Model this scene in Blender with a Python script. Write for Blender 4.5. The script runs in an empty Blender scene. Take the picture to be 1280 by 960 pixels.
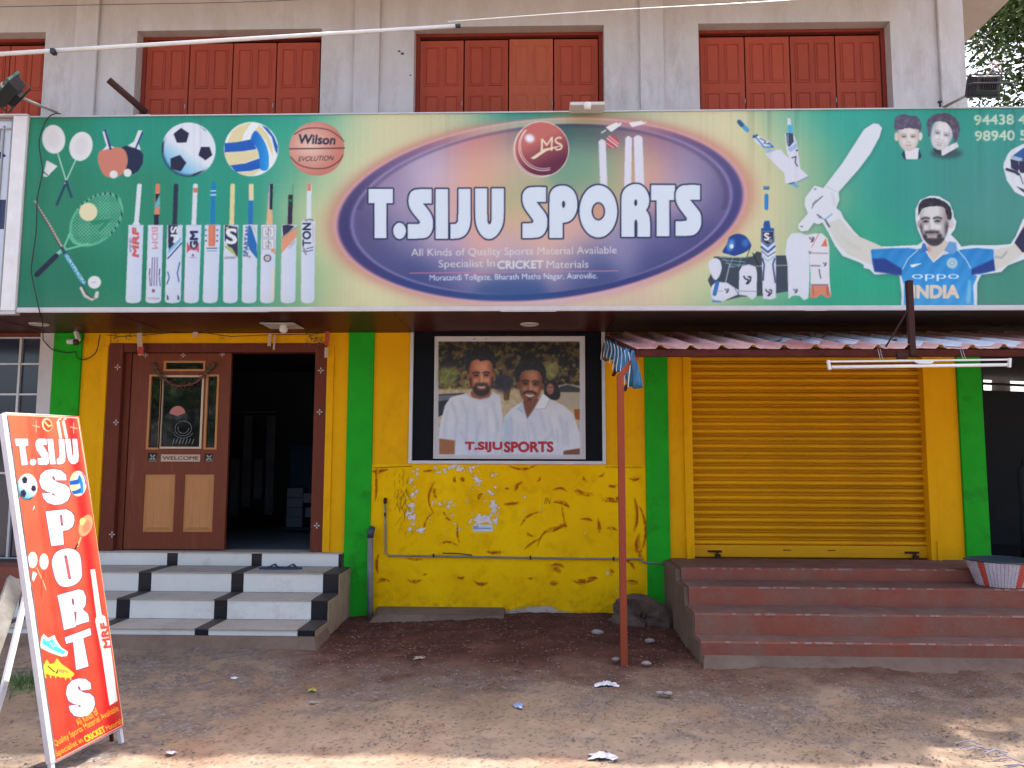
import bpy, math, random
import numpy as np
from math import radians as R_, sin, cos, pi
random.seed(7); rng = np.random.default_rng(7)
SC = bpy.context.scene
COL = SC.collection
# ------------------------------------------------------------------ camera
PHI, YAW, ROLL = R_(5.6), R_(1.64), R_(0.18)
CAM = np.array([0, -8.1, 1.6])
FW = np.array([-sin(YAW)*cos(PHI), cos(YAW)*cos(PHI), sin(PHI)])
_r = np.array([cos(YAW), sin(YAW), 0.0]); _u = np.cross(_r, FW)
RT = _r*cos(ROLL)+_u*sin(ROLL); UP = _u*cos(ROLL)-_r*sin(ROLL)
cd = bpy.data.cameras.new('camera'); cam = bpy.data.objects.new('camera', cd); COL.objects.link(cam)
from mathutils import Matrix, Vector
m = Matrix.Identity(4)
for i in range(3):
    m[i][0] = RT[i]; m[i][1] = UP[i]; m[i][2] = -FW[i]; m[i][3] = CAM[i]
cam.matrix_world = m
cd.sensor_width = 36; cd.lens = 36*967/1280; cd.clip_start = 0.05; cd.clip_end = 3000
SC.camera = cam
# ------------------------------------------------------------------ light
SUN = Vector((0.24, 0.35, 1.0)).normalized()
w = bpy.data.worlds.new('World'); SC.world = w; w.use_nodes = True
nt = w.node_tree; nt.nodes.clear()
sky = nt.nodes.new('ShaderNodeTexSky'); sky.sky_type = 'NISHITA'; sky.sun_disc = False
sky.sun_elevation = math.asin(SUN.z); sky.sun_rotation = math.atan2(SUN.x, SUN.y)
sky.dust_density = 5.0; sky.air_density = 0.85; sky.ozone_density = 0.5; sky.altitude = 20
bg = nt.nodes.new('ShaderNodeBackground'); bg.inputs[1].default_value = 0.15
wo = nt.nodes.new('ShaderNodeOutputWorld')
nt.links.new(sky.outputs[0], bg.inputs[0]); nt.links.new(bg.outputs[0], wo.inputs[0])
sd = bpy.data.lights.new('sun', 'SUN'); sd.energy = 2.8; sd.angle = R_(0.5); sd.color = (1, .95, .87)
so = bpy.data.objects.new('sun', sd); COL.objects.link(so)
so.rotation_euler = SUN.to_track_quat('Z', 'Y').to_euler(); so.location = (3, 5, 15)
SC.view_settings.view_transform = 'Standard'; SC.view_settings.look = 'None'
SC.view_settings.exposure = 1.95; SC.view_settings.gamma = 1
SC.cycles.max_bounces = 8; SC.cycles.diffuse_bounces = 5
# ------------------------------------------------------------------ helpers
def ray(px, py): return FW+RT*(px-640)/967-UP*(py-480)/967
def atY(px, py, Y):
    d = ray(px, py); t = (Y-CAM[1])/d[1]; return CAM+d*t
def atZ(px, py, Z):
    d = ray(px, py); t = (Z-CAM[2])/d[2]; return CAM+d*t
def atD(px, py, D): return CAM+ray(px, py)*D
def project(P):
    d = P-CAM; wv = d@FW
    return 640+967*(d@RT)/wv, 480-967*(d@UP)/wv

class MB:
    def __init__(s): s.v = []; s.f = []
    def add(s, vs, fs):
        b = len(s.v); s.v += [tuple(map(float, p)) for p in vs]; s.f += [tuple(b+i for i in f) for f in fs]; return s
    def box(s, x0, x1, y0, y1, z0, z1):
        return s.add([(x0,y0,z0),(x1,y0,z0),(x1,y1,z0),(x0,y1,z0),(x0,y0,z1),(x1,y0,z1),(x1,y1,z1),(x0,y1,z1)],
                     [(0,3,2,1),(4,5,6,7),(0,1,5,4),(1,2,6,5),(2,3,7,6),(3,0,4,7)])
    def cbox(s, c, u, v, n, hu, hv, hn):
        c, u, v, n = [np.array(a, float) for a in (c, u, v, n)]
        P = [c+u*a*hu+v*b*hv+n*d*hn for d in (-1, 1) for a, b in ((-1,-1),(1,-1),(1,1),(-1,1))]
        return s.add(P, [(0,3,2,1),(4,5,6,7),(0,1,5,4),(1,2,6,5),(2,3,7,6),(3,0,4,7)])
    def bar(s, a, b, wd, ht=None, up=(0, 0, 1)):
        a = np.array(a, float); b = np.array(b, float); d = b-a; L = np.linalg.norm(d); d /= L
        up = np.array(up, float)
        if abs(d@up) > .98: up = np.array((0, 1., 0))
        u = np.cross(d, up); u /= np.linalg.norm(u); v = np.cross(u, d)
        return s.cbox((a+b)/2, u, v, d, wd/2, (ht or wd)/2, L/2)
    def tube(s, pts, r, n=8, caps=True):
        pts = [np.array(p, float) for p in pts]; rs = r if hasattr(r, '__len__') else [r]*len(pts)
        rings = []; pu = None
        for i, p in enumerate(pts):
            t = pts[min(i+1, len(pts)-1)]-pts[max(i-1, 0)]; t = t/(np.linalg.norm(t)+1e-9)
            if pu is None:
                pu = np.cross(t, (0, 0, 1.) if abs(t[2]) < .9 else (0, 1., 0))
            pu = pu-t*(pu@t); pu /= np.linalg.norm(pu); pv = np.cross(t, pu)
            rings.append([p+(pu*cos(2*pi*k/n)+pv*sin(2*pi*k/n))*rs[i] for k in range(n)])
        vs = [q for rg in rings for q in rg]
        fs = [(i*n+k, i*n+(k+1) % n, (i+1)*n+(k+1) % n, (i+1)*n+k) for i in range(len(pts)-1) for k in range(n)]
        if caps: fs += [tuple(range(n))[::-1], tuple((len(pts)-1)*n+k for k in range(n))]
        return s.add(vs, fs)
    def lathe(s, prof, c=(0, 0, 0), n=24, jit=0):
        vs = [(c[0]+r*cos(2*pi*k/n), c[1]+r*sin(2*pi*k/n), c[2]+z) for r, z in prof for k in range(n)]
        fs = [(i*n+k, i*n+(k+1) % n, (i+1)*n+(k+1) % n, (i+1)*n+k) for i in range(len(prof)-1) for k in range(n)]
        return s.add(vs, fs)
    def prismY(s, poly, y0, y1):        # poly in (x,z)
        n = len(poly)
        vs = [(x, y0, z) for x, z in poly]+[(x, y1, z) for x, z in poly]
        return s.add(vs, [tuple(range(n)), tuple(range(2*n-1, n-1, -1))]+[(i, i+n, (i+1) % n+n, (i+1) % n) for i in range(n)])
    def prismX(s, poly, x0, x1):        # poly in (y,z)
        n = len(poly)
        vs = [(x0, y, z) for y, z in poly]+[(x1, y, z) for y, z in poly]
        return s.add(vs, [tuple(range(n))[::-1], tuple(range(n, 2*n))]+[(i, (i+1) % n, (i+1) % n+n, i+n) for i in range(n)])
    def mesh(s, name, mat, off=(0, 0, 0), smooth=False):
        me = bpy.data.meshes.new(name)
        me.from_pydata([(a-off[0], b-off[1], c-off[2]) for a, b, c in s.v], [], s.f)
        me.materials.append(mat)
        if smooth: me.polygons.foreach_set('use_smooth', [True]*len(me.polygons))
        me.update(); return me

ORG = {}
def tag(o, label=None, cat=None, group=None, kind=None):
    if label: o['label'] = label
    if cat: o['category'] = cat
    if group: o['group'] = group
    if kind: o['kind'] = kind
    return o
def thing(name, label, cat, loc, group=None):
    o = bpy.data.objects.new(name, None); COL.objects.link(o); o.location = tuple(map(float, loc)); o.empty_display_size = .2
    ORG[o.name] = tuple(map(float, loc)); return tag(o, label, cat, group)
def mk(name, mb, mat, parent=None, smooth=False, bevel=0, kind=None, label=None):
    if parent is not None:
        off = ORG[parent.name]
        me = mb.mesh(name, mat, off, smooth)
        o = bpy.data.objects.new(name, me); COL.objects.link(o); o.parent = parent
    else:
        V = np.array(mb.v); off = ((V[:, 0].min()+V[:, 0].max())/2, (V[:, 1].min()+V[:, 1].max())/2, V[:, 2].min())
        me = mb.mesh(name, mat, off, smooth)
        o = bpy.data.objects.new(name, me); COL.objects.link(o); o.location = off
    ORG[o.name] = off
    if bevel:
        b = o.modifiers.new('bevel', 'BEVEL'); b.width = bevel; b.segments = 2; b.limit_method = 'ANGLE'
    if kind: o['kind'] = kind
    if label: o['label'] = label
    return o
def inst(name, me, loc, parent, rot=(0, 0, 0), scale=None):
    """one more object sharing mesh data; loc in world coordinates"""
    o = bpy.data.objects.new(name, me); COL.objects.link(o); o.parent = parent
    off = ORG[parent.name]; o.location = [a-b for a, b in zip(loc, off)]; o.rotation_euler = rot
    if scale: o.scale = scale
    ORG[o.name] = tuple(loc); return o

def s2l(c):
    c = np.asarray(c, float)/255.0
    return np.where(c <= .04045, c/12.92, ((c+.055)/1.055)**2.4)
def hexa(c): return tuple(s2l(c))+(1,)
# ------------------------------------------------------------------ materials
def mat(name, col, rough=.7, col2=None, scale=6, mix=.5, bump=0, bscale=60, metal=0, coat=0, spec=.5, stretch=(1, 1, 1), dirt=None, dscale=2.5, damt=.5, bdist=.01, vary=0, ztint=None):
    """col, col2, dirt are linear base colours"""
    m = bpy.data.materials.new(name); m.use_nodes = True; n = m.node_tree; N = n.nodes; L = n.links
    b = N['Principled BSDF']; b.inputs['Roughness'].default_value = rough; b.inputs['Metallic'].default_value = metal
    b.inputs['Coat Weight'].default_value = coat; b.inputs['Coat Roughness'].default_value = .12
    b.inputs['Specular IOR Level'].default_value = spec
    b.inputs['Base Color'].default_value = tuple(col)+(1,)
    tc = N.new('ShaderNodeTexCoord'); mp = N.new('ShaderNodeMapping'); mp.inputs['Scale'].default_value = stretch
    L.new(tc.outputs['Object'], mp.inputs[0])
    out = None
    if col2 is not None:
        nz = N.new('ShaderNodeTexNoise'); nz.inputs['Scale'].default_value = scale; nz.inputs['Detail'].default_value = 6; nz.inputs['Roughness'].default_value = .65
        L.new(mp.outputs[0], nz.inputs['Vector'])
        rp = N.new('ShaderNodeMapRange'); rp.inputs[1].default_value = .5-mix/2; rp.inputs[2].default_value = .5+mix/2
        L.new(nz.outputs[0], rp.inputs[0])
        mx = N.new('ShaderNodeMix'); mx.data_type = 'RGBA'; mx.inputs[6].default_value = tuple(col)+(1,); mx.inputs[7].default_value = tuple(col2)+(1,)
        L.new(rp.outputs[0], mx.inputs[0]); out = mx.outputs[2]
    if dirt is not None:
        nz = N.new('ShaderNodeTexNoise'); nz.inputs['Scale'].default_value = dscale; nz.inputs['Detail'].default_value = 9; nz.inputs['Roughness'].default_value = .75
        L.new(mp.outputs[0], nz.inputs['Vector'])
        rp = N.new('ShaderNodeMapRange'); rp.inputs[1].default_value = .62-.2*damt; rp.inputs[2].default_value = .78-.1*damt; rp.inputs[4].default_value = .85
        L.new(nz.outputs[0], rp.inputs[0])
        mx = N.new('ShaderNodeMix'); mx.data_type = 'RGBA'; mx.inputs[6].default_value = tuple(col)+(1,); mx.inputs[7].default_value = tuple(dirt)+(1,)
        if out: L.new(out, mx.inputs[6])
        L.new(rp.outputs[0], mx.inputs[0]); out = mx.outputs[2]
    if ztint:     # warm shade under the eaves put into the colour by height, broken up by noise
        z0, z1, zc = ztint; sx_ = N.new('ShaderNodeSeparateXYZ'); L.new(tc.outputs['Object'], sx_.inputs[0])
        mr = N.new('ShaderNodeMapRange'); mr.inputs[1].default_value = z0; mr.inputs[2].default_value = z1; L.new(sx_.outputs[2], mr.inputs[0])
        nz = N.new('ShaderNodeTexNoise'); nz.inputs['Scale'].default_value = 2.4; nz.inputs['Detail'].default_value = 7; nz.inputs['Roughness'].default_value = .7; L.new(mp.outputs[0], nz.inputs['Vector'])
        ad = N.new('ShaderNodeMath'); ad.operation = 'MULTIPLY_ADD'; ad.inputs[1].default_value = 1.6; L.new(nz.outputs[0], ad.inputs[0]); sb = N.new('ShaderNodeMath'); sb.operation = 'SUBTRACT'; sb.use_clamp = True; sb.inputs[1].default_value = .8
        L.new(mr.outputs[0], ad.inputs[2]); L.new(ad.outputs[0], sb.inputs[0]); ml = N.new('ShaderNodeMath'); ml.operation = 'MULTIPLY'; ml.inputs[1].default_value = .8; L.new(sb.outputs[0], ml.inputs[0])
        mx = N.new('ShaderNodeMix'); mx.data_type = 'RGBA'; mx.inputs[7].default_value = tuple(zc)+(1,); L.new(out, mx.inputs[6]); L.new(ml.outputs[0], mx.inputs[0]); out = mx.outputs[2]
    if vary:      # every object of this material a shade lighter or darker
        oi = N.new('ShaderNodeObjectInfo'); mr = N.new('ShaderNodeMapRange'); mr.inputs[3].default_value = 1-vary; mr.inputs[4].default_value = 1+vary
        L.new(oi.outputs['Random'], mr.inputs[0]); hs = N.new('ShaderNodeHueSaturation'); L.new(mr.outputs[0], hs.inputs['Value'])
        if out: L.new(out, hs.inputs['Color'])
        else: hs.inputs['Color'].default_value = tuple(col)+(1,)
        out = hs.outputs[0]
    if out: L.new(out, b.inputs['Base Color'])
    if bump:
        nz = N.new('ShaderNodeTexNoise'); nz.inputs['Scale'].default_value = bscale; nz.inputs['Detail'].default_value = 5
        L.new(mp.outputs[0], nz.inputs['Vector'])
        bp = N.new('ShaderNodeBump'); bp.inputs['Strength'].default_value = bump; bp.inputs['Distance'].default_value = bdist
        L.new(nz.outputs[0], bp.inputs['Height']); L.new(bp.outputs[0], b.inputs['Normal'])
    return m
def print_mat(name, rough=.5, bump=0, bscale=40, spec=.5, transl=0, coat=0, wave=0):
    m = bpy.data.materials.new(name); m.use_nodes = True; N = m.node_tree.nodes; L = m.node_tree.links
    b = N['Principled BSDF']; b.inputs['Roughness'].default_value = rough; b.inputs['Specular IOR Level'].default_value = spec
    b.inputs['Coat Weight'].default_value = coat; b.inputs['Coat Roughness'].default_value = .15
    a = N.new('ShaderNodeVertexColor'); a.layer_name = 'ink'; L.new(a.outputs[0], b.inputs['Base Color'])
    if bump:
        tc = N.new('ShaderNodeTexCoord'); nz = N.new('ShaderNodeTexNoise'); nz.inputs['Scale'].default_value = bscale; nz.inputs['Detail'].default_value = 4
        L.new(tc.outputs['Object'], nz.inputs['Vector'])
        bp = N.new('ShaderNodeBump'); bp.inputs['Strength'].default_value = bump; bp.inputs['Distance'].default_value = .01
        L.new(nz.outputs[0], bp.inputs['Height']); L.new(bp.outputs[0], b.inputs['Normal'])
    return m
# ------------------------------------------------------------------ flat print painter (numpy)
def disc(mask, r):
    """dilate a boolean mask by r cells"""
    out = mask.copy(); R = int(math.ceil(r))
    H, W = mask.shape
    for dy in range(-R, R+1):
        for dx in range(-R, R+1):
            if dx*dx+dy*dy <= r*r+.3 and (dx or dy):
                ys, ye = max(0, dy), min(H, H+dy); xs, xe = max(0, dx), min(W, W+dx)
                out[ys:ye, xs:xe] |= mask[ys-dy:ye-dy, xs-dx:xe-dx]
    return out
def blur1(a, s):
    if s < .3: return a
    k = int(3*s)+1; g = np.exp(-np.arange(-k, k+1)**2/(2*s*s)); g /= g.sum()
    p = np.pad(a, ((k, k), (0, 0))); a = sum(g[i]*p[i:i+a.shape[0]] for i in range(2*k+1))
    p = np.pad(a, ((0, 0), (k, k))); return sum(g[i]*p[:, i:i+a.shape[1]] for i in range(2*k+1))
def bez(pts, n=8, closed=True):
    """smooth closed Catmull-Rom curve through points"""
    P = [np.array(p, float) for p in pts]; N_ = len(P); out = []
    for i in range(N_ if closed else N_-1):
        if closed: a, b, c, d = P[i-1], P[i], P[(i+1) % N_], P[(i+2) % N_]
        else: a, b, c, d = P[max(i-1, 0)], P[i], P[i+1], P[min(i+2, N_-1)]
        for k in range(n):
            t = k/n
            out.append(.5*((2*b)+(c-a)*t+(2*a-5*b+4*c-d)*t*t+(3*b-a-3*c+d)*t**3))
    if not closed: out.append(P[-1])
    return [tuple(p) for p in out]
_txt = {}
def text_tris(s, bold=0.0):
    bold = 0.0
    key = (s, bold)
    if key in _txt: return _txt[key]
    cu = bpy.data.curves.new('t', 'FONT'); cu.body = s; cu.offset = bold; cu.size = 1; cu.fill_mode = 'FRONT'; cu.resolution_u = 3
    ob = bpy.data.objects.new('t', cu); COL.objects.link(ob)
    dg = bpy.context.evaluated_depsgraph_get(); me = bpy.data.meshes.new_from_object(ob.evaluated_get(dg))
    me.calc_loop_triangles()
    v = np.array([p.co[:2] for p in me.vertices]); t = np.array([tr.vertices[:] for tr in me.loop_triangles])
    bpy.data.objects.remove(ob); bpy.data.curves.remove(cu); bpy.data.meshes.remove(me)
    mn = v.min(0); _txt[key] = (v, t, mn, v.max(0)); return _txt[key]
def soften(pts, it=2, lim=.45):
    """round the blunt corners of an outline, keep the sharp ones"""
    P = [np.array(p, float) for p in pts]; hard = None
    for _ in range(it):
        out = []; n = len(P)
        for i in range(n):
            a, b, c = P[i-1], P[i], P[(i+1) % n]; u = b-a; v = c-b; lu, lv = np.linalg.norm(u), np.linalg.norm(v)
            cr = abs(u[0]*v[1]-u[1]*v[0])/(lu*lv+1e-9); dt = (u@v)/(lu*lv+1e-9)
            if dt > lim and cr > .02: out += [b-u*.25, b+v*.25]
            else: out.append(b)
        P = out
    return [tuple(p) for p in P]
class Canvas:
    def __init__(s, x0, y0, x1, y1, sc, base=(255, 255, 255), ss=2):
        s.x0, s.y0, s.sc, s.ss = x0, y0, sc, ss
        s.W = int((x1-x0)*sc); s.H = int((y1-y0)*sc); s.a = np.ones((s.H, s.W, 3), np.float32)*np.array(base, np.float32)
    def bbox(s, xs, ys, pad=2):
        a = max(0, int((min(xs)-s.x0-pad)*s.sc)); b = min(s.W, int((max(xs)-s.x0+pad)*s.sc)+1)
        c = max(0, int((min(ys)-s.y0-pad)*s.sc)); d = min(s.H, int((max(ys)-s.y0+pad)*s.sc)+1)
        return a, max(b, a+1), c, max(d, c+1)
    def grid(s, bb, ss=None):
        ss = ss or s.ss; a, b, c, d = bb
        return np.meshgrid((a+(np.arange((b-a)*ss)+.5)/ss)/s.sc+s.x0, (c+(np.arange((d-c)*ss)+.5)/ss)/s.sc+s.y0)
    def mask_poly(s, pts, bb):
        X, Y = s.grid(bb); mk_ = np.zeros(X.shape, bool); n = len(pts)
        for i in range(n):
            (xa, ya), (xb, yb) = pts[i], pts[(i+1) % n]
            if ya == yb: continue
            lo, hi = min(ya, yb), max(ya, yb)
            r0 = np.searchsorted(Y[:, 0], lo, 'left'); r1 = np.searchsorted(Y[:, 0], hi, 'left')
            if r1 <= r0: continue
            yy = Y[r0:r1, :1]; xx = (xb-xa)*(yy-ya)/(yb-ya)+xa
            mk_[r0:r1] ^= X[r0:r1] < xx
        return mk_
    def down(s, mk_):
        h, w_ = mk_.shape; q = s.ss; return mk_.astype(np.float32).reshape(h//q, q, w_//q, q).mean((1, 3))
    def blend(s, bb, cov, col, alpha=1):
        a, b, c, d = bb
        if callable(col):
            X, Y = s.grid(bb, 1); colr = col(X, Y)
        else: colr = np.array(col, np.float32)
        k = (cov*alpha)[..., None]; s.a[c:d, a:b] = s.a[c:d, a:b]*(1-k)+colr*k
    def poly(s, pts, col, alpha=1, blur=0, outline=None, ow=0, holes=()):
        bb = s.bbox([p[0] for p in pts], [p[1] for p in pts], 2+ow+blur*3); m_ = s.mask_poly(pts, bb)
        for h in holes: m_ &= ~s.mask_poly(h, bb)
        if outline is not None: s.blend(bb, s.down(disc(m_, ow*s.sc*s.ss)), outline)
        s.blend(bb, blur1(s.down(m_), blur*s.sc), col, alpha)
    def ell(s, cx, cy, rx, ry, col, rot=0, alpha=1, blur=0, **k):
        c_, s_ = cos(rot), sin(rot)
        pts = [(cx+rx*cos(t)*c_-ry*sin(t)*s_, cy+rx*cos(t)*s_+ry*sin(t)*c_) for t in np.linspace(0, 2*pi, 48, endpoint=False)]
        s.poly(pts, col, alpha, blur, **k)
    def line(s, pts, wd, col, alpha=1, blur=0):
        bb = s.bbox([p[0] for p in pts], [p[1] for p in pts], 2+wd+blur*3); X, Y = s.grid(bb, 1)
        D = np.full(X.shape, 1e9)
        for (xa, ya), (xb, yb) in zip(pts[:-1], pts[1:]):
            dx, dy = xb-xa, yb-ya; t = np.clip(((X-xa)*dx+(Y-ya)*dy)/(dx*dx+dy*dy+1e-9), 0, 1)
            D = np.minimum(D, np.hypot(X-xa-t*dx, Y-ya-t*dy))
        cov = np.clip((wd/2-D)*s.sc+.5, 0, 1)*min(1, wd*s.sc)
        s.blend(bb, blur1(cov.astype(np.float32), blur*s.sc), col, alpha)
    def text(s, st, x, y, h, wd, col, rot=0, shear=0, bold=.0, outline=None, ow=0, alpha=1, slope=None):
        """baseline-left corner (x,y), glyph box h high, wd wide (photo px)"""
        v, t, mn, mx = text_tris(st, bold)
        u = (v-mn)/(mx-mn); u[:, 0] = u[:, 0]*wd; u[:, 1] = u[:, 1]*h; u[:, 0] += u[:, 1]*shear
        c_, s_ = cos(rot), sin(rot)
        px = x+u[:, 0]*c_-(-u[:, 1])*s_; py = y+u[:, 0]*s_+(-u[:, 1])*c_
        bb = s.bbox(px, py, 2+ow); X, Y = s.grid(bb); m_ = np.zeros(X.shape, bool)
        gx, gy = X[0], Y[:, 0]
        for tr in t:
            tx, ty = px[tr], py[tr]
            i0, i1 = np.searchsorted(gx, tx.min()), np.searchsorted(gx, tx.max()); j0, j1 = np.searchsorted(gy, ty.min()), np.searchsorted(gy, ty.max())
            if i1 <= i0 or j1 <= j0: continue
            xx = X[j0:j1, i0:i1]; yy = Y[j0:j1, i0:i1]
            e = [(tx[(k+1) % 3]-tx[k])*(yy-ty[k])-(ty[(k+1) % 3]-ty[k])*(xx-tx[k]) for k in range(3)]
            m_[j0:j1, i0:i1] |= ((e[0] >= 0) & (e[1] >= 0) & (e[2] >= 0)) | ((e[0] <= 0) & (e[1] <= 0) & (e[2] <= 0))
        if bold: m_ = disc(m_, bold*h*s.sc*s.ss*1.15)
        if outline is not None: s.blend(bb, s.down(disc(m_, ow*s.sc*s.ss)), outline)
        s.blend(bb, s.down(m_), col, alpha)
    def sample(s, px, py):
        x = np.clip((px-s.x0)*s.sc-.5, 0, s.W-1.001); y = np.clip((py-s.y0)*s.sc-.5, 0, s.H-1.001)
        i = x.astype(int); j = y.astype(int); fx = (x-i)[..., None]; fy = (y-j)[..., None]
        return (s.a[j, i]*(1-fx)+s.a[j, i+1]*fx)*(1-fy)+(s.a[j+1, i]*(1-fx)+s.a[j+1, i+1]*fx)*fy
def idw(ctrl, p=3.0, sy=1.0, sig=None):
    C_ = np.array([c[:2] for c in ctrl], float); K = np.array([c[2] for c in ctrl], float)
    W_ = np.array([c[3] if len(c) > 3 else 1 for c in ctrl], float)
    def f(X, Y):
        num = 0; den = 0
        for (cx, cy), k, ww in zip(C_, K, W_):
            d = ((X-cx)**2+((Y-cy)*sy)**2+60)**(-p/2)*ww if sig is None else np.exp(-((X-cx)**2+(Y-cy)**2)/(2*sig*sig))+1e-4/(1+((X-cx)**2+(Y-cy)**2)/400); num = num+d[..., None]*k; den = den+d
        return num/den[..., None]
    return f
def vnoise(shape, cell, seed=0):
    r = np.random.default_rng(seed); h, w_ = shape; gh, gw = int(h/cell)+3, int(w_/cell)+3; g = r.random((gh, gw))
    y = np.arange(h)/cell; x = np.arange(w_)/cell; i = y.astype(int); j = x.astype(int)
    fy = (y-i); fx = (x-j); fy = (fy*fy*(3-2*fy))[:, None]; fx = (fx*fx*(3-2*fx))[None]
    return (g[i][:, j]*(1-fx)+g[i][:, j+1]*fx)*(1-fy)+(g[i+1][:, j]*(1-fx)+g[i+1][:, j+1]*fx)*fy
_tab = np.random.default_rng(99).random((256, 256)).astype(np.float32)
def lat(x, y):
    i = np.floor(x).astype(np.int32); j = np.floor(y).astype(np.int32); fx = x-i; fy = y-j
    fx = fx*fx*(3-2*fx); fy = fy*fy*(3-2*fy); i &= 255; j &= 255; i1 = (i+1) & 255; j1 = (j+1) & 255
    return (_tab[j, i]*(1-fx)+_tab[j, i1]*fx)*(1-fy)+(_tab[j1, i]*(1-fx)+_tab[j1, i1]*fx)*fy
def fbm(shape, cell, o=4, seed=0):
    """fractal noise, every octave turned so that no lattice shows"""
    X, Y = np.meshgrid(np.arange(shape[1], dtype=np.float32), np.arange(shape[0], dtype=np.float32)); a = 0; t = 0
    for k in range(o):
        c = max(cell/2**k, 1.01); an = .6+k*1.1+seed*.37; ca, sa = cos(an)/c, sin(an)/c
        a = a+lat(X*ca-Y*sa+seed*13.7+k*5.3, X*sa+Y*ca+seed*7.1+k*9.7)*.55**k; t += .55**k
    return a/t
def grid_mesh(name, P00, P10, P01, nu, nv, colfn, matl, parent=None, gain=1.0, dispfn=None, back=None):
    """flat sheet from P00 along u (P10) and v (P01); colfn(world pts)->sRGB 0..255; ink stored as linear point colour"""
    P00, P10, P01 = [np.array(p, float) for p in (P00, P10, P01)]
    U, V = np.meshgrid(np.linspace(0, 1, nu), np.linspace(0, 1, nv))
    P = P00+U[..., None]*(P10-P00)+V[..., None]*(P01-P00)
    c = colfn(P); lin = s2l(np.clip(c, 0, 255))*gain
    if dispfn is not None: P = P+dispfn(P, U, V)
    off = np.array(ORG[parent.name]) if parent is not None else np.array([(P[..., 0].min()+P[..., 0].max())/2, P[..., 1].mean(), P[..., 2].min()])
    v = (P-off).reshape(-1, 3).astype(np.float32)
    idx = np.arange(nu*nv).reshape(nv, nu); q = np.stack([idx[:-1, :-1], idx[:-1, 1:], idx[1:, 1:], idx[1:, :-1]], -1).reshape(-1, 4)
    me = bpy.data.meshes.new(name); me.vertices.add(len(v)); me.vertices.foreach_set('co', v.ravel())
    me.loops.add(q.size); me.loops.foreach_set('vertex_index', q.ravel().astype(np.int32))
    me.polygons.add(len(q)); me.polygons.foreach_set('loop_start', np.arange(0, q.size, 4, dtype=np.int32))
    me.update(calc_edges=True)
    at = me.color_attributes.new('ink', 'FLOAT_COLOR', 'POINT')
    at.data.foreach_set('color', np.concatenate([np.clip(lin, 0, .9).reshape(-1, 3), np.ones((nu*nv, 1))], 1).astype(np.float32).ravel())
    me.materials.append(matl)
    me.polygons.foreach_set('use_smooth', np.ones(len(q), bool))
    o = bpy.data.objects.new(name, me); COL.objects.link(o)
    if parent is not None: o.parent = parent
    else: o.location = tuple(off)
    ORG[o.name] = tuple(off); return o
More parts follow.
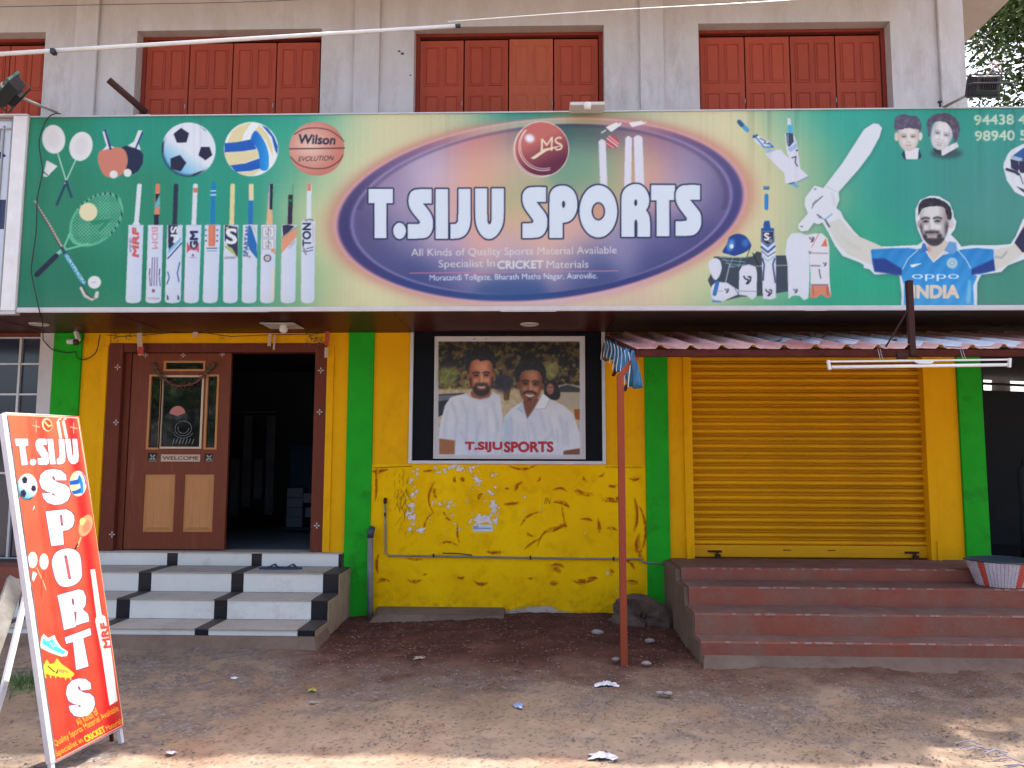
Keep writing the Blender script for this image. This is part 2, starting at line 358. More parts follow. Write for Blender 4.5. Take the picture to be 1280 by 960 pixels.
# ------------------------------------------------------------------ print on the big signboard (photo pixel coordinates)
def Zm(x0, y0, k): return lambda *p: [(x0+a/k, y0+b/k) for a, b in p]
WH = (205, 212, 226); NAVY = (44, 50, 82)
def portrait(c, cx, cy, w, h, sk, hi, dk, hair, beard=0, stache=0, smile=1, tilt=0, yaw=0, goatee=0, ink=(30,24,26), soft=0):
    """printed face: soft tonal modelling rather than flat fills"""
    ct, st = cos(tilt), sin(tilt)
    def u(x, y): x, y = x*w/2, y*h/2; return (cx+x*ct+y*st, cy-x*st+y*ct)
    U = lambda *p: [u(*q) for q in p]; r = np.random.default_rng(int(cx*7)); k = w/31
    sk, hi, dk = [np.array(v, float) for v in (sk, hi, dk)]
    def tone(X, Y):
        x = ((X-cx)*ct-(Y-cy)*st)/(w/2)-yaw; y = ((X-cx)*st+(Y-cy)*ct)/(h/2)
        e = np.clip((np.abs(x)-.45)/.6, 0, 1)[..., None]; lt = np.clip(np.exp(-((x-.22)/.5)**2-((y+.25)/.75)**2), 0, 1)[..., None]
        A = sk*(1-lt*.55)+hi*lt*.55; A = A*(1-e*.75)+dk*e*.75; lo = np.clip((y-.45)/.6, 0, 1)[..., None]*.4
        n = (fbm(X.shape, 5*k*2, 2, int(cx))-.5)[..., None]*14; return A*(1-lo)+dk*lo+n
    jaw = bez(U((-.95,-.35),(-.8,-.85),(0,-1.05),(.8,-.85),(.95,-.35),(.93,.1),(.78,.55),(.45,.9),(0,1.02),(-.45,.9),(-.78,.55),(-.93,.1)), 4)
    if not soft:
        for sx in (-1, 1): c.ell(*u(sx*1.02, .02), 1.9*k, 4.6*k, dk*.5+sk*.5, blur=.4)
    c.poly(jaw, tone, blur=.45)
    b = lambda x, y, rx, ry, col, a, bl=1.0: c.ell(*u(x+yaw, y), rx*w/2, ry*h/2, col, -tilt, alpha=a, blur=bl*k)
    b(-.4,-.12,.26,.13,dk,.75); b(.4,-.12,.26,.13,dk,.75)
    b(0,-.62,.5,.2,hi,.35,2); b(-.45,.2,.2,.13,hi,.5,1.2); b(.47,.2,.22,.14,hi,.6,1.2)
    b(.02,.05,.09,.26,hi,.65,.8); b(-.14,.12,.06,.2,dk,.4,.8); b(0,.33,.22,.05,dk,.75,.6); b(.02,.25,.1,.06,hi,.6,.6)
    dark = np.array(ink, float)
    for sx in (-1, 1):
        c.line(bez(U((sx*.15+yaw,-.25),(sx*.42+yaw,-.295),(sx*.68+yaw,-.23)), 4, False), (2.1 if not soft else .9)*k, dark, alpha=.8 if not soft else .5, blur=.35)
        c.line(bez(U((sx*.22+yaw,-.09),(sx*.4+yaw,-.14),(sx*.58+yaw,-.09)), 4, False), 1.2*k, dark*.8, alpha=.85 if not soft else .6, blur=.25)
        c.ell(*u(sx*.4+yaw, -.09), 1.1*k, .8*k, dark*.5, alpha=.8, blur=.25)
        c.line(U((sx*.3+yaw,.03),(sx*.52+yaw,.02)), .9*k, dk, alpha=.45, blur=.5)
        if smile > .3: c.line(bez(U((sx*.2+yaw,.28),(sx*.42+yaw,.42),(sx*.46+yaw,.58)), 4, False), 1.0*k, dk, alpha=.6, blur=.5)
    if beard:
        bb = c.bbox([cx-w, cx+w], [cy-h*.2, cy+h*.8], 2); X, Y = c.grid(bb, 1)
        x = ((X-cx)*ct-(Y-cy)*st)/(w/2); y = ((X-cx)*st+(Y-cy)*ct)/(h/2); xx = x-yaw; rr = np.hypot(x/.98, y/1.08)
        side = np.clip((np.abs(x)-.66)/.2, 0, 1)*np.clip((y+.12)*4, 0, 1)*.8; low = np.clip((y-.62)*7, 0, 1); ms_ = np.exp(-((y-.42)/.09)**2)*np.clip((.62-np.abs(xx))*5, 0, 1)
        crn = np.clip(1-np.hypot((np.abs(xx)-.5)/.26, (y-.66)/.26), 0, 1)*1.8
        m_ = np.clip(np.maximum.reduce([side, low, ms_, crn]), 0, 1)*np.clip((1.04-rr)*14, 0, 1)*(.75+.5*(fbm(X.shape, 2.4, 2, 3)))
        c.blend(bb, blur1((np.clip(m_, 0, 1)*beard).astype(np.float32), .5), dark+6)
    if stache: c.line(bez(U((-.5+yaw,.48),(-.28+yaw,.38),(yaw,.37),(.28+yaw,.38),(.5+yaw,.48)), 4, False), 2.3*k, dark, alpha=stache, blur=.45)
    if goatee: b(0,.84,.2,.08,dark,goatee,.8)
    my = .56
    if smile > .3:
        q = .2+.14*smile; c.poly(bez(U((-q+yaw,my-.06),(yaw,my-.03),(q+yaw,my-.06),(q*.6+yaw,my+.07*smile),(yaw,my+.11*smile),(-q*.6+yaw,my+.07*smile)), 4), (212,200,192), blur=.3)
        c.line(bez(U((-q+yaw,my-.07),(yaw,my-.03),(q+yaw,my-.07)), 4, False), .9*k, dk*.7, alpha=.8, blur=.3); c.line(bez(U((-q*.7+yaw,my+.1),(yaw,my+.13+.03*smile),(q*.7+yaw,my+.1)), 4, False), 1.3*k, dk*.6+np.array((90,40,36))*.4, alpha=.8, blur=.35)
    else:
        c.line(U((-.26+yaw,my),(.26+yaw,my)), .9*k, dk*.8, alpha=.8, blur=.3); b(0,my+.07,.2,.045,np.array((176,130,126)),.7 if not soft else .4,.5)
    # hair with a broken edge
    bb = c.bbox([p[0] for p in hair], [p[1] for p in hair], 4); m_ = blur1(c.down(c.mask_poly(bez(hair, 4), bb)), 1.1*c.sc*.6); X, Y = c.grid(bb, 1)
    n = fbm(X.shape, 2.6, 2, 12)-.5; m_ = np.clip((m_-.5+n*.55)*3.5+.5, 0, 1); hl = np.clip(fbm(X.shape, 4, 2, 14)-.45, 0, 1)[..., None]
    c.blend(bb, m_.astype(np.float32), lambda X_, Y_: dark+hl*np.array((60,64,80)))
def draw_football(c, cx, cy, r, tilt=1.0):
    def sh(X, Y):
        d = np.hypot((X-cx)/r, (Y-cy)/(r*tilt)); t = np.clip(((X-cx)*-.55+(Y-cy)*.75)/r-.05, 0, 1)[..., None]
        base = np.array((212, 218, 232))*(1-t)+np.array((70, 165, 215))*t
        e = np.clip((d-.86)/.14, 0, 1)[..., None]*np.clip(t*1.6, 0, 1); return base*(1-e)+np.array((40, 50, 75))*e
    c.ell(cx, cy, r, r*tilt, sh)
    def pent(x, y, q, a):
        P_ = [(cx+(x+q*cos(a+k*2*pi/5))*r, cy+(y+q*sin(a+k*2*pi/5))*r*tilt) for k in range(5)]
        c.poly(P_, (40, 42, 66))
    pent(-.26, -.5, .3, .9); pent(.62, .12, .27, .3); pent(-.4, .5, .32, -1.3)
    for pts in ([(.38,-.88),(.55,-.76),(.68,-.62),(.6,-.74)], [(-.98,-.2),(-.9,-.35),(-.93,.1),(-.97,.15)], [(.2,.96),(.62,.76),(.4,.8),(.1,.93)]):
        c.poly([(cx+a*r, cy+b*r*tilt) for a, b in pts], (40, 42, 66))
def draw_volley(c, cx, cy, r, tilt=1.0):
    f = lambda *p: [(cx+a*r, cy+b*r*tilt) for a, b in p]
    c.ell(cx, cy, r, r*tilt, (222, 226, 232))
    bl = (38, 90, 178); ye = (214, 202, 160)
    c.poly(f((-.72,-.65),(-.4,-.88),(.02,-.99),(-.25,-.6),(-.38,-.26),(-.88,-.22)), ye)
    c.poly(f((-.98,-.22),(-.5,-.26),(0,-.36),(.2,0),(-.3,.08),(-.98,.12)), bl)
    c.poly(f((-.98,.14),(-.3,.1),(.22,.02),(.28,.3),(-.2,.5),(-.78,.6),(-.95,.3)), ye)
    c.poly(f((-.78,.6),(-.2,.52),(.3,.34),(.4,.7),(0,.8),(-.55,.84)), bl)
    c.poly(f((-.5,.86),(0,.82),(.4,.74),(.1,.96),(-.2,.97)), ye)
    def g(X, Y):
        t = np.clip((X-cx)/r*1.6-.2, 0, 1)[..., None]; return np.array((34, 105, 190))*(1-t)+np.array((50, 160, 225))*t
    c.poly(bez(f((.16,-.68),(.42,-.4),(.6,0),(.66,.4),(.6,.76),(.34,.74),(.3,.3),(.2,-.05),(-.02,-.35)), 5), g)
    c.poly(f((.16,-.72),(.3,-.88),(.6,-.55),(.78,-.15),(.8,.3),(.72,.1),(.55,-.3)), ye)
    c.poly(f((.38,-.88),(.6,-.78),(.85,-.45),(.98,-.1),(.96,.2),(.88,.05),(.75,-.45)), bl)
def draw_badminton(c, k, x0, y0, W=(214, 214, 220)):
    f = Zm(x0, y0, k)
    for cx, cy, rx, ry, rot in ((174,218,92,116,-.12),(392,275,92,118,.22)):
        (ex, ey), = f((cx, cy)); c.ell(ex, ey, rx/k, ry/k, W, rot)
        c.ell(ex, ey, rx/k*.55, ry/k*.6, (200, 196, 204), rot, alpha=.45, blur=1)
    c.line(f((206,328),(272,545)), 1.5, (175,205,195)); c.line(f((348,388),(262,580)), 1.5, (175,205,195))
    c.line(f((275,555),(316,680)), 3.0, (40,62,92)); c.line(f((265,585),(200,742)), 2.8, (40,58,88))
    c.poly(f((118,386),(205,435),(122,520),(92,518),(96,480)), W); c.line(f((92,478),(125,506)), 1.2, (50,50,60))
def title(c, kx, ky, k2, dx=0, dy=0, fill=(206, 216, 234), ol=NAVY, ow=2.0, only=None):
    """rounded heavy letters T.SIJU SPORTS drawn as outlines"""
    def T(p): return [(kx+(x+dx)*k2, ky+(y+dy)*k2) for x, y in p]
    L = []
    L.append((T([(460.9,236.2),(491,236),(491,254),(483,254),(483,297.8),(468.3,297.8),(468.3,254),(460.9,254)]), ()))
    L.append((T([(499.4+8*cos(t), 288.5+10.2*sin(t)) for t in np.linspace(0, 2*pi, 24, endpoint=False)]), ()))
    S = [(539.7,236.2),(539.7,254.3),(528.6,254.3),(536.5,263.5),(539.8,270),(541.3,276.4),(541,287),(536.5,295),(530.3,298.2),(509.6,298.2),(509.6,280),(523.3,280),(524.9,278.6),(524.7,276.4),(512.6,262.2),(510.3,253.4),(510.9,244.5),(514.4,238.7),(520.6,236.2)]
    L.append((T(S), ()))
    L.append((T([(544.5,236),(560.1,236),(560.1,298.2),(544.5,298.2)]), ()))
    L.append((T([(572.9,235.7),(588.3,235.7),(588.3,276),(587,284),(584,291),(579,296),(571.5,298.2),(563.1,298.2),(563.1,280),(568,280),(571.5,278.5),(572.9,274)]), ()))
    L.append((T([(593.8,235.5),(609,235.5),(609,275),(610,279),(611.9,280.5),(613.6,279),(614.6,275),(614.6,235.5),(630,235.3),(630,272),(628,283),(623,292),(617,297.5),(611.5,299),(605.5,297.5),(600,292),(595.5,283),(593.8,272)]), ()))
    sp = [[(682.7,233.8),(682.7,252.5),(670.5,252.5),(679.6,263.7),(683,269),(684.3,275),(684,285),(679.6,293.5),(672.5,297.6),(652.8,297.6),(652.8,279),(665.4,279),(666.8,277.2),(666.4,274.8),(656.3,261.6),(652.9,252.5),(652.8,242.3),(657.3,235.8),(663.4,233.6)],
          [(686.7,297.6),(686.7,246.4),(688,240.5),(691.5,235.5),(697.5,232.4),(705,231.8),(712,234),(718.2,239.8),(721.9,250.5),(721.3,264.7),(715.2,274.8),(709,278),(703.4,278.5),(703.4,297.6)]]
    ov = lambda cx, cy, a, b: [(cx+a*cos(t), cy+b*sin(t)) for t in np.linspace(0, 2*pi, 36, endpoint=False)]
    L.append((T(sp[0]), ())); L.append((T(sp[1]), (T(ov(704.4,255.5,1.9,4.4)),)))
    L.append((T(ov(747.9,264.3,23.6,32.8)), (T(ov(747.9,264.3,8.2,11.2)),)))
    L.append((T([(776.5,296.2),(776.5,246.4),(778.3,240),(782,234.6),(788.3,231),(795,229.8),(801,231),(807.6,236.6),(811.6,246.4),(811.2,256.6),(807.6,263),(811.6,268.8),(812.7,279),(812.7,296.2),(796.8,296.2),(796.8,276.5),(794.8,274.5),(792.8,276.5),(792.8,296.2)]), (T(ov(794.6,253.5,1.9,4.2)),)))
    L.append((T([(813.6,231.4),(843.7,231.2),(843.7,250.2),(836.6,250.4),(836.6,295.4),(820.8,295.6),(820.8,250.6),(813.6,250.7)]), ()))
    L.append((T([(844.3+(x-652.8)*1.036, y-2.6) for x, y in sp[0]]), ()))
    for i, (p, h) in enumerate(L):
        if only and i not in only: continue
        p = soften(p); c.poly(p, fill, outline=ol, ow=ow, holes=())
        for q in h: c.poly(q, ol)
        if i == 8 and not only:
            c.poly(T(ov(747.9,264.3,8.4,11.4)), ol); c.poly(T(ov(747.9,264.3,6.6,9.6)), lambda X, Y: np.array((192,150,132))+0*X[..., None])
def paint_sign(S=1.35):
    c = Canvas(20, 128, 1380, 394, S)
    G = (44,130,104); T_ = (52,150,138); K = (204,198,162)
    bgc = idw([(60,160,G),(60,260,(46,124,98)),(60,370,(40,116,92)),(170,160,(42,138,120)),(170,260,(46,130,104)),(170,370,(38,122,94)),(280,150,(44,140,122)),(280,260,(46,144,124)),(280,370,(42,136,112)),(345,150,(48,150,132)),(345,215,(52,152,132)),(345,300,(70,155,130)),(330,370,(60,148,120)),
        (392,150,(60,160,140)),(385,210,(110,170,140)),(392,250,(184,196,154)),(392,300,(186,192,150)),(375,350,(130,172,132)),(365,378,(110,165,130)),(435,160,(176,190,156)),(425,210,(206,200,164)),(410,290,(206,196,158)),(410,370,(196,192,150)),
        (480,160,K),(550,150,(196,190,158)),(590,146,(170,180,150)),(470,372,(208,204,164)),(560,384,(205,185,160)),(630,143,(52,152,140)),(660,144,(36,136,126)),(710,143,(60,130,90)),(735,144,(110,140,90)),(780,144,(150,175,150)),(830,146,(194,192,164)),(880,160,(202,196,166)),(930,170,(206,198,162)),(960,200,(208,200,160)),(940,260,(208,202,164)),(960,300,(206,198,160)),(985,260,(202,190,158)),(870,370,(206,198,160)),(800,384,(206,186,164)),(890,340,(208,200,164)),(950,345,(190,190,150)),
        (985,150,(120,175,150)),(1000,190,(160,180,145)),(1030,150,(46,158,144)),(1022,220,(120,170,140)),(1010,280,(120,168,140)),(1060,200,(52,152,140)),(1060,300,(50,154,130)),(1080,370,(44,158,128)),(960,378,(64,160,126)),(900,382,(110,172,130)),(1020,370,(44,156,126)),(1120,220,(54,144,134)),(1200,200,(66,138,132)),(1200,150,(50,150,138)),(1280,150,(58,142,138)),(1280,250,(72,138,134)),(1250,350,(66,134,120)),(1350,250,(70,140,134))], sig=27)
    bb = (0, c.W, 0, c.H); X, Y = c.grid(bb, 1)
    B = bgc(X, Y)
    st = (vnoise((1, c.W), 2.3, 5)-.5)*3.5+(vnoise((1, c.W), 40, 6)-.5)*4   # ink banding of the flex print
    B = B+st[..., None]
    cx, cy, th = 675.5, 262.5, -.094
    def en(a, b, ox=0, oy=0):
        u = (X-cx-ox)*cos(th)+(Y-cy-oy)*sin(th); v = -(X-cx-ox)*sin(th)+(Y-cy-oy)*cos(th); return np.hypot(u/a, v/b), u, v
    e1, u, v = en(257, 113)
    def mixc(B, col, k): k = np.clip(k, 0, 1)[..., None]; return B*(1-k)+np.array(col)*k
    glow = np.exp(-np.clip((e1-1)*190, 0, 99)**2/(2*8.5**2))
    gl = 1-.55*np.exp(-((X-680)/70)**2)*(Y < 260)
    B = mixc(B, (186,120,112), glow*.68*gl*(e1 > 1)); lowglow = np.exp(-((X-690)/150)**2)*(Y > 300)
    B = mixc(B, (205,180,196), glow*.85*lowglow*(e1 > 1))
    # ring
    ringc = idw([(425,285,(58,56,108)),(450,340,(66,62,112)),(520,365,(50,64,122)),(640,376,(40,70,130)),(760,356,(52,62,120)),(860,318,(70,66,116)),(925,255,(68,66,122)),(915,200,(84,80,124)),(860,165,(110,86,124)),(800,152,(170,120,130)),(440,240,(80,72,112)),(490,196,(112,92,132)),(545,172,(150,110,128)),(600,160,(196,150,140)),(640,152,(150,170,150)),(720,148,(170,160,140))], sig=30)
    a1 = np.clip((1.0-e1)*120+.5, 0, 1); B = B*(1-a1[..., None])+ringc(X, Y)*a1[..., None]
    hl = np.exp(-((e1-.997)*150)**2/3.); B = mixc(B, (216,160,168), hl*.75)
    e2, _, _ = en(238, 105, 1.5, -1.0)
    incol = idw([(450,270,(84,76,122)),(450,300,(74,70,120)),(480,220,(132,112,150)),(520,190,(150,132,166)),(560,175,(160,132,156)),(590,172,(186,108,110)),(620,165,(176,118,118)),(650,160,(98,104,118)),(690,158,(46,82,92)),(740,158,(70,92,92)),(775,160,(96,86,112)),(810,165,(150,96,112)),(840,175,(124,96,138)),(880,205,(112,102,142)),(905,240,(80,74,126)),(905,270,(72,66,120)),(870,290,(66,66,122)),(820,325,(54,62,120)),(740,345,(48,64,122)),(640,360,(40,68,128)),(540,345,(46,60,118)),(480,325,(62,66,120)),(455,285,(78,72,120)),(890,320,(60,62,118)),
        (500,250,(150,134,166)),(540,215,(178,160,190)),(560,240,(186,150,160)),(590,205,(200,148,130)),(590,240,(206,148,126)),(620,220,(204,152,132)),(600,280,(206,142,128)),(640,200,(176,156,140)),(640,240,(140,156,120)),(650,262,(178,168,120)),(660,285,(206,150,128)),(700,290,(204,152,136)),(720,205,(104,146,124)),(740,225,(92,144,118)),(765,215,(134,148,118)),(765,240,(168,160,124)),(790,200,(156,146,118)),(800,230,(206,146,124)),(815,210,(198,140,128)),(740,262,(196,150,130)),(830,240,(168,136,158)),(860,235,(154,146,178)),(880,250,(120,112,154)),(850,205,(140,124,156)),(560,300,(190,160,180)),(620,305,(200,156,150)),(700,305,(196,160,160)),(640,318,(156,146,184)),(560,325,(118,112,160)),(720,325,(112,110,160)),(780,305,(130,124,166)),(500,290,(120,112,156)),(820,290,(98,92,146))], sig=20)
    a2 = np.clip((1.0-e2)*115+.5, 0, 1); I_ = incol(X, Y); I_ = (I_*.86+I_.mean(-1, keepdims=True)*.14)*1.05+4; B = B*(1-a2[..., None])+I_*a2[..., None]
    hl2 = np.exp(-((e2-1.0)*140)**2/2.2)*np.clip(abs(X-690)/120-.3, 0, 1); B = mixc(B, (150,140,190), hl2*.6)
    dk2 = np.exp(-((e2-.975)*60)**2)*(e2 < 1)*(Y < 262); B = mixc(B, (70,60,100), dk2*.45)
    c.a[:] = B
    # --- cricket ball with monogram, stumps and bails
    for x0_, x1_, yt, yb in ((748.2,758.6,174,236),(781.5,791.5,170,234),(792,804.6,169,234)):
        o = 2.2 if x0_ < 760 or x0_ > 791.7 else -1.2
        c.poly(bez([(x0_,yt+3),((x0_+x1_)/2-1,yt),(x1_-1.5,yt+3)],3,False)+[(x1_-1.5+o,yb),(x0_+o,yb)], (208,208,226))
    c.line([(752,166),(757,163)], 1.6, (214,214,224)); c.poly([(757,159),(770,153),(777,156),(764,165)], (220,220,228)); c.line([(769,158),(776,154)], 1.8, (214,214,224))
    c.poly([(786,153.5),(802,151),(806,155),(790,159)], (220,220,228)); c.line([(801,155),(807,153)], 1.6, (214,214,224))
    c.ell(765.5,177.5,8.4,8.4,(176,84,92)); c.line([(759,173),(772,183)], 1.6, (222,190,196)); c.line([(761,170),(773,180)], 1.2, (222,190,196)); c.line([(758,179),(767,185)], 1, (222,190,196))
    def ballsh(X, Y):
        t = np.clip(((X-676)*.4+(Y-186)*.9)/34+.35, 0, 1)[..., None]; return np.array((186,104,100))*(1-t)+np.array((98,44,66))*t
    c.ell(676.5,186.5,35,35,(222,200,196)); c.ell(676.5,186.5,34,34,ballsh)
    for q, ww in ((34,1.0),(30,1.1),(28.6,.8)):
        pts = [(678+q*1.02*cos(t)+(34-q)*.3, 186+q*sin(t)-(34-q)*.7) for t in np.linspace(1.3, 3.9, 22)]
        c.line(pts, ww, (226,212,210))
    c.ell(662,173,6,5,(228,232,244),.4,blur=1.4)
    c.text('M', 676, 191, 17, 15, (222,206,180), -.18, .2); c.text('S', 694, 189, 17, 10, (222,206,180), -.18, .1)
    c.poly([(663,198),(680,186),(706,181),(683,189),(668,199)], (222,206,180))
    # --- title and small lines
    title(c, 0, 0, 1)
    sl = -.012
    c.text('All Kinds of Quality Sports Material Available', 514, 323, 12.2, 257, (206,204,208), sl)
    c.text('Specialist In', 548.5, 337, 12.0, 70, (206,204,208), sl); c.text('CRICKET', 622, 336, 9.8, 57, (214,210,210), sl, bold=.035); c.text('Materials', 683.5, 335.5, 9.6, 52, (206,204,208), sl)
    c.line([(512,341.3),(772,338.6)], 1.0, (196,120,150)); c.line([(570,308),(640,307)], .8, (216,150,150), alpha=.7)
    c.text('Moratandi Tollgate, Bharath Matha Nagar, Auroville.', 537, 353, 9.6, 210, (214,218,232), sl, bold=.012)
    # --- left equipment
    draw_badminton(c, 6.4, 40, 140)
    f = Zm(40, 140, 6.4)
    c.poly(f((716,285),(750,268),(800,285),(860,300),(890,340),(885,410),(850,470),(800,500),(745,500),(720,440)), (38,44,72))
    c.poly(f((765,268),(815,235),(850,145),(888,150),(850,245),(870,308),(830,290)), (212,214,222)); c.line(f((884,160),(828,292)), 2, (52,52,120))
    c.poly(bez(f((525,370),(545,310),(610,290),(690,282),(745,310),(765,390),(740,470),(680,520),(590,515),(545,450)), 5), (194,122,106))
    c.poly(f((560,308),(596,270),(563,155),(598,150),(628,270),(662,284),(610,296)), (212,214,222)); c.line(f((586,148),(628,295)), 2.6, (52,52,120))
    c.ell(142,218,5,5,(216,216,218)); c.ell(159.3,216,5,5,(216,216,218))
    # tennis racket and hockey stick
    f = Zm(0, 230, 5.65)
    a0, b0 = f((680,250))[0]
    bb2 = c.bbox([60,160],[235,320]); X2, Y2 = c.grid(bb2, 1); tr = -.80
    uu = (X2-a0)*cos(tr)+(Y2-b0)*sin(tr); vv = -(X2-a0)*sin(tr)+(Y2-b0)*cos(tr); rr = np.hypot(uu/38, vv/25.5)
    strn = ((np.abs((uu/3.1) % 1-.5) > .37) | (np.abs((vv/3.1) % 1-.5) > .37))*(rr < 1)*.75
    c.blend(bb2, strn.astype(np.float32), (120,190,160)); fr = np.exp(-((rr-1)*20)**2)
    c.blend(bb2, fr.astype(np.float32), (96,180,146)); c.blend(bb2, (fr*(np.sin(uu*.9+vv*.5) > .35)*(uu > -5)).astype(np.float32), (34,48,56))
    c.poly(f((640,260),(790,245),(700,340),(690,325),(735,272),(680,290),(640,285)), (40,130,98), alpha=.9)
    c.line(f((495,350),(455,440)), 2.2, (110,190,156)); c.line(f((620,422),(450,468)), 2.2, (110,190,156)); c.line(f((482,360),(520,415),(560,430)), 1.6, (110,190,156)); c.line(f((455,455),(400,500)), 4.4, (120,190,170))
    c.line(f((398,508),(262,640)), 6.4, (38,42,64))
    c.ell(*f((624,197))[0], 11.2, 11.4, (216,208,174))
    c.line(f((248,128),(350,290),(440,450)), 3.4, (170,160,150)); c.line(f((242,130),(345,300),(432,455)), 1.1, (60,50,60))
    for k in range(16):
        p_, q_ = 255+k*11.4, 140+k*18.6; c.line(f((p_, q_),(p_+14, q_-2)), .8, (96,90,96))
    c.line(f((440,455),(470,510)), 4.4, (60,70,90)); c.line(f((468,505),(590,700)), 5.2, (76,150,190)); c.line(f((572,735),(600,790),(650,815),(685,795)), 3.6, (196,190,184)); c.line(f((578,700),(600,760),(640,800),(670,806)), 1.2, (60,44,50)); c.line(f((680,795),(686,770)), 4.6, (204,200,196))
    c.text('GRYPHON', *f((462,512))[0], 3.9, 40, (226,234,240), 1.0, bold=.05)
    c.ell(*f((667,694))[0], 8.2, 8, (214,214,220)); c.line(f((650,693),(676,692)), .6, (140,120,140))
    # balls
    draw_football(c, 235.5, 187, 34); draw_volley(c, 314, 186.4, 34)
    def bb_(X, Y):
        t = np.clip(np.hypot(X-388, Y-182)/36, 0, 1)[..., None]; return np.array((222,190,176))*(1-t)+np.array((190,120,108))*t
    c.ell(396, 186, 34.6, 34, bb_); D_ = (62,34,44)
    c.line([(361.8,186.2),(430.6,185.2)], 1.3, D_)
    c.line(bez([(368,168),(380,161.5),(396,160),(412,163),(424,171),(430,177)],6,False), 1.0, D_); c.line(bez([(363,196),(374,206),(390,210.6),(408,210),(422,203),(429,194)],6,False), 1.0, D_)
    c.text('Wilson', 372.5, 179.5, 11.5, 46, (48,48,70), .03, .1, bold=.05); c.text('EVOLUTION', 373, 202, 6.2, 43, (52,40,52), -.03, .3, bold=.03)
    # --- row of ten bats
    tops = [(160.7,179),(185,203.4),(209,228),(232.6,251.6),(256.3,275.5),(280,298),(304,322),(327,345.5),(352.6,371),(377.4,394)]
    bots = [(157,176.3),(182,201.4),(206,226),(229.8,248.4),(253.3,272.3),(278.7,297),(302,320.7),(325,342.7),(350.7,369.3),(376.3,392.8)]
    ht = [174,197,219.7,244,266.6,290.8,313.8,338.8,363.8,386.6]; hb = [170,195,218,242,265.6,289.5,313,336,362.3,386]
    hc = [(206,212,224),(204,124,100),(44,48,72),(206,212,224),(30,120,180),(212,202,150),(40,110,180),(216,170,130),(52,40,60),(206,214,228)]
    BW = (200,208,228)
    for i in range(10):
        (a, b_), (p_, q_) = tops[i], bots[i]; y0_ = 281 if i != 9 else 276
        c.poly([(hb[i]-2.8,280.5),(ht[i]-2.8,231),(ht[i]-1.8,229.6),(ht[i]+1.8,229.6),(ht[i]+3,231),(hb[i]+3,280.5)], hc[i])
        def wood(X, Y, p_=p_, q_=q_): t = np.clip((X-p_)/(q_-p_), 0, 1)[..., None]; return np.array((204,208,226))*(1-t)+np.array((192,204,228))*t
        c.poly(bez([(a-.2,y0_+2),(a+1,y0_),(b_-1,y0_),(b_,y0_+2)],3,False)+bez([(q_,374),(q_-2,377.6),((p_+q_)/2,379),(p_+2,378),(p_,375)],4,False), wood)
        c.line([(hb[i]-6,y0_+.3),(hb[i]+6,y0_+.3)], .8, (150,160,170), alpha=.6)
    RD = (196,92,92)
    c.poly([(a, b_) for a, b_ in ((165,281),(168,276),(172.5,276),(175.5,281))], hc[0])
    # bat details
    c.text('MRF', 173.0, 321, 7.4, 35, RD, -pi/2, .2, bold=.11); c.text('GENIUS', 161.6, 297, 2.4, 18, (70,60,80), pi/2, 0)
    c.poly([(194,242),(200,242),(194,254)], (36,44,66)); c.poly([(199.5,243),(200,256),(193.5,262),(194,254)], (96,170,180)); c.poly([(193,262),(200,258),(199,268),(193,268)], (206,130,104)); c.poly([(192.4,268),(198.4,268),(198,281),(192,281)], (36,40,62))
    c.text('BDM', 189.5, 284, 7.6, 27, (202,120,124), pi/2, 0, bold=.02)
    for xx in (190.2,193.2,196.4): c.line([(xx,322),(xx-.8,357)], .9, (90,60,110))
    for xx in (187.2,199.4): c.line([(xx,336),(xx-.6,344)], 1.2, (70,60,90)); c.line([(xx-.4,346),(xx+.6,357)], 1.1, (90,80,110))
    c.text('EDITION', 183.8, 374.5, 2.6, 15, (150,80,96)); c.ell(191.6,363.5,2,2.4,(120,90,110))
    c.poly([(210,281),(222,281),(221,294),(210,310)], (42,46,70)); c.text('SF', 213.4, 283, 8.4, 18, (214,220,230), pi/2, 0, bold=.06)
    c.poly([(209.4,318),(226,301),(226.5,296),(210,312)], (120,180,214)); c.line([(209.6,323),(226.6,304)], 1.5, (44,60,110)); c.poly([(210,300),(218,304),(211,312)], (42,46,70))
    c.line([(224.6,328),(221.6,341),(223.6,352)], 1.4, (52,80,140)); c.line([(209.6,340),(211.4,347),(208.6,355)], 1.4, (52,80,140))
    for xx in (208.6,222): c.poly([(xx,368),(xx+2,371),(xx+2,375),(xx,375)], (50,60,96))
    c.poly([(241.5,234.5),(247,234.5),(247,240.5),(241.5,240.5)], (202,120,104)); c.text('GM', 246.6, 312, 9, 23, (40,42,84), -pi/2, 0, bold=.09)
    c.poly([(233.5,302),(238,309),(242,311),(246,309),(248.5,302),(248.5,316),(244,312),(238,312),(233.5,316)], (190,90,100)); c.ell(241,319,1.6,1.6,(150,90,110)); c.line([(237,321.6),(245,321.8)], .6, (110,90,110))
    c.line([(263.6,238.5),(269.4,238.5)], 1.4, (204,214,224)); c.line([(263.5,243.5),(269.3,243.5)], 1.8, (204,214,224)); c.ell(266.6,229,1.8,2.5,(30,120,180))
    c.poly([(260.6,281),(269.4,281),(269,307.5),(260.2,307.5)], (206,116,92)); c.text('NICOLLS', 262.4, 284, 3.6, 21, (222,160,140), pi/2)
    for xx in (257.4,271.4):
        for yy in (287.5,294.5,301): c.ell(xx, yy, 1.2, 1.0, (60,70,100))
    c.line([(258.5,310.2),(271,310.2)], 1.1, (44,56,90)); c.line([(258.5,313.6),(271,313.6)], .7, (60,120,150))
    c.poly([(281,281),(297,284),(297.6,322),(284,306),(280.6,300)], (50,54,80)); c.poly([(281,306),(290,310),(297,322),(281,309)], (168,180,104)); c.poly([(281.4,284),(286,283),(285,290)], (186,186,110))
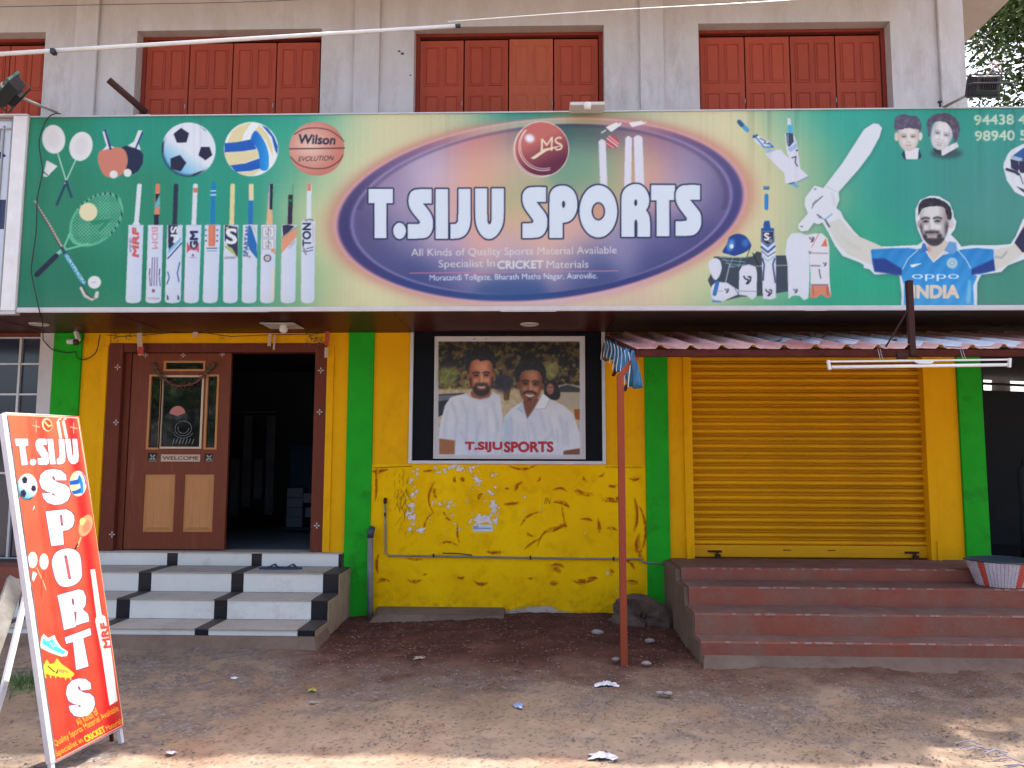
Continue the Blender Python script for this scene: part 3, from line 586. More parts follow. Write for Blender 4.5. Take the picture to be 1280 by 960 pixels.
    c.text('S', 283.0, 304.5, 18.5, 12.6, (218,222,230), bold=.05); c.text('Limited', 280.6, 323.5, 4, 13, (70,70,80), 0, .3)
    c.poly([(311.2,230),(317,230),(317,250.5),(311.2,250.5)], (214,204,164)); c.text('SPARTAN', 309.6, 321, 5.6, 37, (72,96,140), -pi/2+.08, 0, bold=.05)
    c.poly([(311,281),(314,283),(321,305),(321.6,324),(312,312),(309,302)], (40,104,176)); c.poly([(315,283),(319,284),(321,294)], (190,190,150)); c.ell(311.8,321,1.6,1.6,(150,140,130))
    c.poly([(335.6,230),(338.4,230),(338,262),(336,262)], (60,80,120)); c.poly([(338.4,230),(341.5,230),(340.4,264),(337.6,264)], (34,36,56)); c.poly([(335.6,262),(340.4,262),(341,281),(332.6,281)], (216,170,134)); c.line([(336.6,231),(336.4,262)], .9, (200,206,214))
    for yy in (284,299):
        for xx in (328.6,336.2): c.poly([(xx,yy),(xx+6.4,yy),(xx+6.4,yy+12.5),(xx,yy+12.5)], (212,212,220), outline=(66,66,80), ow=.4)
    c.text('S S', 331.6, 286, 7.6, 24, (150,150,158), pi/2, 0, bold=.03)
    c.poly([(343.4,310),(344.6,318),(338,313)], (208,140,110)); c.ell(334.4,322.8,4.8,4.6,(70,64,84)); c.ell(334.4,322.8,3.2,3.1,(200,198,206)); c.ell(334.4,322.8,1.9,1.9,(190,160,160))
    c.poly([(340.5,334),(342.8,334),(341.8,376),(338,376)], (216,206,176), alpha=.8, blur=.8)
    for yy, hh, cc in ((229.5,14,(110,170,140)),(244,1.2,(40,44,52)),(249,3.4,(44,110,70)),(254.6,5.6,(54,50,66))): c.poly([(360.6,yy),(366.4,yy),(366.4,yy+hh),(360.6,yy+hh)], cc)
    c.line([(344,231.4),(361,230.8)], .7, (140,170,140), alpha=.6)
    c.poly([(353,282),(360,281),(368,283),(354,297)], (54,50,78)); c.poly([(352.6,296),(371,283),(371,296),(351.8,317)], (212,146,118)); c.line([(352.8,297.2),(370.6,283.8)], .9, (84,150,130)); c.text('ULTIMATE', 362.5, 311.5, 3.6, 12, (120,130,150), -.85)
    c.poly([(384.2,229.8),(388.8,229.8),(388.8,238.6),(384.2,238.6)], (206,124,104)); c.line([(382,275.6),(387,274),(391,275.6)], 1.0, (60,64,84))
    c.text('TON', 378.2, 307.5, 10.6, 29, (44,48,72), -pi/2, 0, bold=.07) if False else None
    c.text('TON', 388.6, 307.6, 10.2, 28.6, (44,48,72), -pi/2, 0, bold=.06)
    for q in (0,3.6): c.line([(379,309.5+q),(383,315+q)], 1.0, (60,64,84)); c.line([(383.5,311+q),(391.5,309+q)], .9, (60,64,84))
    c.line([(391.6,281),(391.4,303)], .6, (200,120,110))
    # --- right equipment
    f = Zm(880, 140, 8.0)
    c.poly(f((595,380),(770,375),(810,425),(1045,640),(930,700),(815,712),(805,610),(640,450)), (206,208,226)); c.line(f((1045,645),(930,700)), 1.4, (120,140,180)); c.poly(f((850,715),(900,700),(955,748),(930,758)), (110,160,205)); c.line(f((852,716),(905,704)), 1.4, (60,80,110))
    c.poly(f((808,215),(890,205),(928,300),(965,570),(905,620),(830,400)), (206,208,226))
    c.poly(f((820,212),(892,208),(898,300),(850,350),(830,330)), (58,70,96)); c.text('KASHMIR', 983.4, 168, 3, 14, (200,210,224), pi/2+.05)
    c.poly(f((835,130),(888,130),(890,205),(838,205)), (80,166,210)); c.poly(f((835,60),(865,60),(872,130),(835,130)), (206,206,226)); c.poly(f((835,370),(925,310),(930,350),(870,400)), (150,180,220)); c.line(f((880,458),(920,445),(912,500),(935,540)), 1.4, (60,60,90)); c.ell(*f((928,384))[0], 1.3, 1, (60,60,90))
    c.line(f((360,105),(430,180)), 5.6, (80,150,196)); c.line(f((352,98),(376,128)), 5.4, (50,90,130))
    c.poly(f((485,245),(500,228),(540,235),(650,290),(695,335),(690,355),(600,358),(520,300)), (206,212,228)); c.line(f((495,232),(540,275),(600,350),(690,350)), 2.0, (70,140,200)); c.line(f((495,250),(530,232)), 2.6, (60,80,120)); c.line(f((560,262),(620,290),(600,310),(650,320)), 1.2, (90,90,120)); c.line(f((650,310),(690,345)), 2, (60,110,180)); c.poly(f((600,380),(740,375),(650,405),(620,410)), (150,180,214))
    c.line(f((602,750),(648,750)), 2.4, (60,130,180)); c.line(f((602,768),(648,768)), 1.8, (50,90,140)); c.line(f((626,835),(626,960)), 5, (44,130,196))
    f = Zm(870, 260, 7.11)
    c.poly(f((160,430),(400,440),(500,430),(540,385),(600,400),(700,420),(800,420),(815,505),(820,740),(600,780),(400,790),(270,820),(130,700),(105,640),(130,590)), (60,70,84))
    c.line(f((540,515),(815,508)), .8, (190,196,204)); c.line(f((505,400),(560,510)), 1.2, (30,34,44)); c.line(f((300,500),(260,670)), 1.0, (190,196,200))
    for a, b_ in (((210,440),(460,440)),((230,460),(440,480)),((260,490),(420,510)),((250,450),(330,530)),((330,440),(300,520)),((400,440),(380,530)),((300,525),(440,500))): c.line(f(a, b_), .7, (140,176,190))
    c.poly(bez(f((235,390),(275,320),(300,255),(370,228),(440,248),(485,310),(490,345),(440,390),(350,425),(290,410)), 5), (38,66,140)); c.ell(*f((310,330))[0], 4, 8, (80,140,210), .3, blur=1.5); c.ell(*f((440,310))[0], 4, 5, (60,110,190), .3, blur=1.5); c.ell(*f((318,340))[0], 2.4, 3, (210,220,236)); c.poly(f((350,425),(470,385),(440,430)), (196,204,170)); c.line(f((485,345),(450,440)), 1, (60,66,70))
    c.poly(bez(f((110,490),(165,445),(215,470),(228,540),(205,610),(170,640),(135,590)), 5), (204,208,226))
    c.poly(f((385,560),(410,515),(470,500),(530,520),(542,570),(540,780),(500,815),(450,780),(380,770)), (204,208,226)); c.line(f((385,738),(540,742)), .8, (120,120,140))
    def sg(x, y, q):
        f2 = lambda *p: [(x+a*q, y+b_*q) for a, b_ in p]
        c.line(f2((-1,-1),(-.6,-.3),(.2,-.1),(.1,.5),(-.3,1)), q*.42, (50,50,66)); c.line(f2((.2,-.9),(.9,-.8),(.8,.1),(.1,1)), q*.42, (50,50,66))
    sg(*f((458,640))[0], 4.6)
    c.poly(f((140,690),(180,655),(280,665),(330,700),(380,730),(370,770),(280,810),(200,840),(140,800),(130,740)), (204,208,226)); c.line(f((190,665),(165,765)), 5, (50,110,180)); c.line(f((150,828),(218,832)), 2, (50,120,190)); c.line(f((150,735),(240,738)), .6, (120,120,140)); sg(*f((275,735))[0], 2.4); c.line(f((340,700),(370,760)), .8, (90,90,110))
    c.poly(f((600,120),(610,112),(655,112),(665,175),(695,180),(700,300),(712,400),(712,800),(660,812),(595,805),(585,420),(578,180),(600,175)), (204,208,226))
    c.poly(f((600,140),(612,112),(655,112),(664,175),(694,180),(698,300),(640,350),(580,300),(578,180),(602,175)), (40,84,150)); c.poly(f((590,210),(690,210),(688,290),(638,330),(590,290)), (52,54,78), outline=(204,210,226), ow=.7); c.text('S', *f((608,285))[0], 9, 6, (220,224,232), bold=.05); c.text('G', *f((640,300))[0], 6, 4.4, (220,224,232), bold=.04)
    c.line(f((582,345),(640,392),(700,340)), 2.4, (44,84,156)); c.line(f((584,380),(640,430),(706,390)), 1.0, (60,70,80)); c.line(f((590,430),(640,470),(706,425)), 1.0, (110,170,180)); c.line(f((592,450),(606,500),(598,640)), 2, (60,70,120)); c.line(f((700,450),(684,500),(705,660)), 2, (60,70,120)); sg(*f((648,752))[0], 3.8)
    c.poly(f((820,810),(815,500),(795,400),(810,280),(850,225),(930,220),(985,240),(1005,330),(1010,600),(1000,800),(960,822),(920,780),(860,778)), (204,210,226)); sg(*f((885,738))[0], 2.4)
    c.poly(f((985,240),(1050,225),(1120,225),(1170,270),(1185,350),(1185,600),(1200,790),(1150,765),(1110,765),(1070,790),(1015,795),(1020,600),(1005,400)), (208,210,222))
    c.poly(f((1022,690),(1175,690),(1200,790),(1160,800),(1110,765),(1070,800),(1012,795)), (206,128,104)); c.poly(f((1155,265),(1168,340),(1112,340)), (206,110,90)); c.line(f((1090,228),(1030,345)), .9, (190,110,100)); c.line(f((1022,400),(1168,403)), 1, (130,110,130)); c.line(f((1024,512),(1102,514)), 1.6, (120,110,140)); c.line(f((1028,683),(1172,683)), 1.6, (110,100,130)); sg(*f((1030,280))[0], 2.8); c.line(f((1095,545),(1108,625)), 1.2, (70,70,84)); sg(*f((1010,395))[0], 1.5); sg(*f((1145,500))[0], 2)
    for xx in (1040,1160,1175): c.line(f((xx,700),(xx+6,775)), 1.2, (150,90,90))
    # --- batsman: white-outlined figure raising a bat and a helmet
    OUT = (206,212,224)
    g = Zm(960, 140, 6.0); h = Zm(1080, 230, 6.0)
    body = h((-2,480),(40,470),(200,468),(400,458),(440,430),(400,340),(385,270),(385,190),(420,120),(490,90),(560,92),(640,140),(668,210),(672,250),(692,280),(680,340),(650,380),(700,430),(730,470),(800,460),(980,460),(1100,450),(1140,390),(1190,270),(1300,120),(1420,100),(1420,460),(1200,565),(1080,610),(1030,660),(880,680),(850,740),(848,920),(280,920),(282,820),(265,690),(230,672),(80,680),(40,640),(-2,630))
    arm = g((225,870),(230,840),(300,760),(275,700),(280,640),(330,575),(350,550),(415,570),(560,380),(720,130),(790,85),(830,90),(855,120),(835,190),(770,310),(680,430),(530,600),(535,660),(512,720),(545,745),(570,800),(650,900),(740,985),(720,1150),(690,1130),(560,1080),(500,1000),(450,900),(410,830),(370,842),(345,830),(300,890),(250,895))
    sh_ = [(x+.5, y+1.5) for x, y in body]; c.poly([(x+1, y+1) for x, y in arm], (60,90,90), alpha=.55, blur=2.5); c.poly(sh_, (60,90,90), alpha=.55, blur=3)
    c.poly(arm, OUT); c.poly(body, OUT)
    def skin(X, Y):
        t = np.clip((X-1040)/70, 0, 1)[..., None]; return np.array((196,198,196))*(1-t)+np.array((204,200,196))*t
    c.poly(g((430,835),(540,800),(650,920),(800,985),(865,1015),(850,1170),(740,1130),(600,1070),(530,1000),(470,900)), skin)
    c.line(g((560,940),(600,980),(690,1030)), 3, (176,184,176), alpha=.5, blur=1.5)
    c.line(g((330,720),(350,680),(410,630)), 1.4, (120,120,140)); c.line(g((335,700),(400,640)), .8, (90,90,110)); c.text('SS', *g((340,700))[0], 3, 8, (120,110,130), -.8); c.line(g((380,790),(430,805),(480,765)), 1.6, (130,160,190)); c.line(g((430,810),(460,860)), 1.8, (60,66,90)); c.line(g((370,770),(400,790)), 1.6, (90,96,120)); c.ell(*g((253,858))[0], 1.8, 1, (110,110,130)); c.ell(*g((355,578))[0], 1.8, 1.2, (130,140,160), -.4)
    c.line(g((440,560),(520,600)), 1, (180,186,200)); c.line(g((480,610),(500,700)), 2, (186,192,206), blur=1)
    # sleeves and shirt
    BL, DB = (38,120,190), (38,62,134)
    def shirt(X, Y):
        t = np.clip((Y-310)/70, 0, 1)[..., None]; f_ = (np.sin(X*.35+Y*.22)*5)[..., None]; return np.array((44,126,196))*(1-t)+np.array((58,150,216))*t+f_
    c.poly(h((50,492),(200,482),(330,480),(395,490),(300,640),(180,660),(78,660),(62,600)), shirt); c.poly(h((60,560),(160,560),(290,640),(290,690),(80,658)), DB, blur=.8)
    c.poly(h((740,490),(850,480),(972,490),(975,600),(985,650),(860,680),(800,640)), shirt); c.poly(h((800,640),(975,560),(985,648),(860,672),(800,690)), DB, blur=.8)
    c.poly(h((400,490),(440,480),(500,560),(640,520),(700,500),(740,490),(800,610),(805,680),(850,690),(820,760),(825,912),(300,912),(300,760),(280,690),(285,640),(330,560)), shirt)
    c.poly(h((780,720),(800,720),(800,900),(765,900)), (150,200,230), alpha=.6, blur=1)
    c.line(h((400,498),(330,560),(288,640)), 1.1, (190,214,232)); c.line(h((705,500),(760,560),(800,632)), 1.1, (190,214,232))
    # right arm, dark sleeve guard
    c.poly(h((972,492),(1100,470),(1150,420),(1200,300),(1290,180),(1330,200),(1330,420),(1200,520),(1080,600),(985,648)), (198,196,192)); c.poly(h((1128,440),(1180,350),(1240,260),(1330,190),(1340,400),(1230,500),(1190,515)), (48,46,78)); c.line(h((985,545),(1030,555),(1070,510)), 2.4, (130,150,160), alpha=.7, blur=.6)
    # neck and head
    c.poly(h((470,440),(600,420),(640,440),(610,520),(520,590),(480,540)), (196,186,180)); c.poly(h((460,450),(480,500),(420,520),(440,440)), (60,110,180)); c.poly(h((640,430),(690,440),(700,500),(660,530),(620,510),(600,500)), (96,150,205)); c.line(h((480,530),(520,585),(600,505)), 1.2, (200,214,226)); c.ell(*h((487,490))[0], 2.4, 3.4, (186,110,100), alpha=.6, blur=1)
    portrait(c, 1167.2, 279.5, 36.5, 52, (196,192,194), (212,214,220), (132,118,120), h((403,250),(404,205),(412,150),(450,114),(530,106),(612,138),(652,190),(656,262),(630,268),(614,225),(596,176),(520,168),(440,184),(418,215)), beard=.95, smile=.0, tilt=.03, yaw=-.16, ink=(46,42,52)); c.ell(*h((655,300))[0], 3.0, 6, (190,188,190), blur=.5)
    # badge, swoosh-like tick, lettering
    c.ell(*h((660,594))[0], 7.2, 7.2, (120,180,220)); c.ell(*h((660,594))[0], 5.6, 5.6, (176,190,196)); c.ell(*h((660,594))[0], 3.2, 3.2, (110,170,214)); c.ell(*h((660,594))[0], 1.6, 1.6, (200,204,180))
    c.poly(h((348,600),(358,606),(380,600),(438,594),(368,626),(350,622)), (214,226,236))
    c.text('oppo', *h((358,728))[0], 8.6, 59, (206,224,240), 0, 0, bold=.0); c.text('INDIA', *h((366,852))[0], 15, 57, (214,196,180), 0, 0, bold=.07)
    # helmet in the raised hand
    q = Zm(1200, 130, 8.73)
    c.poly(q((475,690),(480,640),(520,550),(560,500),(700,430),(900,400),(1000,560),(1000,900),(700,1010),(600,960),(510,830)), OUT); c.poly(q((580,560),(690,480),(900,450),(950,600),(690,620)), (52,88,150)); c.poly(q((560,560),(680,590),(680,620),(560,600)), (150,180,205)); c.poly(q((550,600),(640,620),(640,740),(560,700)), (50,50,80)); c.poly(q((645,620),(900,620),(900,760),(660,750),(640,700)), (50,50,80)); c.line(q((512,712),(600,740),(640,765)), 3.6, (52,52,80)); c.poly(q((612,895),(700,930),(800,1000),(690,960)), (56,56,84)); c.line(q((655,770),(690,870)), 1.4, (90,90,110))
    # two cut-out portraits and phone numbers
    f = Zm(1100, 130, 7.11)
    c.poly(f((205,420),(190,450),(215,495),(250,500),(340,495),(370,470),(350,410)), (40,60,84)); c.poly(f((215,400),(345,390),(335,495),(230,495)), (212,212,222))
    c.ell(*f((145,290))[0], 2.4, 5.6, (204,192,180)); c.ell(*f((358,288))[0], 2.6, 5.2, (206,206,206)); portrait(c, 1135.4, 172.5, 28, 32, (206,200,198), (214,212,212), (170,150,144), f((125,235),(125,190),(140,120),(200,90),(270,105),(330,110),(368,180),(360,245),(340,228),(300,222),(250,215),(190,228),(150,232)), smile=.0, ink=(84,78,98), soft=1)
    c.ell(*f((590,440))[0], 20, 6.5, (58,74,84), alpha=.85, blur=2); c.poly(f((470,400),(510,370),(560,400),(560,450),(500,440)), (52,60,70)); c.poly(f((545,400),(680,340),(700,380),(560,460),(545,455)), (210,210,222))
    portrait(c, 1176.8, 169.5, 28, 36, (208,208,216), (216,218,226), (168,156,164), f((428,285),(415,170),(450,110),(540,82),(620,90),(690,150),(710,220),(696,300),(655,345),(648,290),(632,220),(592,170),(540,155),(482,165),(452,210),(446,280)), smile=.5, ink=(84,76,98), tilt=-.25, soft=1)
    PH = (186,206,190)
    c.text('94438', 1218.2, 156.2, 12.2, 49, PH, -.02, 0, bold=.045); c.text('4', 1273.5, 155.2, 12.2, 9.4, PH, -.02, 0, bold=.045)
    c.text('98940', 1219, 176.2, 12.2, 49.4, PH, -.02, 0, bold=.045); c.text('5', 1275.5, 175.2, 12.2, 8.6, PH, -.02, 0, bold=.045)
    for q in range(3): c.a[..., q] = blur1(c.a[..., q], .42)
    run = np.clip(vnoise((1, c.W), 5, 91)-.62, 0, 1)*np.clip(vnoise((1, c.W), 60, 92)-.3, 0, 1)*1.3; fade = np.clip(1-np.arange(c.H)/(c.H*.55), 0, 1)[:, None]**1.5
    c.a *= (1-run*fade*.55)[..., None]; dustb = np.clip((np.arange(c.H)/c.H-.86)*7, 0, 1)[:, None]*(.4+.6*fbm((c.H, c.W), 30, 3, 93))*.22; c.a[:] = c.a*(1-dustb[..., None])+np.array((150,136,118))*dustb[..., None]
    c.a += ((fbm((c.H, c.W), 2.2, 2, 61)-.5)*4)[..., None]
    return c
# ------------------------------------------------------------------ print on the framed poster
def paint_poster(S=2.0):
    c = Canvas(541, 417, 735, 576, S, (190,190,196)); f = Zm(540, 415, 5.645)
    bb = (0, c.W, 0, c.H); X, Y = c.grid(bb, 1); n = fbm(X.shape, 20, 5, 3); n2 = fbm(X.shape, 9, 4, 9); n3 = fbm(X.shape, 5, 3, 19)
    k = np.clip((n-.45)*6, 0, 1)[..., None]; A = np.array((44,34,30))*(1-k)+np.array((120,96,50))*k
    k2 = np.clip((n2-.55)*8, 0, 1)[..., None]; A = A*(1-k2*.6)+np.array((176,160,92))*k2*.6; k3 = np.clip((.42-n3)*8, 0, 1)[..., None]; A = A*(1-k3*.6); A = A*(np.clip((Y-424)/60, 0, 1)*.5+.55)[..., None]
    lo = np.clip((Y-484)/4, 0, 1)[..., None]; road = np.array((196,178,140))*(.8+.3*n2[..., None]); A = A*(1-lo)+road*lo
    ins = ((X > 548) & (X < 724.6) & (Y > 427) & (Y < 568))[..., None]
    c.a[:] = np.where(ins, A, c.a)
    c.poly(f((45,440),(230,430),(230,500),(45,600)), (40,40,48)); c.poly(f((45,448),(200,440),(160,470),(45,490)), (120,124,132), alpha=.8); c.line(f((510,260),(520,470)), 5, (110,74,48)); c.line(f((560,300),(535,470)), 3.5, (96,64,44)); c.ell(*f((110,310))[0], 14, 12, (128,140,70), alpha=.6, blur=2.5); c.ell(*f((830,270))[0], 12, 11, (150,150,80), alpha=.7, blur=2.5); c.ell(*f((500,360))[0], 12, 12, (40,42,60), alpha=.8, blur=2)
    c.poly(f((880,380),(950,365),(1043,380),(1043,545),(880,520)), (170,160,140)); c.poly(f((900,385),(960,372),(1043,395),(1043,425),(895,425)), (56,56,60)); c.poly(f((1000,545),(1043,545),(1043,620),(1010,615)), (150,84,40))
    c.poly(bez(f((800,380),(830,345),(880,360),(905,440),(880,480),(810,465),(790,420)), 5), (34,30,36)); c.ell(*f((834,402))[0], 4.6, 7, (158,104,84), blur=.6); c.line(f((820,392),(848,392)), .8, (70,40,36), blur=.4); c.line(f((824,422),(842,422)), .8, (110,50,46), blur=.4)
    SK = (166,104,78)
    def face(pts, col, hl):
        def fn(X, Y):
            x0 = np.mean([p[0] for p in pts]); t = np.clip((X-x0)/16+.5, 0, 1)[..., None]; return np.array(col)*(1-t)+np.array(hl)*t
        c.poly(bez(pts, 5), fn)
    WSH = (206,208,214)
    def shirt(X, Y):
        t = np.clip((fbm(X.shape, 30, 2, 4)-.4)*2, 0, 1)[..., None]; return np.array((202,206,216))*(1-t)+np.array((214,216,222))*t
    c.poly(f((52,752),(160,768),(160,862),(52,862)), (150,98,66)); c.poly(f((925,835),(1043,820),(1043,865),(925,865)), (120,72,54))
    c.poly(bez(f((650,480),(780,470),(790,440),(760,540),(680,640),(640,560)), 4), (120,72,54))
    c.poly(f((500,862),(490,700),(510,600),(560,540),(640,490),(655,560),(672,612),(720,540),(782,430),(830,470),(930,520),(1000,580),(1043,720),(1046,820),(930,838),(925,866)), shirt)
    c.poly(f((640,492),(648,560),(640,580),(600,540)), (180,200,214)); c.poly(f((500,620),(560,580),(560,860),(500,860)), (168,190,206), alpha=.7, blur=2)
    c.line(f((640,492),(655,560),(672,612),(720,545),(782,432)), 1.0, (150,160,176), blur=.4); c.poly(f((784,436),(830,470),(800,540),(722,545)), (222,226,232)); c.line(f((722,546),(800,540),(832,472)), .8, (158,166,180), blur=.3); c.line(f((600,540),(640,560)), .8, (150,166,180)); c.line(f((672,612),(690,860)), .7, (180,184,194)); c.line(f((880,680),(890,780)), 1.4, (178,180,192), blur=1)
    rf = np.random.default_rng(4)
    for x0_, y0_, x1_, y1_ in ((560,600,545,860),(600,640,585,800),(760,560,800,700),(820,600,860,760),(900,600,930,800),(700,640,740,860),(950,640,960,800),(640,700,650,866),(780,780,850,700)):
        c.line(bez(f((x0_,y0_),((x0_+x1_)/2+rf.uniform(-14,14),(y0_+y1_)/2),(x1_,y1_)), 4, False), rf.uniform(1.5,3.5), (168,174,190), alpha=.55, blur=1.3)
    c.poly(f((270,420),(410,400),(420,460),(340,480),(280,465)), (140,88,66))
    c.poly(f((45,750),(60,640),(90,520),(130,460),(240,432),(290,462),(340,475),(400,460),(430,422),(480,450),(500,600),(490,700),(490,866),(160,866),(168,762)), shirt); c.line(bez(f((240,436),(290,466),(345,478),(400,462),(432,428)),5,False), 1.0, (190,176,180)); c.line(f((170,640),(165,760)), 1.4, (176,178,192), blur=1); c.line(f((250,540),(240,780)), 1.6, (176,180,194), blur=1.2)
    for x0_, y0_, x1_, y1_ in ((110,560,90,740),(140,500,180,640),(300,520,320,860),(380,540,400,840),(430,500,470,700),(460,640,450,860),(210,480,230,560),(200,700,260,860),(340,640,300,860)):
        c.line(bez(f((x0_,y0_),((x0_+x1_)/2+rf.uniform(-14,14),(y0_+y1_)/2),(x1_,y1_)), 4, False), rf.uniform(1.5,3.5), (168,172,188), alpha=.5, blur=1.3)
    portrait(c, 601.6, 471.5, 31, 44, (178,108,76), (226,168,130), (120,66,46), f((240,275),(234,200),(258,132),(330,104),(400,108),(440,155),(450,235),(436,265),(424,222),(398,196),(345,206),(322,190),(278,206),(262,250)), beard=.92, smile=.7, tilt=.02)
    portrait(c, 663, 482, 30.5, 42, (142,86,60), (208,150,116), (84,48,34), f((592,345),(584,270),(618,214),(690,188),(762,204),(802,262),(800,340),(782,352),(768,300),(735,270),(650,274),(624,300),(612,352)), beard=.0, stache=.9, smile=1.25, tilt=-.06, goatee=.6)
    for q in range(3): c.a[..., q] = blur1(c.a[..., q], .9)
    sh3 = np.clip((Y-430)/60, 0, 1)[..., None]
    c.a += ((fbm(X.shape, 3, 2, 62)-.5)*10)[..., None]
    c.text('T.SIJU', *f((236,846))[0], 12, 45.5, (178,30,44), -.005, 0, bold=.04, outline=(120,20,36), ow=.3); c.text('SPORTS', *f((512,846))[0], 12.2, 60.5, (178,30,44), -.005, 0, bold=.04, outline=(120,20,36), ow=.3)
    c.line(f((290,52),(330,38)), .8, (90,70,80)); c.line(f((370,34),(384,52)), .8, (90,70,80))
    return c
# ------------------------------------------------------------------ print on the standing banner
def paint_banner(S=1.9):
    c = Canvas(0, 508, 164, 964, S, (226,96,66), ss=2)
    def bgf(X, Y):
        k = np.clip(((Y-520)/430), 0, 1)[..., None]; A = np.array((226,112,82))*(1-k)+np.array((200,66,52))*k
        s_ = (Y-520)/435*57; xc = X-s_
        for x0_, w_, a_ in ((88,7,.75),(50,7,.35),(36,4,.2)):
            q = np.exp(-((xc-x0_)/w_)**2)[..., None]*a_; A = A*(1-q)+np.array((206,24,34))*q
        q = np.clip((Y-860)/80, 0, 1)[..., None]*np.clip((xc-40)/50, 0, 1)[..., None]*.5; return A*(1-q)+np.array((200,26,44))*q
    bb = (0, c.W, 0, c.H); X, Y = c.grid(bb, 1); c.a[:] = bgf(X, Y)+(fbm(X.shape, 30, 3, 2)[..., None]-.5)*14
    W_ = (238,238,240); OL = (120,60,96)
    f = Zm(0, 510, 7.385)
    def T4(pts): c.poly(pts, W_, outline=OL, ow=1.0)
    c.line(f((60,60),(720,90)), 1.4, (244,214,190)); c.line(f((38,70),(160,960)), 1.6, (244,214,190)); c.line([(97.5,523),(118,650),(152,888),(153.6,905)], 1.5, (244,204,170)); c.line([(65.5,953),(154,906)], 1.2, (244,190,170))
    for cx, cy in ((334,168),(680,182)): (a, b), = f((cx, cy)); c.line([(a, b-6.4),(a, b+7)], 1.1, (248,170,140)); c.line([(a-4,b-1),(a+4,b+1)], 1.4, (248,170,140))
    c.ell(*f((435,155))[0], 6.4, 8.4, (246,206,180), -.3); c.ell(*f((440,158))[0], 5, 6.8, (196,70,56), -.3); c.line(f((415,130),(450,170),(470,160)), 1.8, (248,220,130))
    for a, b in (((535,130),(560,272)),((585,128),(615,272))): c.line(f(a, b), 3.4, (246,240,234))
    c.line(f((540,108),(560,100)), 1.6, (246,240,234)); c.line(f((590,106),(608,100)), 1.6, (246,240,234))
    T4(f((135,282),(258,282),(262,345),(232,352),(258,525),(200,530),(178,352),(148,350)))
    c.ell(*f((305,500))[0], 4, 4, W_, outline=OL, ow=.6)
    T4(f((335,300),(360,282),(428,284),(432,340),(395,342),(445,420),(460,470),(448,515),(430,525),(350,522),(346,465),(388,460),(340,390),(325,335)))
    T4(f((436,284),(490,284),(515,520),(462,520))); T4(f((540,284),(592,284),(605,440),(602,490),(585,512),(560,520),(525,520),(522,470),(545,460),(550,430)))
    T4(f((600,284),(648,284),(668,440),(680,440),(668,284),(712,286),(727,440),(722,490),(695,516),(660,516),(630,480),(618,430)))
    # stacked heavy letters, sheared along the leaning panel
    def S_(pts): c.poly(bez(pts, 4), W_, outline=OL, ow=1.25)
    def heavyS(g): # slab S
        c.poly(g, W_, outline=OL, ow=1.25)
    big = f((615,668),(608,615),(560,575),(490,563),(420,575),(375,615),(362,680),(385,740),(430,770),(500,790),(512,815),(480,800),(480,785),(388,785),(400,830),(440,875),(500,893),(570,888),(625,855),(650,800),(640,740),(600,705),(540,690),(490,660),(480,640),(490,625),(505,640),(510,668))
    heavyS(big)
    (sx, sy), = f((505,728))
    bot = [(100.5+(x-sx)*.92+(y-sy)*.02, 872+(y-sy)*1.08-(x-sx)*.12) for x, y in big]
    g = Zm(20, 640, 6.0)
    c.poly(g((222,-4),(375,-20),(415,0),(435,30),(438,70),(425,110),(390,135),(352,140),(358,245),(265,255)), W_, outline=OL, ow=1.25); c.line(g((338,30),(345,95)), 3.0, OL); c.line(g((340,42),(344,85)), 1.8, (200,90,110))
    c.poly(bez(g((270,370),(300,305),(370,275),(440,285),(480,330),(492,430),(490,490),(455,535),(400,558),(340,555),(300,510),(280,440)), 5), W_, outline=OL, ow=1.25); c.line(g((372,335),(402,495)), 3.6, OL); c.line(g((373,345),(400,488)), 2.2, (204,90,96))
    c.poly(g((310,625),(470,580),(505,590),(525,640),(520,700),(500,730),(540,765),(550,820),(450,850),(455,750),(435,745),(450,860),(360,885),(335,740)), W_, outline=OL, ow=1.25, holes=()); c.line(g((424,655),(430,690)), 2.6, OL)
    q = Zm(0, 700, 6.4)
    c.poly(q((518,620),(722,545),(730,600),(665,625),(708,850),(610,880),(585,655),(530,670)), W_, outline=OL, ow=1.25)
    heavyS(bot)
    # pictures
    draw_football(c, 34.2, 608.5, 12.6, 1.32); draw_volley(c, 97.5, 604.5, 10.6, 1.5)
    for cx, cy, rx, ry in ((40.8,700,6,10),(55,702,5.6,10)): c.ell(cx, cy, rx, ry, W_)
    c.line([(46,710),(54,727),(57.5,737)], .9, (248,200,170)); c.line([(55,712),(52,727),(51.5,745)], .9, (150,50,50)); c.poly([(41,714),(46.5,717),(42,727),(40,724)], W_); c.line([(43,633),(41.5,637)], 1.2, W_)
    c.ell(107,657,8,14,(240,166,124),.35,alpha=.9); c.line([(101,672),(97,683)], 2, (244,180,130)); c.line([(97,680),(94,686)], 2, (80,30,36)); c.ell(103.5,652,4,4.6,(250,220,130)); c.ell(108,658,4.5,8,(222,110,90),.3,alpha=.7,blur=1)
    c.poly(g((558,432),(592,430),(640,770),(668,785),(678,960),(630,960),(595,800),(605,790)), W_); c.poly([(114.5,712),(118.6,711.5),(127,768),(131.5,771),(137,800),(147,876),(137,882),(127,815),(119,776),(121,770)], W_)
    c.text('MRF', 138.0, 809, 8, 31, (206,70,60), -1.72, 0, bold=.10); c.text('GENIUS', 128.4, 804, 2.2, 18, (130,80,110), -1.72)
    c.poly(q((330,620),(350,590),(385,625),(435,600),(450,640),(490,700),(545,735),(535,768),(490,772),(400,740),(320,700)), (244,246,248)); c.poly(q((345,625),(380,650),(420,630),(470,700),(530,735),(500,755),(420,720),(335,670)), (80,196,220)); c.line(q((400,660),(430,700)), 1, W_); c.line(q((425,660),(450,695)), 1, W_)
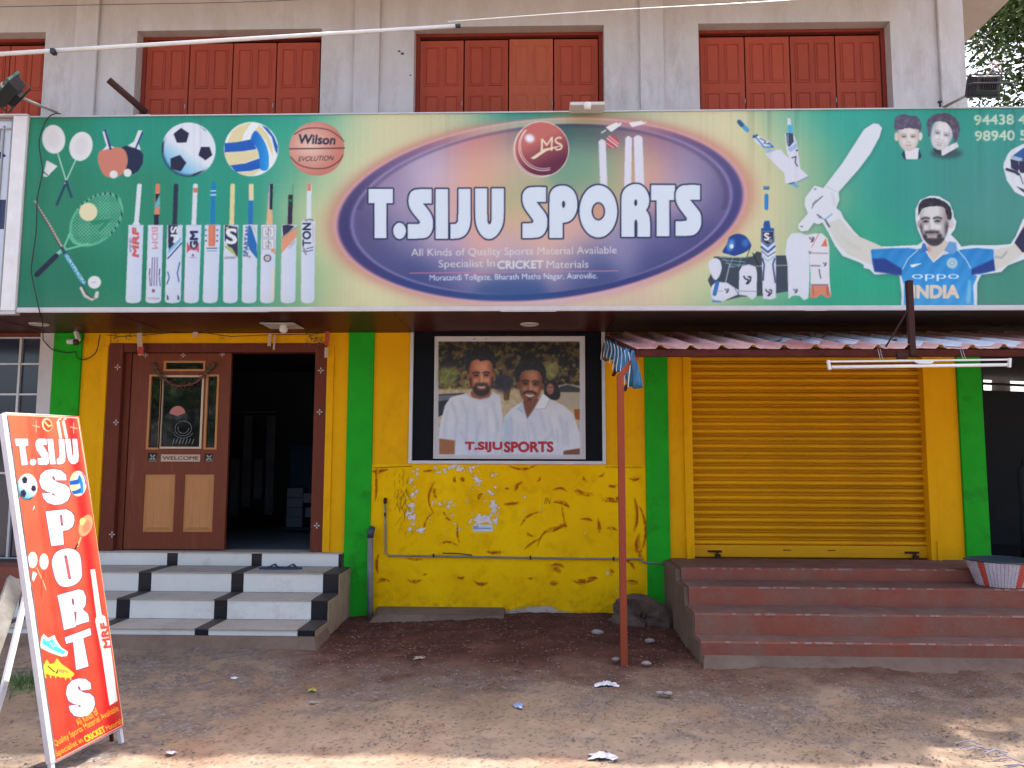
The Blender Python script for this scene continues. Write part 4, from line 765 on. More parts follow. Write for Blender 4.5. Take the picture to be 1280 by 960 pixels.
    c.poly(q((350,840),(375,795),(400,835),(435,825),(455,785),(490,830),(560,880),(595,910),(585,930),(540,945),(400,920),(345,900)), (246,214,70)); c.poly(q((470,870),(530,880),(560,900),(500,910),(470,895)), (236,150,90)); c.line(q((385,850),(430,890),(455,905),(462,880)), 1.6, (60,60,50))
    for xx in (360,400,440,480,520,560): c.line(q((xx,900),(xx+6,940 if xx < 500 else 955)), 1.6, (246,214,70))
    YE = (246,206,60)
    k = 5.65; z = Zm(30, 790, k)
    c.text('All Kinds of', *z((385,665))[0], 9.5, 30, YE, -.54, 0, bold=.01); c.text('Quality Sports Material Available', *z((228,820))[0], 9.8, 92, YE, -.515, 0, bold=.01); c.text('Specialist in', *z((238,890))[0], 9.4, 38, YE, -.5, 0, bold=.01); c.text('CRICKET', *z((440,778))[0], 7.6, 28, YE, -.5, 0, bold=.05); c.text('Materials', *z((590,700))[0], 6.6, 23, YE, -.5, 0, bold=.01)
    return c
def wall_paint(S=1.3):
    """worn yellow dado: chips, smears and scratches (photo pixel coordinates)"""
    c = Canvas(455, 572, 825, 780, S, (214,172,8)); f = Zm(440, 570, 3.2); cs = Canvas(455, 572, 825, 780, S, (0,0,0)); cc_ = Canvas(455, 572, 825, 780, S, (0,0,0))
    r = np.random.default_rng(11); bb = (0, c.W, 0, c.H); X, Y = c.grid(bb, 1)
    n = fbm(X.shape, 60, 5, 31); c.a[:] = np.array((228,176,2))+(n-.5)[..., None]*np.array((22,30,4)); w_ = fbm(X.shape, 14, 4, 35); k = (np.clip((w_-.56)*4, 0, 1)*.35)[..., None]; c.a[:] = c.a*(1-k)+np.array((190,134,4))*k
    def smear(x, y, L, a, wd, col=(132,74,22), al=.7):
        bend = r.uniform(-.22, .22)*L
        for j, (ww, aa) in enumerate(((1, .38), (.55, .55), (.3, .8))):
            l0 = r.uniform(-.58, -.42)*L; l1 = r.uniform(.42, .58)*L; up = []; dn_ = []; pk = r.uniform(.3, .7); off = r.uniform(-.25, .25)*wd
            for q in range(13):
                t = q/12; s_ = l0+(l1-l0)*t; n0 = bend*4*t*(1-t)-bend*.6+off; hw = wd*.52*ww*(min(t/pk, (1-t)/(1-pk))**.8)*r.uniform(.6, 1.25)+.12
                up.append((x+cos(a)*s_-sin(a)*(n0-hw), y+sin(a)*s_+cos(a)*(n0-hw))); dn_.append((x+cos(a)*s_-sin(a)*(n0+hw), y+sin(a)*s_+cos(a)*(n0+hw)))
            cs.poly(up+dn_[::-1], (255,255,255), alpha=al*aa, blur=.35)
    for sx, sy, L, a, wd in ((665,120,16,-.9,5),(835,135,18,.1,4),(925,145,30,.35,6),(840,190,24,.3,7),(1040,178,28,.1,7),(1045,118,14,0,5),(985,280,20,1.5,6),(1135,240,46,1.6,5),(845,240,26,1.4,2),(710,245,30,-.6,4),(820,290,34,-.45,5),(780,310,40,-.75,3),(850,280,10,0,5),(940,255,16,.15,5),(1040,295,16,.2,6),(640,190,22,-.1,5),(720,350,26,-.6,3),(825,437,18,.1,6),(815,458,16,.2,6),(925,498,30,-.05,7),(960,490,16,0,5),(810,508,14,-.1,6),(1120,505,16,.1,6),(1040,465,10,1.4,6),(515,508,18,.1,6),(570,383,24,0,5),(250,413,20,.1,3),(125,498,18,-.1,6),(435,485,10,0,4),(290,473,6,0,4),(250,500,20,0,5),(310,60,20,0,3),(120,55,16,0,5),(690,45,40,-.1,4),(1130,90,14,0,5),(1150,370,40,1.3,7),(1110,430,20,.7,5),(750,95,8,-1,3),(930,95,10,1,4),(1060,170,10,.2,4),(440,95,8,1.3,6),(410,95,8,1.5,4),(510,160,10,-1,6),(380,240,14,.9,5),(315,165,40,1.6,3),(330,150,14,1.4,5),(300,260,26,2,3),(425,310,26,1.5,3),(385,350,26,.05,3),(620,130,6,0,3),(95,120,40,1.57,4),(100,60,14,0,6),(105,430,26,1.6,6),(1165,300,60,1.57,5),(710,315,10,.6,4),(715,490,10,0,3),(1000,75,12,-.6,3)):
        smear(*f((sx, sy))[0], L*.95, a, wd*1.0)
    for i in range(80): # dark scribbled patch left of the chips
        x = 440+(205+r.normal(0, 22))/3.2; y = 570+(175+r.normal(0, 55))/3.2; a = r.uniform(.9, 2.2); L = r.uniform(3, 12)
        c.line([(x, y),(x+cos(a)*L*.5+r.uniform(-1, 1), y+sin(a)*L*.5),(x+cos(a)*L, y+sin(a)*L)], .6, (92,56,18), alpha=r.uniform(.3, .9))
    def chip(x, y, rad):
        a = r.uniform(0, 6.28); P_ = [(x+rad*r.uniform(.4, 1.2)*cos(t+a)*1.2, y+rad*r.uniform(.4, 1.2)*sin(t+a)) for t in np.linspace(0, 2*pi, 9, endpoint=False)]; cc_.poly(P_, (255,255,255))
    def cluster(x, y, sx, sy, n_, m_=1.0):
        for i in range(n_): chip(440+(x+r.normal(0, sx))/3.2, 570+(y+r.normal(0, sy))/3.2, abs(r.normal(0, .9))*m_+.35)
    cluster(245,120,8,30,24,1.3); cluster(240,235,8,32,34,1.5); cluster(275,295,20,5,20,1.3); cluster(440,50,40,7,40,1.3); cluster(350,58,20,7,14); cluster(500,105,8,16,20,1.4); cluster(575,85,7,26,18,1.2); cluster(565,148,16,6,16,1.2); cluster(380,190,36,10,30,.8); cluster(565,215,10,18,34,1.6); cluster(545,255,26,14,40,1.7); cluster(495,265,14,14,20,1.2); cluster(430,285,20,10,12); cluster(265,75,6,14,12,1.1); cluster(380,235,8,14,10,1.0); cluster(330,255,40,14,14,.8); cluster(500,180,40,30,14,.6); cluster(1010,470,10,3,6,.8); cluster(690,160,6,4,4,.8); cluster(700,300,300,120,26,.35)
    ns_ = fbm(X.shape, 4, 3, 77); nb = fbm(X.shape, 16, 3, 78)
    k = np.clip(cs.a[..., 0]/255*np.clip((ns_-.22)*4, 0, 1)*(.85+1.1*nb), 0, 1)[..., None]; c.a[:] = c.a*(1-k)+(np.array((140,64,12))+30*(nb[..., None]-.5))*k
    nf = fbm(X.shape, 2.2, 2, 79); mch = blur1(cc_.a[..., 0]/255, 1.0); ch = np.clip((mch+(ns_-.5)*1.3+(nf-.5)*1.1-.40)*5, 0, 1)*(mch > .06); sh_c = np.clip(blur1(ch, 1.0)*1.5, 0, 1)[..., None]*.55; c.a[:] = c.a*(1-sh_c)+np.array((132,86,30))*sh_c
    ch = ch[..., None]; c.a[:] = c.a*(1-ch)+(np.array((204,192,186))+40*(ns_[..., None]-.5))*ch
    c.line(bez(f((500,640),(560,634),(640,620),(700,608),(790,604),(830,622),(905,634)),3,False), 5, (170,140,110), alpha=.5)
    c.poly(bez(f((480,632),(560,628),(640,616),(720,606),(790,602),(820,618),(870,626),(905,640),(905,680),(480,680)), 3), (176,160,150)); c.poly(f((60,628),(130,628),(130,690),(60,690)), (176,160,140), alpha=.5, blur=2)
    c.text('IN', *f((770,192))[0], 8, 7, (120,80,20), 0, .1)
    c.line(f((90,47),(240,41)), .9, (110,60,20)); c.line(f((1015,44),(1160,46)), .8, (120,80,20)); c.line(f((765,130),(755,260)), .5, (140,100,10), alpha=.6)
    c.poly(f((482,276),(560,274),(566,302),(484,303)), (196,200,206)); c.line(f((486,283),(505,283)), .9, (70,80,110)); c.line(f((486,289),(556,290)), .9, (70,90,130)); c.line(f((486,296),(530,297)), .5, (130,140,160)); smear(*f((520,311))[0], 26, .05, 4, (150,60,20))
    n4 = fbm(X.shape, 8, 4, 55); lo = np.clip((Y-735)/35, 0, 1)*np.clip((n4-.4)*3, 0, 1)*.45; c.a[:] = c.a*(1-lo[..., None])+np.array((140,96,40))*lo[..., None]
    return c
# ------------------------------------------------------------------ materials
M = {}
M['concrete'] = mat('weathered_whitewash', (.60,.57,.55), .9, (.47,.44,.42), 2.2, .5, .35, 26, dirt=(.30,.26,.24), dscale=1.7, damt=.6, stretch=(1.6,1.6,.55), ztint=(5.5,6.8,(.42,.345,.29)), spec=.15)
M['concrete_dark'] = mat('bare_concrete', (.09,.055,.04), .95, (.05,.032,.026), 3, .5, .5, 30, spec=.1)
M['shutter_red'] = mat('red_brown_paint', (.37,.068,.036), .65, (.31,.056,.030), 5, .6, .15, 40, vary=.10, spec=.12, dirt=(.36,.10,.07), dscale=6, damt=.3, stretch=(1,1,.3))
M['shutter_frame'] = mat('dark_red_frame_paint', (.25,.042,.026), .7, (.20,.034,.022), 5, .6, .15, 40, spec=.1, dirt=(.30,.09,.06), dscale=6, damt=.3)
M['concrete_up'] = mat('eave_shade_whitewash', (.54,.475,.42), .9, (.43,.37,.32), 2.2, .5, .35, 26, dirt=(.29,.235,.195), dscale=2.2, damt=.8, stretch=(1.6,1.6,.7), spec=.1)  # browner whitewash with the warm eave shade in its colour
M['plywood'] = mat('bare_orange_plywood', (.44,.11,.048), .6, (.34,.072,.036), 7, .6, .1, 40, spec=.15, stretch=(3,3,.5))
M['yellow'] = mat('yellow_wall_paint', (.80,.40,.004), .75, (.72,.335,.004), 3, .5, .25, 18, dirt=(.60,.27,.006), dscale=2.4, damt=.45, stretch=(1,1,.6), spec=.08)
M['green'] = mat('green_pillar_paint', (.020,.37,.020), .7, (.016,.30,.016), 4, .5, .2, 20, spec=.08, dirt=(.018,.13,.012), dscale=3, damt=.4)
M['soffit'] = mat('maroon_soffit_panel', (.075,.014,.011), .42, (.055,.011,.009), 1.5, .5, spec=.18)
M['dirty_white'] = mat('off_white_trim', (.56,.52,.50), .6, (.46,.42,.42), 6, .5)
M['alu'] = mat('aluminium_trim', (.52,.52,.53), .4, (.42,.42,.43), 8, .5, metal=.3)
M['white_plastic'] = mat('white_plastic', (.72,.70,.68), .4, (.6,.58,.55), 8, .5)
M['black'] = mat('black_plastic', (.02,.02,.024), .45)
M['dark_glass'] = mat('dark_glass', (.006,.007,.010), .04, spec=1.0)
M['navy_pane'] = mat('tinted_pane', (.022,.026,.045), .12, spec=.6)
M['black_board'] = mat('black_backing', (.004,.005,.008), .5, spec=.08)
M['door_frame'] = mat('brown_frame_paint', (.150,.036,.020), .6, (.115,.028,.016), 6, .5, .1, 50, stretch=(3,3,.4), dirt=(.22,.09,.06), dscale=3, damt=.25, spec=.12)
M['door_wood'] = mat('varnished_door_wood', (.19,.042,.015), .45, (.125,.028,.012), 9, .6, .15, 60, stretch=(4,4,.4), dirt=(.28,.12,.075), dscale=3, damt=.2, spec=.2)
M['door_panel'] = mat('pale_wood_panel', (.52,.235,.085), .5, (.40,.16,.055), 10, .6, .1, 60, stretch=(6,6,.35), spec=.2)
M['pane_trim'] = mat('cream_pane_trim', (.52,.40,.28), .6)
M['rose_dirt'] = mat('rust_red_step_paint', (.31,.090,.058), .9, (.22,.072,.05), 3.5, .5, .5, 30, dirt=(.21,.135,.10), dscale=2.6, damt=1.0, spec=.08)
M['flank'] = mat('stained_cream_tile', (.40,.32,.24), .5, (.30,.20,.13), 5, .6, dirt=(.20,.10,.06), dscale=4, damt=.9, vary=.05, spec=.2)
M['step_tread'] = mat('worn_step_top', (.20,.095,.070), .9, (.15,.08,.062), 4, .5, .5, 40, dirt=(.23,.15,.115), dscale=3, damt=1, spec=.08)
M['plaster'] = mat('grey_plaster', (.21,.145,.105), .95, (.145,.095,.07), 4, .6, .7, 25, spec=.08, dirt=(.12,.075,.05), dscale=3, damt=.8)
M['tile_white'] = mat('white_tile', (.70,.67,.60), .3, vary=.04, col2=(.62,.59,.53), scale=3, mix=.6, dirt=(.46,.38,.30), dscale=2.6, damt=.35, spec=.35)
M['tile_tread'] = mat('dusty_tile_top', (.44,.375,.315), .6, vary=.07, col2=(.35,.29,.24), scale=5, mix=.7, bump=.1, bscale=50, spec=.2, dirt=(.27,.20,.155), dscale=4, damt=.6)
M['tile_black'] = mat('black_tile', (.009,.009,.014), .3, (.016,.014,.018), 4, .6, spec=.3)
M['tile_black_tread'] = mat('dusty_black_tile', (.045,.038,.036), .6, (.075,.06,.05), 5, .6, spec=.15)
M['slat'] = mat('ochre_shutter_enamel', (.72,.34,.004), .5, vary=.09, col2=(.62,.29,.004), scale=4, mix=.6, bump=.05, bscale=40, spec=.15, dirt=(.48,.20,.006), dscale=2.5, damt=.6, stretch=(.35,1,2.5))
M['awning'] = mat('dusty_maroon_sheet_metal', (.56,.25,.23), .3, (.34,.11,.105), 5, .7, spec=.6, coat=.25, stretch=(1,.3,1), dirt=(.80,.55,.50), dscale=2, damt=1)
M['rust'] = mat('rusty_red_oxide', (.11,.026,.017), .85, (.045,.014,.012), 14, .6, .4, 60, spec=.05)
M['post'] = mat('red_oxide_post', (.33,.068,.028), .7, (.25,.05,.024), 9, .6, .15, 60, spec=.12, stretch=(1,1,.4))
M['brown_pipe'] = mat('dark_brown_pipe', (.045,.018,.015), .7, spec=.15)
M['tarp'] = mat('blue_striped_tarp', (.06,.24,.42), .5, (.015,.07,.16), 12, .3, spec=.3, stretch=(3,3,.2))
M['pvc'] = mat('grey_pvc', (.24,.23,.22), .5, (.15,.135,.12), 6, .5, spec=.2)
M['wire'] = mat('black_wire', (.015,.015,.018), .5)
M['stone'] = mat('grey_brown_stone', (.13,.085,.064), .95, (.075,.05,.04), 5, .6, 1.0, 14, spec=.08, dirt=(.17,.115,.085), dscale=6, damt=.8)
M['basket'] = mat('white_woven_plastic', (.62,.55,.58), .6, (.40,.34,.38), 10, .5)
M['basket_red'] = mat('red_woven_plastic', (.55,.055,.03), .5)
M['slate'] = mat('dark_basket_rim', (.035,.05,.07), .5)
M['bag'] = mat('crumpled_white_plastic', (.62,.60,.62), .35, (.45,.43,.46), 30, .6, .3, 60)
M['blue_bit'] = mat('blue_wrapper', (.16,.25,.48), .3, (.5,.55,.65), 20, .3)
M['rubber'] = mat('navy_rubber', (.02,.04,.075), .6)
M['shed'] = mat('dark_shed_board', (.014,.014,.017), .8, (.007,.007,.009), 4, .6)  # near-black mottled board
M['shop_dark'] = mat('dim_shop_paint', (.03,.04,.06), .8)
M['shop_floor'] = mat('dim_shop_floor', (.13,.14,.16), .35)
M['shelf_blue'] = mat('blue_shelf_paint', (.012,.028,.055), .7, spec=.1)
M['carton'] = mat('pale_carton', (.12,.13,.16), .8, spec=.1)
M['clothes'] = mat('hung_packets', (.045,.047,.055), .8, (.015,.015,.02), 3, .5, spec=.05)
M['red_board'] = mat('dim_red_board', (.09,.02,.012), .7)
M['metal_grey'] = mat('galvanised_bar', (.35,.34,.32), .45, (.25,.24,.22), 9, .5, metal=.4)
M['green_rim'] = mat('green_lamp_rim', (.035,.10,.085), .5)
M['clear'] = mat('frosted_lamp_plate', (.5,.48,.45), .35)
M['bark'] = mat('tree_bark', (.10,.075,.055), .9, (.06,.045,.035), 8, .5, .6, 30)
M['grey_board'] = mat('grey_painted_board', (.24,.23,.215), .8, (.15,.14,.13), 6, .6, dirt=(.09,.065,.05), dscale=4, damt=.7, spec=.1)
M['banner_rim'] = mat('banner_side_rail', (.62,.60,.64), .5, (.5,.48,.52), 6, .5)
M['patch_pale'] = mat('pale_patch_sheet', (.66,.67,.72), .3, (.52,.54,.60), 14, .35, spec=.6)
M['patch_mark'] = mat('dark_patch_marks', (.06,.08,.11), .4)
M['paper_tag'] = mat('cream_paper', (.5,.36,.27), .8)
M['red_tag'] = mat('red_paper', (.42,.05,.035), .8)
M['floral'] = mat('dried_garland', (.06,.05,.03), .8, (.16,.10,.06), 20, .4)
M['tinsel'] = mat('red_tinsel', (.20,.03,.03), .4)
M['etch'] = mat('etched_glass', (.30,.30,.32), .5)
M['pink_sticker'] = mat('pink_sticker', (.42,.13,.10), .5)
PR = print_mat('flex_print', .5, .12, 9, spec=.18)
PP = print_mat('poster_print', .3, spec=.25)
PW = print_mat('worn_wall_paint', .75, .5, 30, spec=.08)
PG = print_mat('ground_colours', .95, .8, 70, spec=.15)

# ------------------------------------------------------------------ ground
def gnd_h(X, Y):
    """height of the earth at a world point (arrays ok)"""
    b = np.exp(-((X-.1)/1.5)**2)*np.clip((Y+2.0)/1.9, 0, 1)**1.3*.085
    b2 = .012*np.sin(X*2.1+1.3*np.sin(Y*1.7))*np.cos(Y*2.3+.7*X)+.008*np.sin(X*5.3+Y*3.1)*np.sin(Y*6.1-X*2.2)
    return b*(X > -1.95)+b2-.012+np.clip((X-.9)/.5, 0, 1)*-.02*(Y > -1.2)
def ground_col(P):
    X, Y = P[..., 0], P[..., 1]; sh = X.shape
    a = fbm(sh, 90, 6, 71); b = fbm(sh, 26, 5, 81); c = fbm(sh, 9, 4, 91); d = np.random.default_rng(5).random(sh)
    s = lambda v: np.array(v, float)
    k = np.clip((a-.35)*3, 0, 1)[..., None]
    A = s((118,97,82))*(1-k)+s((146,123,106))*k
    near = np.clip((-Y-3.0)*1.4+(b-.5)*1.6, 0, 1)[..., None]*.7; A = A*(1-near)+s((156,134,118))*near
    red = np.clip((2.45+Y*.95)+(b-.5)*1.3-np.clip((-X-1.75)*3, 0, 5), 0, 1)[..., None]; A = A*(1-red)+(s((84,50,40))*(.8+.4*c[..., None]))*red
    red2 = np.clip((a-.58)*7, 0, 1)[..., None]*.4; A = A*(1-red2)+s((112,72,54))*red2
    band = np.exp(-((Y+2.35+.25*np.sin(X*1.1))/.42)**2)+.8*np.exp(-((Y+3.15+.15*np.sin(X*2+1))/.22)**2)*np.clip(X-.1, 0, 1)+.9*np.exp(-((Y+2.1)/.8)**2)*np.clip(-X-.1, 0, 1)+np.exp(-((X+2.6)/.9)**2)*.9
    g = np.clip(band*1.1+(b-.58)*4.0, 0, 1)[..., None]*np.clip((c-.3)*4, 0, 1)[..., None]*.8*(1-red*.8); A = A*(1-g)+(s((92,80,76))*(.7+.6*c[..., None]))*g
    sp = (d > .93)[..., None]*g*.55; A = A*(1-sp)+s((170,160,158))*sp
    sp = (np.random.default_rng(6).random(sh) > .93)[..., None]*.45; A = A*(1-sp)+s((52,42,40))*sp
    moss = (np.exp(-((X+3.6)/.3)**2-((Y+2.45)/.3)**2)*np.clip((c-.35)*5, 0, 1))[..., None]*.7; A = A*(1-moss)+s((60,76,34))*moss
    A = A*(.9+.2*c[..., None])
    return A
def gdisp(P, U, V):
    D = np.zeros_like(P); sh = U.shape
    n = (fbm(sh, 12, 4, 101)-.5)*.034+(fbm(sh, 2.4, 2, 111)-.5)*.014
    edge = np.minimum(np.minimum(U, 1-U), np.minimum(V, 1-V)); e = np.clip(edge*14, 0, 1)
    D[..., 2] = (gnd_h(P[..., 0], P[..., 1])+n)*e; return D
g0 = mat('far_earth', (.27,.225,.19), .95, (.20,.17,.145), .8, .5, .4, 12)
# one sheet: fine apron in front of the shop, continued out to the horizon
apron = grid_mesh('ground', (-5.2,-6.2,0), (5.6,-6.2,0), (-5.2,.3,0), 760, 460, ground_col, PG, None, np.array((.88,.92,.90)), gdisp)
tag(apron, kind='structure')
mbg = MB(); Q = 1500
for x0, x1, y0, y1 in ((-Q,-5.2,-Q,Q),(5.6,Q,-Q,Q),(-5.2,5.6,-Q,-6.2),(-5.2,5.6,.3,Q)):
    mbg.add([(x0,y0,0),(x1,y0,0),(x1,y1,0),(x0,y1,0)], [(0,1,2,3)])
mk('earth', mbg, g0, kind='structure')

# gravel and litter grit, nobody could count it
def pebbles(n, region, smin, smax, seed, dens=None):
    r = np.random.default_rng(seed); m_ = MB(); k = 0
    base = [(1,0,0),(-1,0,0),(0,1,0),(0,-1,0),(0,0,1),(0,0,-.4)]; F = [(0,2,4),(2,1,4),(1,3,4),(3,0,4),(2,0,5),(1,2,5),(3,1,5),(0,3,5)]
    while k < n:
        x = r.uniform(region[0], region[1]); y = r.uniform(region[2], region[3])
        if dens is not None and r.random() > dens(x, y): continue
        s = smin+(smax-smin)*r.random()**5; a = r.uniform(0, 6.28); z = float(gnd_h(x, y))
        ca, sa = cos(a)*s, sin(a)*s; q = r.uniform(.5, 1.1)
        m_.add([(x+(p[0]*ca-p[1]*sa*q)*r.uniform(.8,1.2), y+(p[0]*sa+p[1]*ca*q), z+p[2]*s*.5+s*.1) for p in base], F); k += 1
    return m_
dn = lambda x, y: min(1, .3+.9*math.exp(-((y+2.35)/.5)**2)+(.4 if y < -3 else 0))*(0 if (x < -2.0 and y > -1.35) or (x > 1.25 and y > -2.0) else 1)
def dn2(x, y):
    c_ = float(lat(np.array([x*2.7+9]), np.array([y*5.5+3]))[0])*.6+float(lat(np.array([x*7+y*3]), np.array([y*11-x*2]))[0])*.4; return dn(x, y)*(.12+(1.0 if c_ > .56 else 0))
tag(mk('gravel', pebbles(14000, (-4.2,4.2,-4.6,-.3), .002, .012, 3, dn), mat('grey_gravel', (.24,.21,.20), .8, (.12,.10,.095), 9, .3)), kind='stuff')
tag(mk('dark_gravel', pebbles(20000, (-4.2,4.2,-4.6,-.2), .002, .010, 4, dn2), mat('dark_gravel', (.07,.052,.046), .85)), kind='stuff')
tag(mk('red_soil_crumbs', pebbles(5000, (-1.9,1.6,-2.4,-.05), .003, .016, 8), mat('red_soil_crumb', (.13,.055,.038), .95, (.20,.10,.07), 9, .3)), kind='stuff')
r8 = np.random.default_rng(21); ms = MB()
for i in range(220):    # short dry straws and twigs
    x, y = r8.uniform(-3.6, 3.8), r8.uniform(-4.3, -1.2)
    if (x > 1.25 and y > -2) or (x < -1.95 and y > -1.35): continue
    a = r8.uniform(0, 6.28); L = r8.uniform(.02, .09); z = float(gnd_h(x, y))+.006
    ms.bar((x, y, z), (x+cos(a)*L, y+sin(a)*L, z+r8.uniform(0, .008)), .0025, .0025)
tag(mk('dry_twigs', ms, mat('dry_twig', (.20,.13,.085), .8)), kind='stuff')
mg = MB()
for i in range(420):    # grass tuft beside the banner
    x, y = r8.normal(-3.62, .14), r8.normal(-2.45, .16); a = r8.uniform(0, 6.28); h = r8.uniform(.03, .09); z = float(gnd_h(x, y)); wd = .004
    mg.add([(x-wd*cos(a), y-wd*sin(a), z), (x+wd*cos(a), y+wd*sin(a), z), (x+r8.normal(0, .03), y+r8.normal(0, .03), z+h)], [(0,1,2)])
tag(mk('grass', mg, mat('green_grass', (.07,.13,.03), .7, (.05,.09,.02), 5, .5)), kind='stuff')

# ------------------------------------------------------------------ the shop building
bld = thing('shop_building', 'two storey shop with yellow walls, green pillars and red shutters above', 'building', (0,0,0))
def bx(name, a, m_, parent=bld, bevel=0, **k): return mk(name, MB().box(*a), m_, parent, bevel=bevel, **k)
COLS = [(-5.15,-4.845),(-1.965,-1.695),(1.155,1.395),(4.37,4.615)]
for x0, x1 in COLS:
    bx('pillar', (x0,x1,-.03,.25,-.1,2.943), M['green'], bevel=.006)
YW = lambda a: bx('wall_panel', a, M['yellow'])
# yellow bays at street level
YW((-4.845,-4.555,0,.2,.0,2.943)); YW((-2.195,-1.965,0,.2,.0,2.943)); YW((-4.555,-2.195,.02,.2,2.835,2.943))
bx('pilaster_strip', (-2.195,-2.12,-.02,0,.64,2.80), M['yellow'], bevel=.004); bx('pilaster_strip', (-4.62,-4.56,-.02,0,.64,2.80), M['yellow'], bevel=.004)
YW((-1.695,-1.31,0,.2,1.55,2.943)); YW((.745,1.155,0,.2,1.55,2.943))
bx('wall_core', (-1.695,1.155,.01,.2,-.1,1.55), M['yellow'])
WP = wall_paint()
def cfw(c): 
    def f(P):
        sh = P.shape[:-1]; px, py = project(P.reshape(-1, 3)); return c.sample(px, py).reshape(sh+(3,))
    return f
dado = grid_mesh('worn_dado', (-1.695,-.012,-.05), (1.155,-.012,-.05), (-1.695,-.012,1.55), 480, 270, cfw(WP), PW, bld, 1.06,
    lambda P, U, V: np.stack([0*U, -.004*(fbm(U.shape, 40, 4, 7)-.5)*2, 0*U], -1))
bx('dado_ledge', (-1.695,1.155,-.012,.01,1.55,1.556), M['yellow'])
YW((1.395,1.555,0,.2,.5,2.943)); bx('wall_panel', (1.395,4.37,.0,.2,2.70,2.943), mat('shaded_yellow_wall', (.10,.05,.018), .85, (.06,.03,.015), 3, .5)); YW((4.10,4.37,0,.2,.5,2.943))  # the middle panel's brown holds the shade above the awning
# shutter guides
for x0, x1 in ((1.555,1.64),(4.02,4.10)): bx('guide_rail', (x0,x1,-.03,.12,.60,2.70), M['yellow'], bevel=.004)
for x0 in (1.558, 4.075): bx('guide_foot', (x0-.0,x0+.045,-.045,-.03,.60,.80), M['yellow'], bevel=.003)
# soffit and slab
bx('shade_strip', (.752,4.64,-.05,-.031,2.75,2.943), mat('awning_gap_shade', (.09,.04,.016), .85, (.05,.025,.012), 3, .5, spec=.05))  # added strip over the pillars, shade above the awning put into its brown
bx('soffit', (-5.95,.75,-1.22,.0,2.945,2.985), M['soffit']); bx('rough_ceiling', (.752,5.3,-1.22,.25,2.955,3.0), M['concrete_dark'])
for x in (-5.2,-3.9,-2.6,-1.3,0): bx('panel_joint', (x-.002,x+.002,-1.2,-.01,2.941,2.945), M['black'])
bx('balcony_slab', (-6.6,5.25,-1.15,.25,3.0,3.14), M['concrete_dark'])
# upper storeys
ZB, ZT, ZR = 3.14, 6.36, 10.42
WIN = [(-6.9,-5.475),(-4.435,-2.355),(-1.325,.765),(1.795,3.865)]
edges = [-9.0]+[v for p in WIN for v in p]+[4.63]
for i in range(0, len(edges), 2):
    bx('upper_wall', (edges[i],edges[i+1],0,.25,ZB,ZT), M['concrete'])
bx('lintel_wall', (-9.0,4.63,0,.25,ZT,9.0), M['concrete']); bx('unseen_storey_wall', (-9.0,4.63,.002,.25,9.0,ZR), M['concrete'])  # unseen storey added on top, height set by where its shadow edge falls
for x0, x1 in [(-5.12,-4.86),(-1.985,-1.70),(1.15,1.41),(4.36,4.632)]:
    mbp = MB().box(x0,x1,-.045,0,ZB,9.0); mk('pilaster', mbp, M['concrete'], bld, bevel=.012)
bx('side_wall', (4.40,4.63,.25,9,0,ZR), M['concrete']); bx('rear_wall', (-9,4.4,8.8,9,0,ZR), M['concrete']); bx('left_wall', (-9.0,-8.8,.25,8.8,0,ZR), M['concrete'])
bx('unseen_storey_roof', (-9.1,4.7,-.04,9.1,ZR,ZR+.12), M['concrete']); bx('unseen_roof_parapet', (-1.9,4.7,-.05,.1,ZR+.12,ZR+.16), M['concrete'])
bx('unseen_eave_slab', (-9.0,4.15,-1.0,-.047,6.82,6.94), M['concrete']); bx('side_eave_slab', (4.636,5.38,-.04,8.5,6.80,6.92), M['concrete'])  # front eave is unseen, its reach and right end set for its shade
def leaf_mesh(w_, h_, plain=False):
    m_ = MB().box(.004,w_-.004,0,.035,0,h_); st = .055; pw = (w_-3*st)/2
    if plain:
        m_.box(.05,w_-.05,-.004,0,.0,h_-.08)
    zs = []
    z = h_-.07
    rows = []; hh = .46 if not plain else .46; zt = z
    rows = [(zt-hh,zt),(zt-hh-.11-.75,zt-hh-.11),(zt-hh-.11-.75-.11-.75, zt-hh-.11-.75-.11)]
    for a, b in rows:
        if a < .05: a = .05
        for k in range(2):
            x0 = st+k*(pw+st); g = .012
            # recessed groove frame with raised field
            m_.box(x0,x0+g,-.008,0,a,b).box(x0+pw-g,x0+pw,-.008,0,a,b).box(x0+g,x0+pw-g,-.008,0,a,a+g).box(x0+g,x0+pw-g,-.008,0,b-g,b)
            m_.add([(x0+.03,-.009,a+.03),(x0+pw-.03,-.009,a+.03),(x0+pw-.03,-.009,b-.03),(x0+.03,-.009,b-.03),(x0+.018,0,a+.018),(x0+pw-.018,0,a+.018),(x0+pw-.018,0,b-.018),(x0+.018,0,b-.018)],
                   [(0,1,2,3),(4,5,1,0),(5,6,2,1),(6,7,3,2),(7,4,0,3)])
    return m_
HL = ZT-.03-ZB-.5
lw = .475; me_leaf = leaf_mesh(.50, HL).mesh('shutter_leaf', M['shutter_red']); me_ply = leaf_mesh(.50, HL, True).mesh('shutter_leaf', M['plywood'])
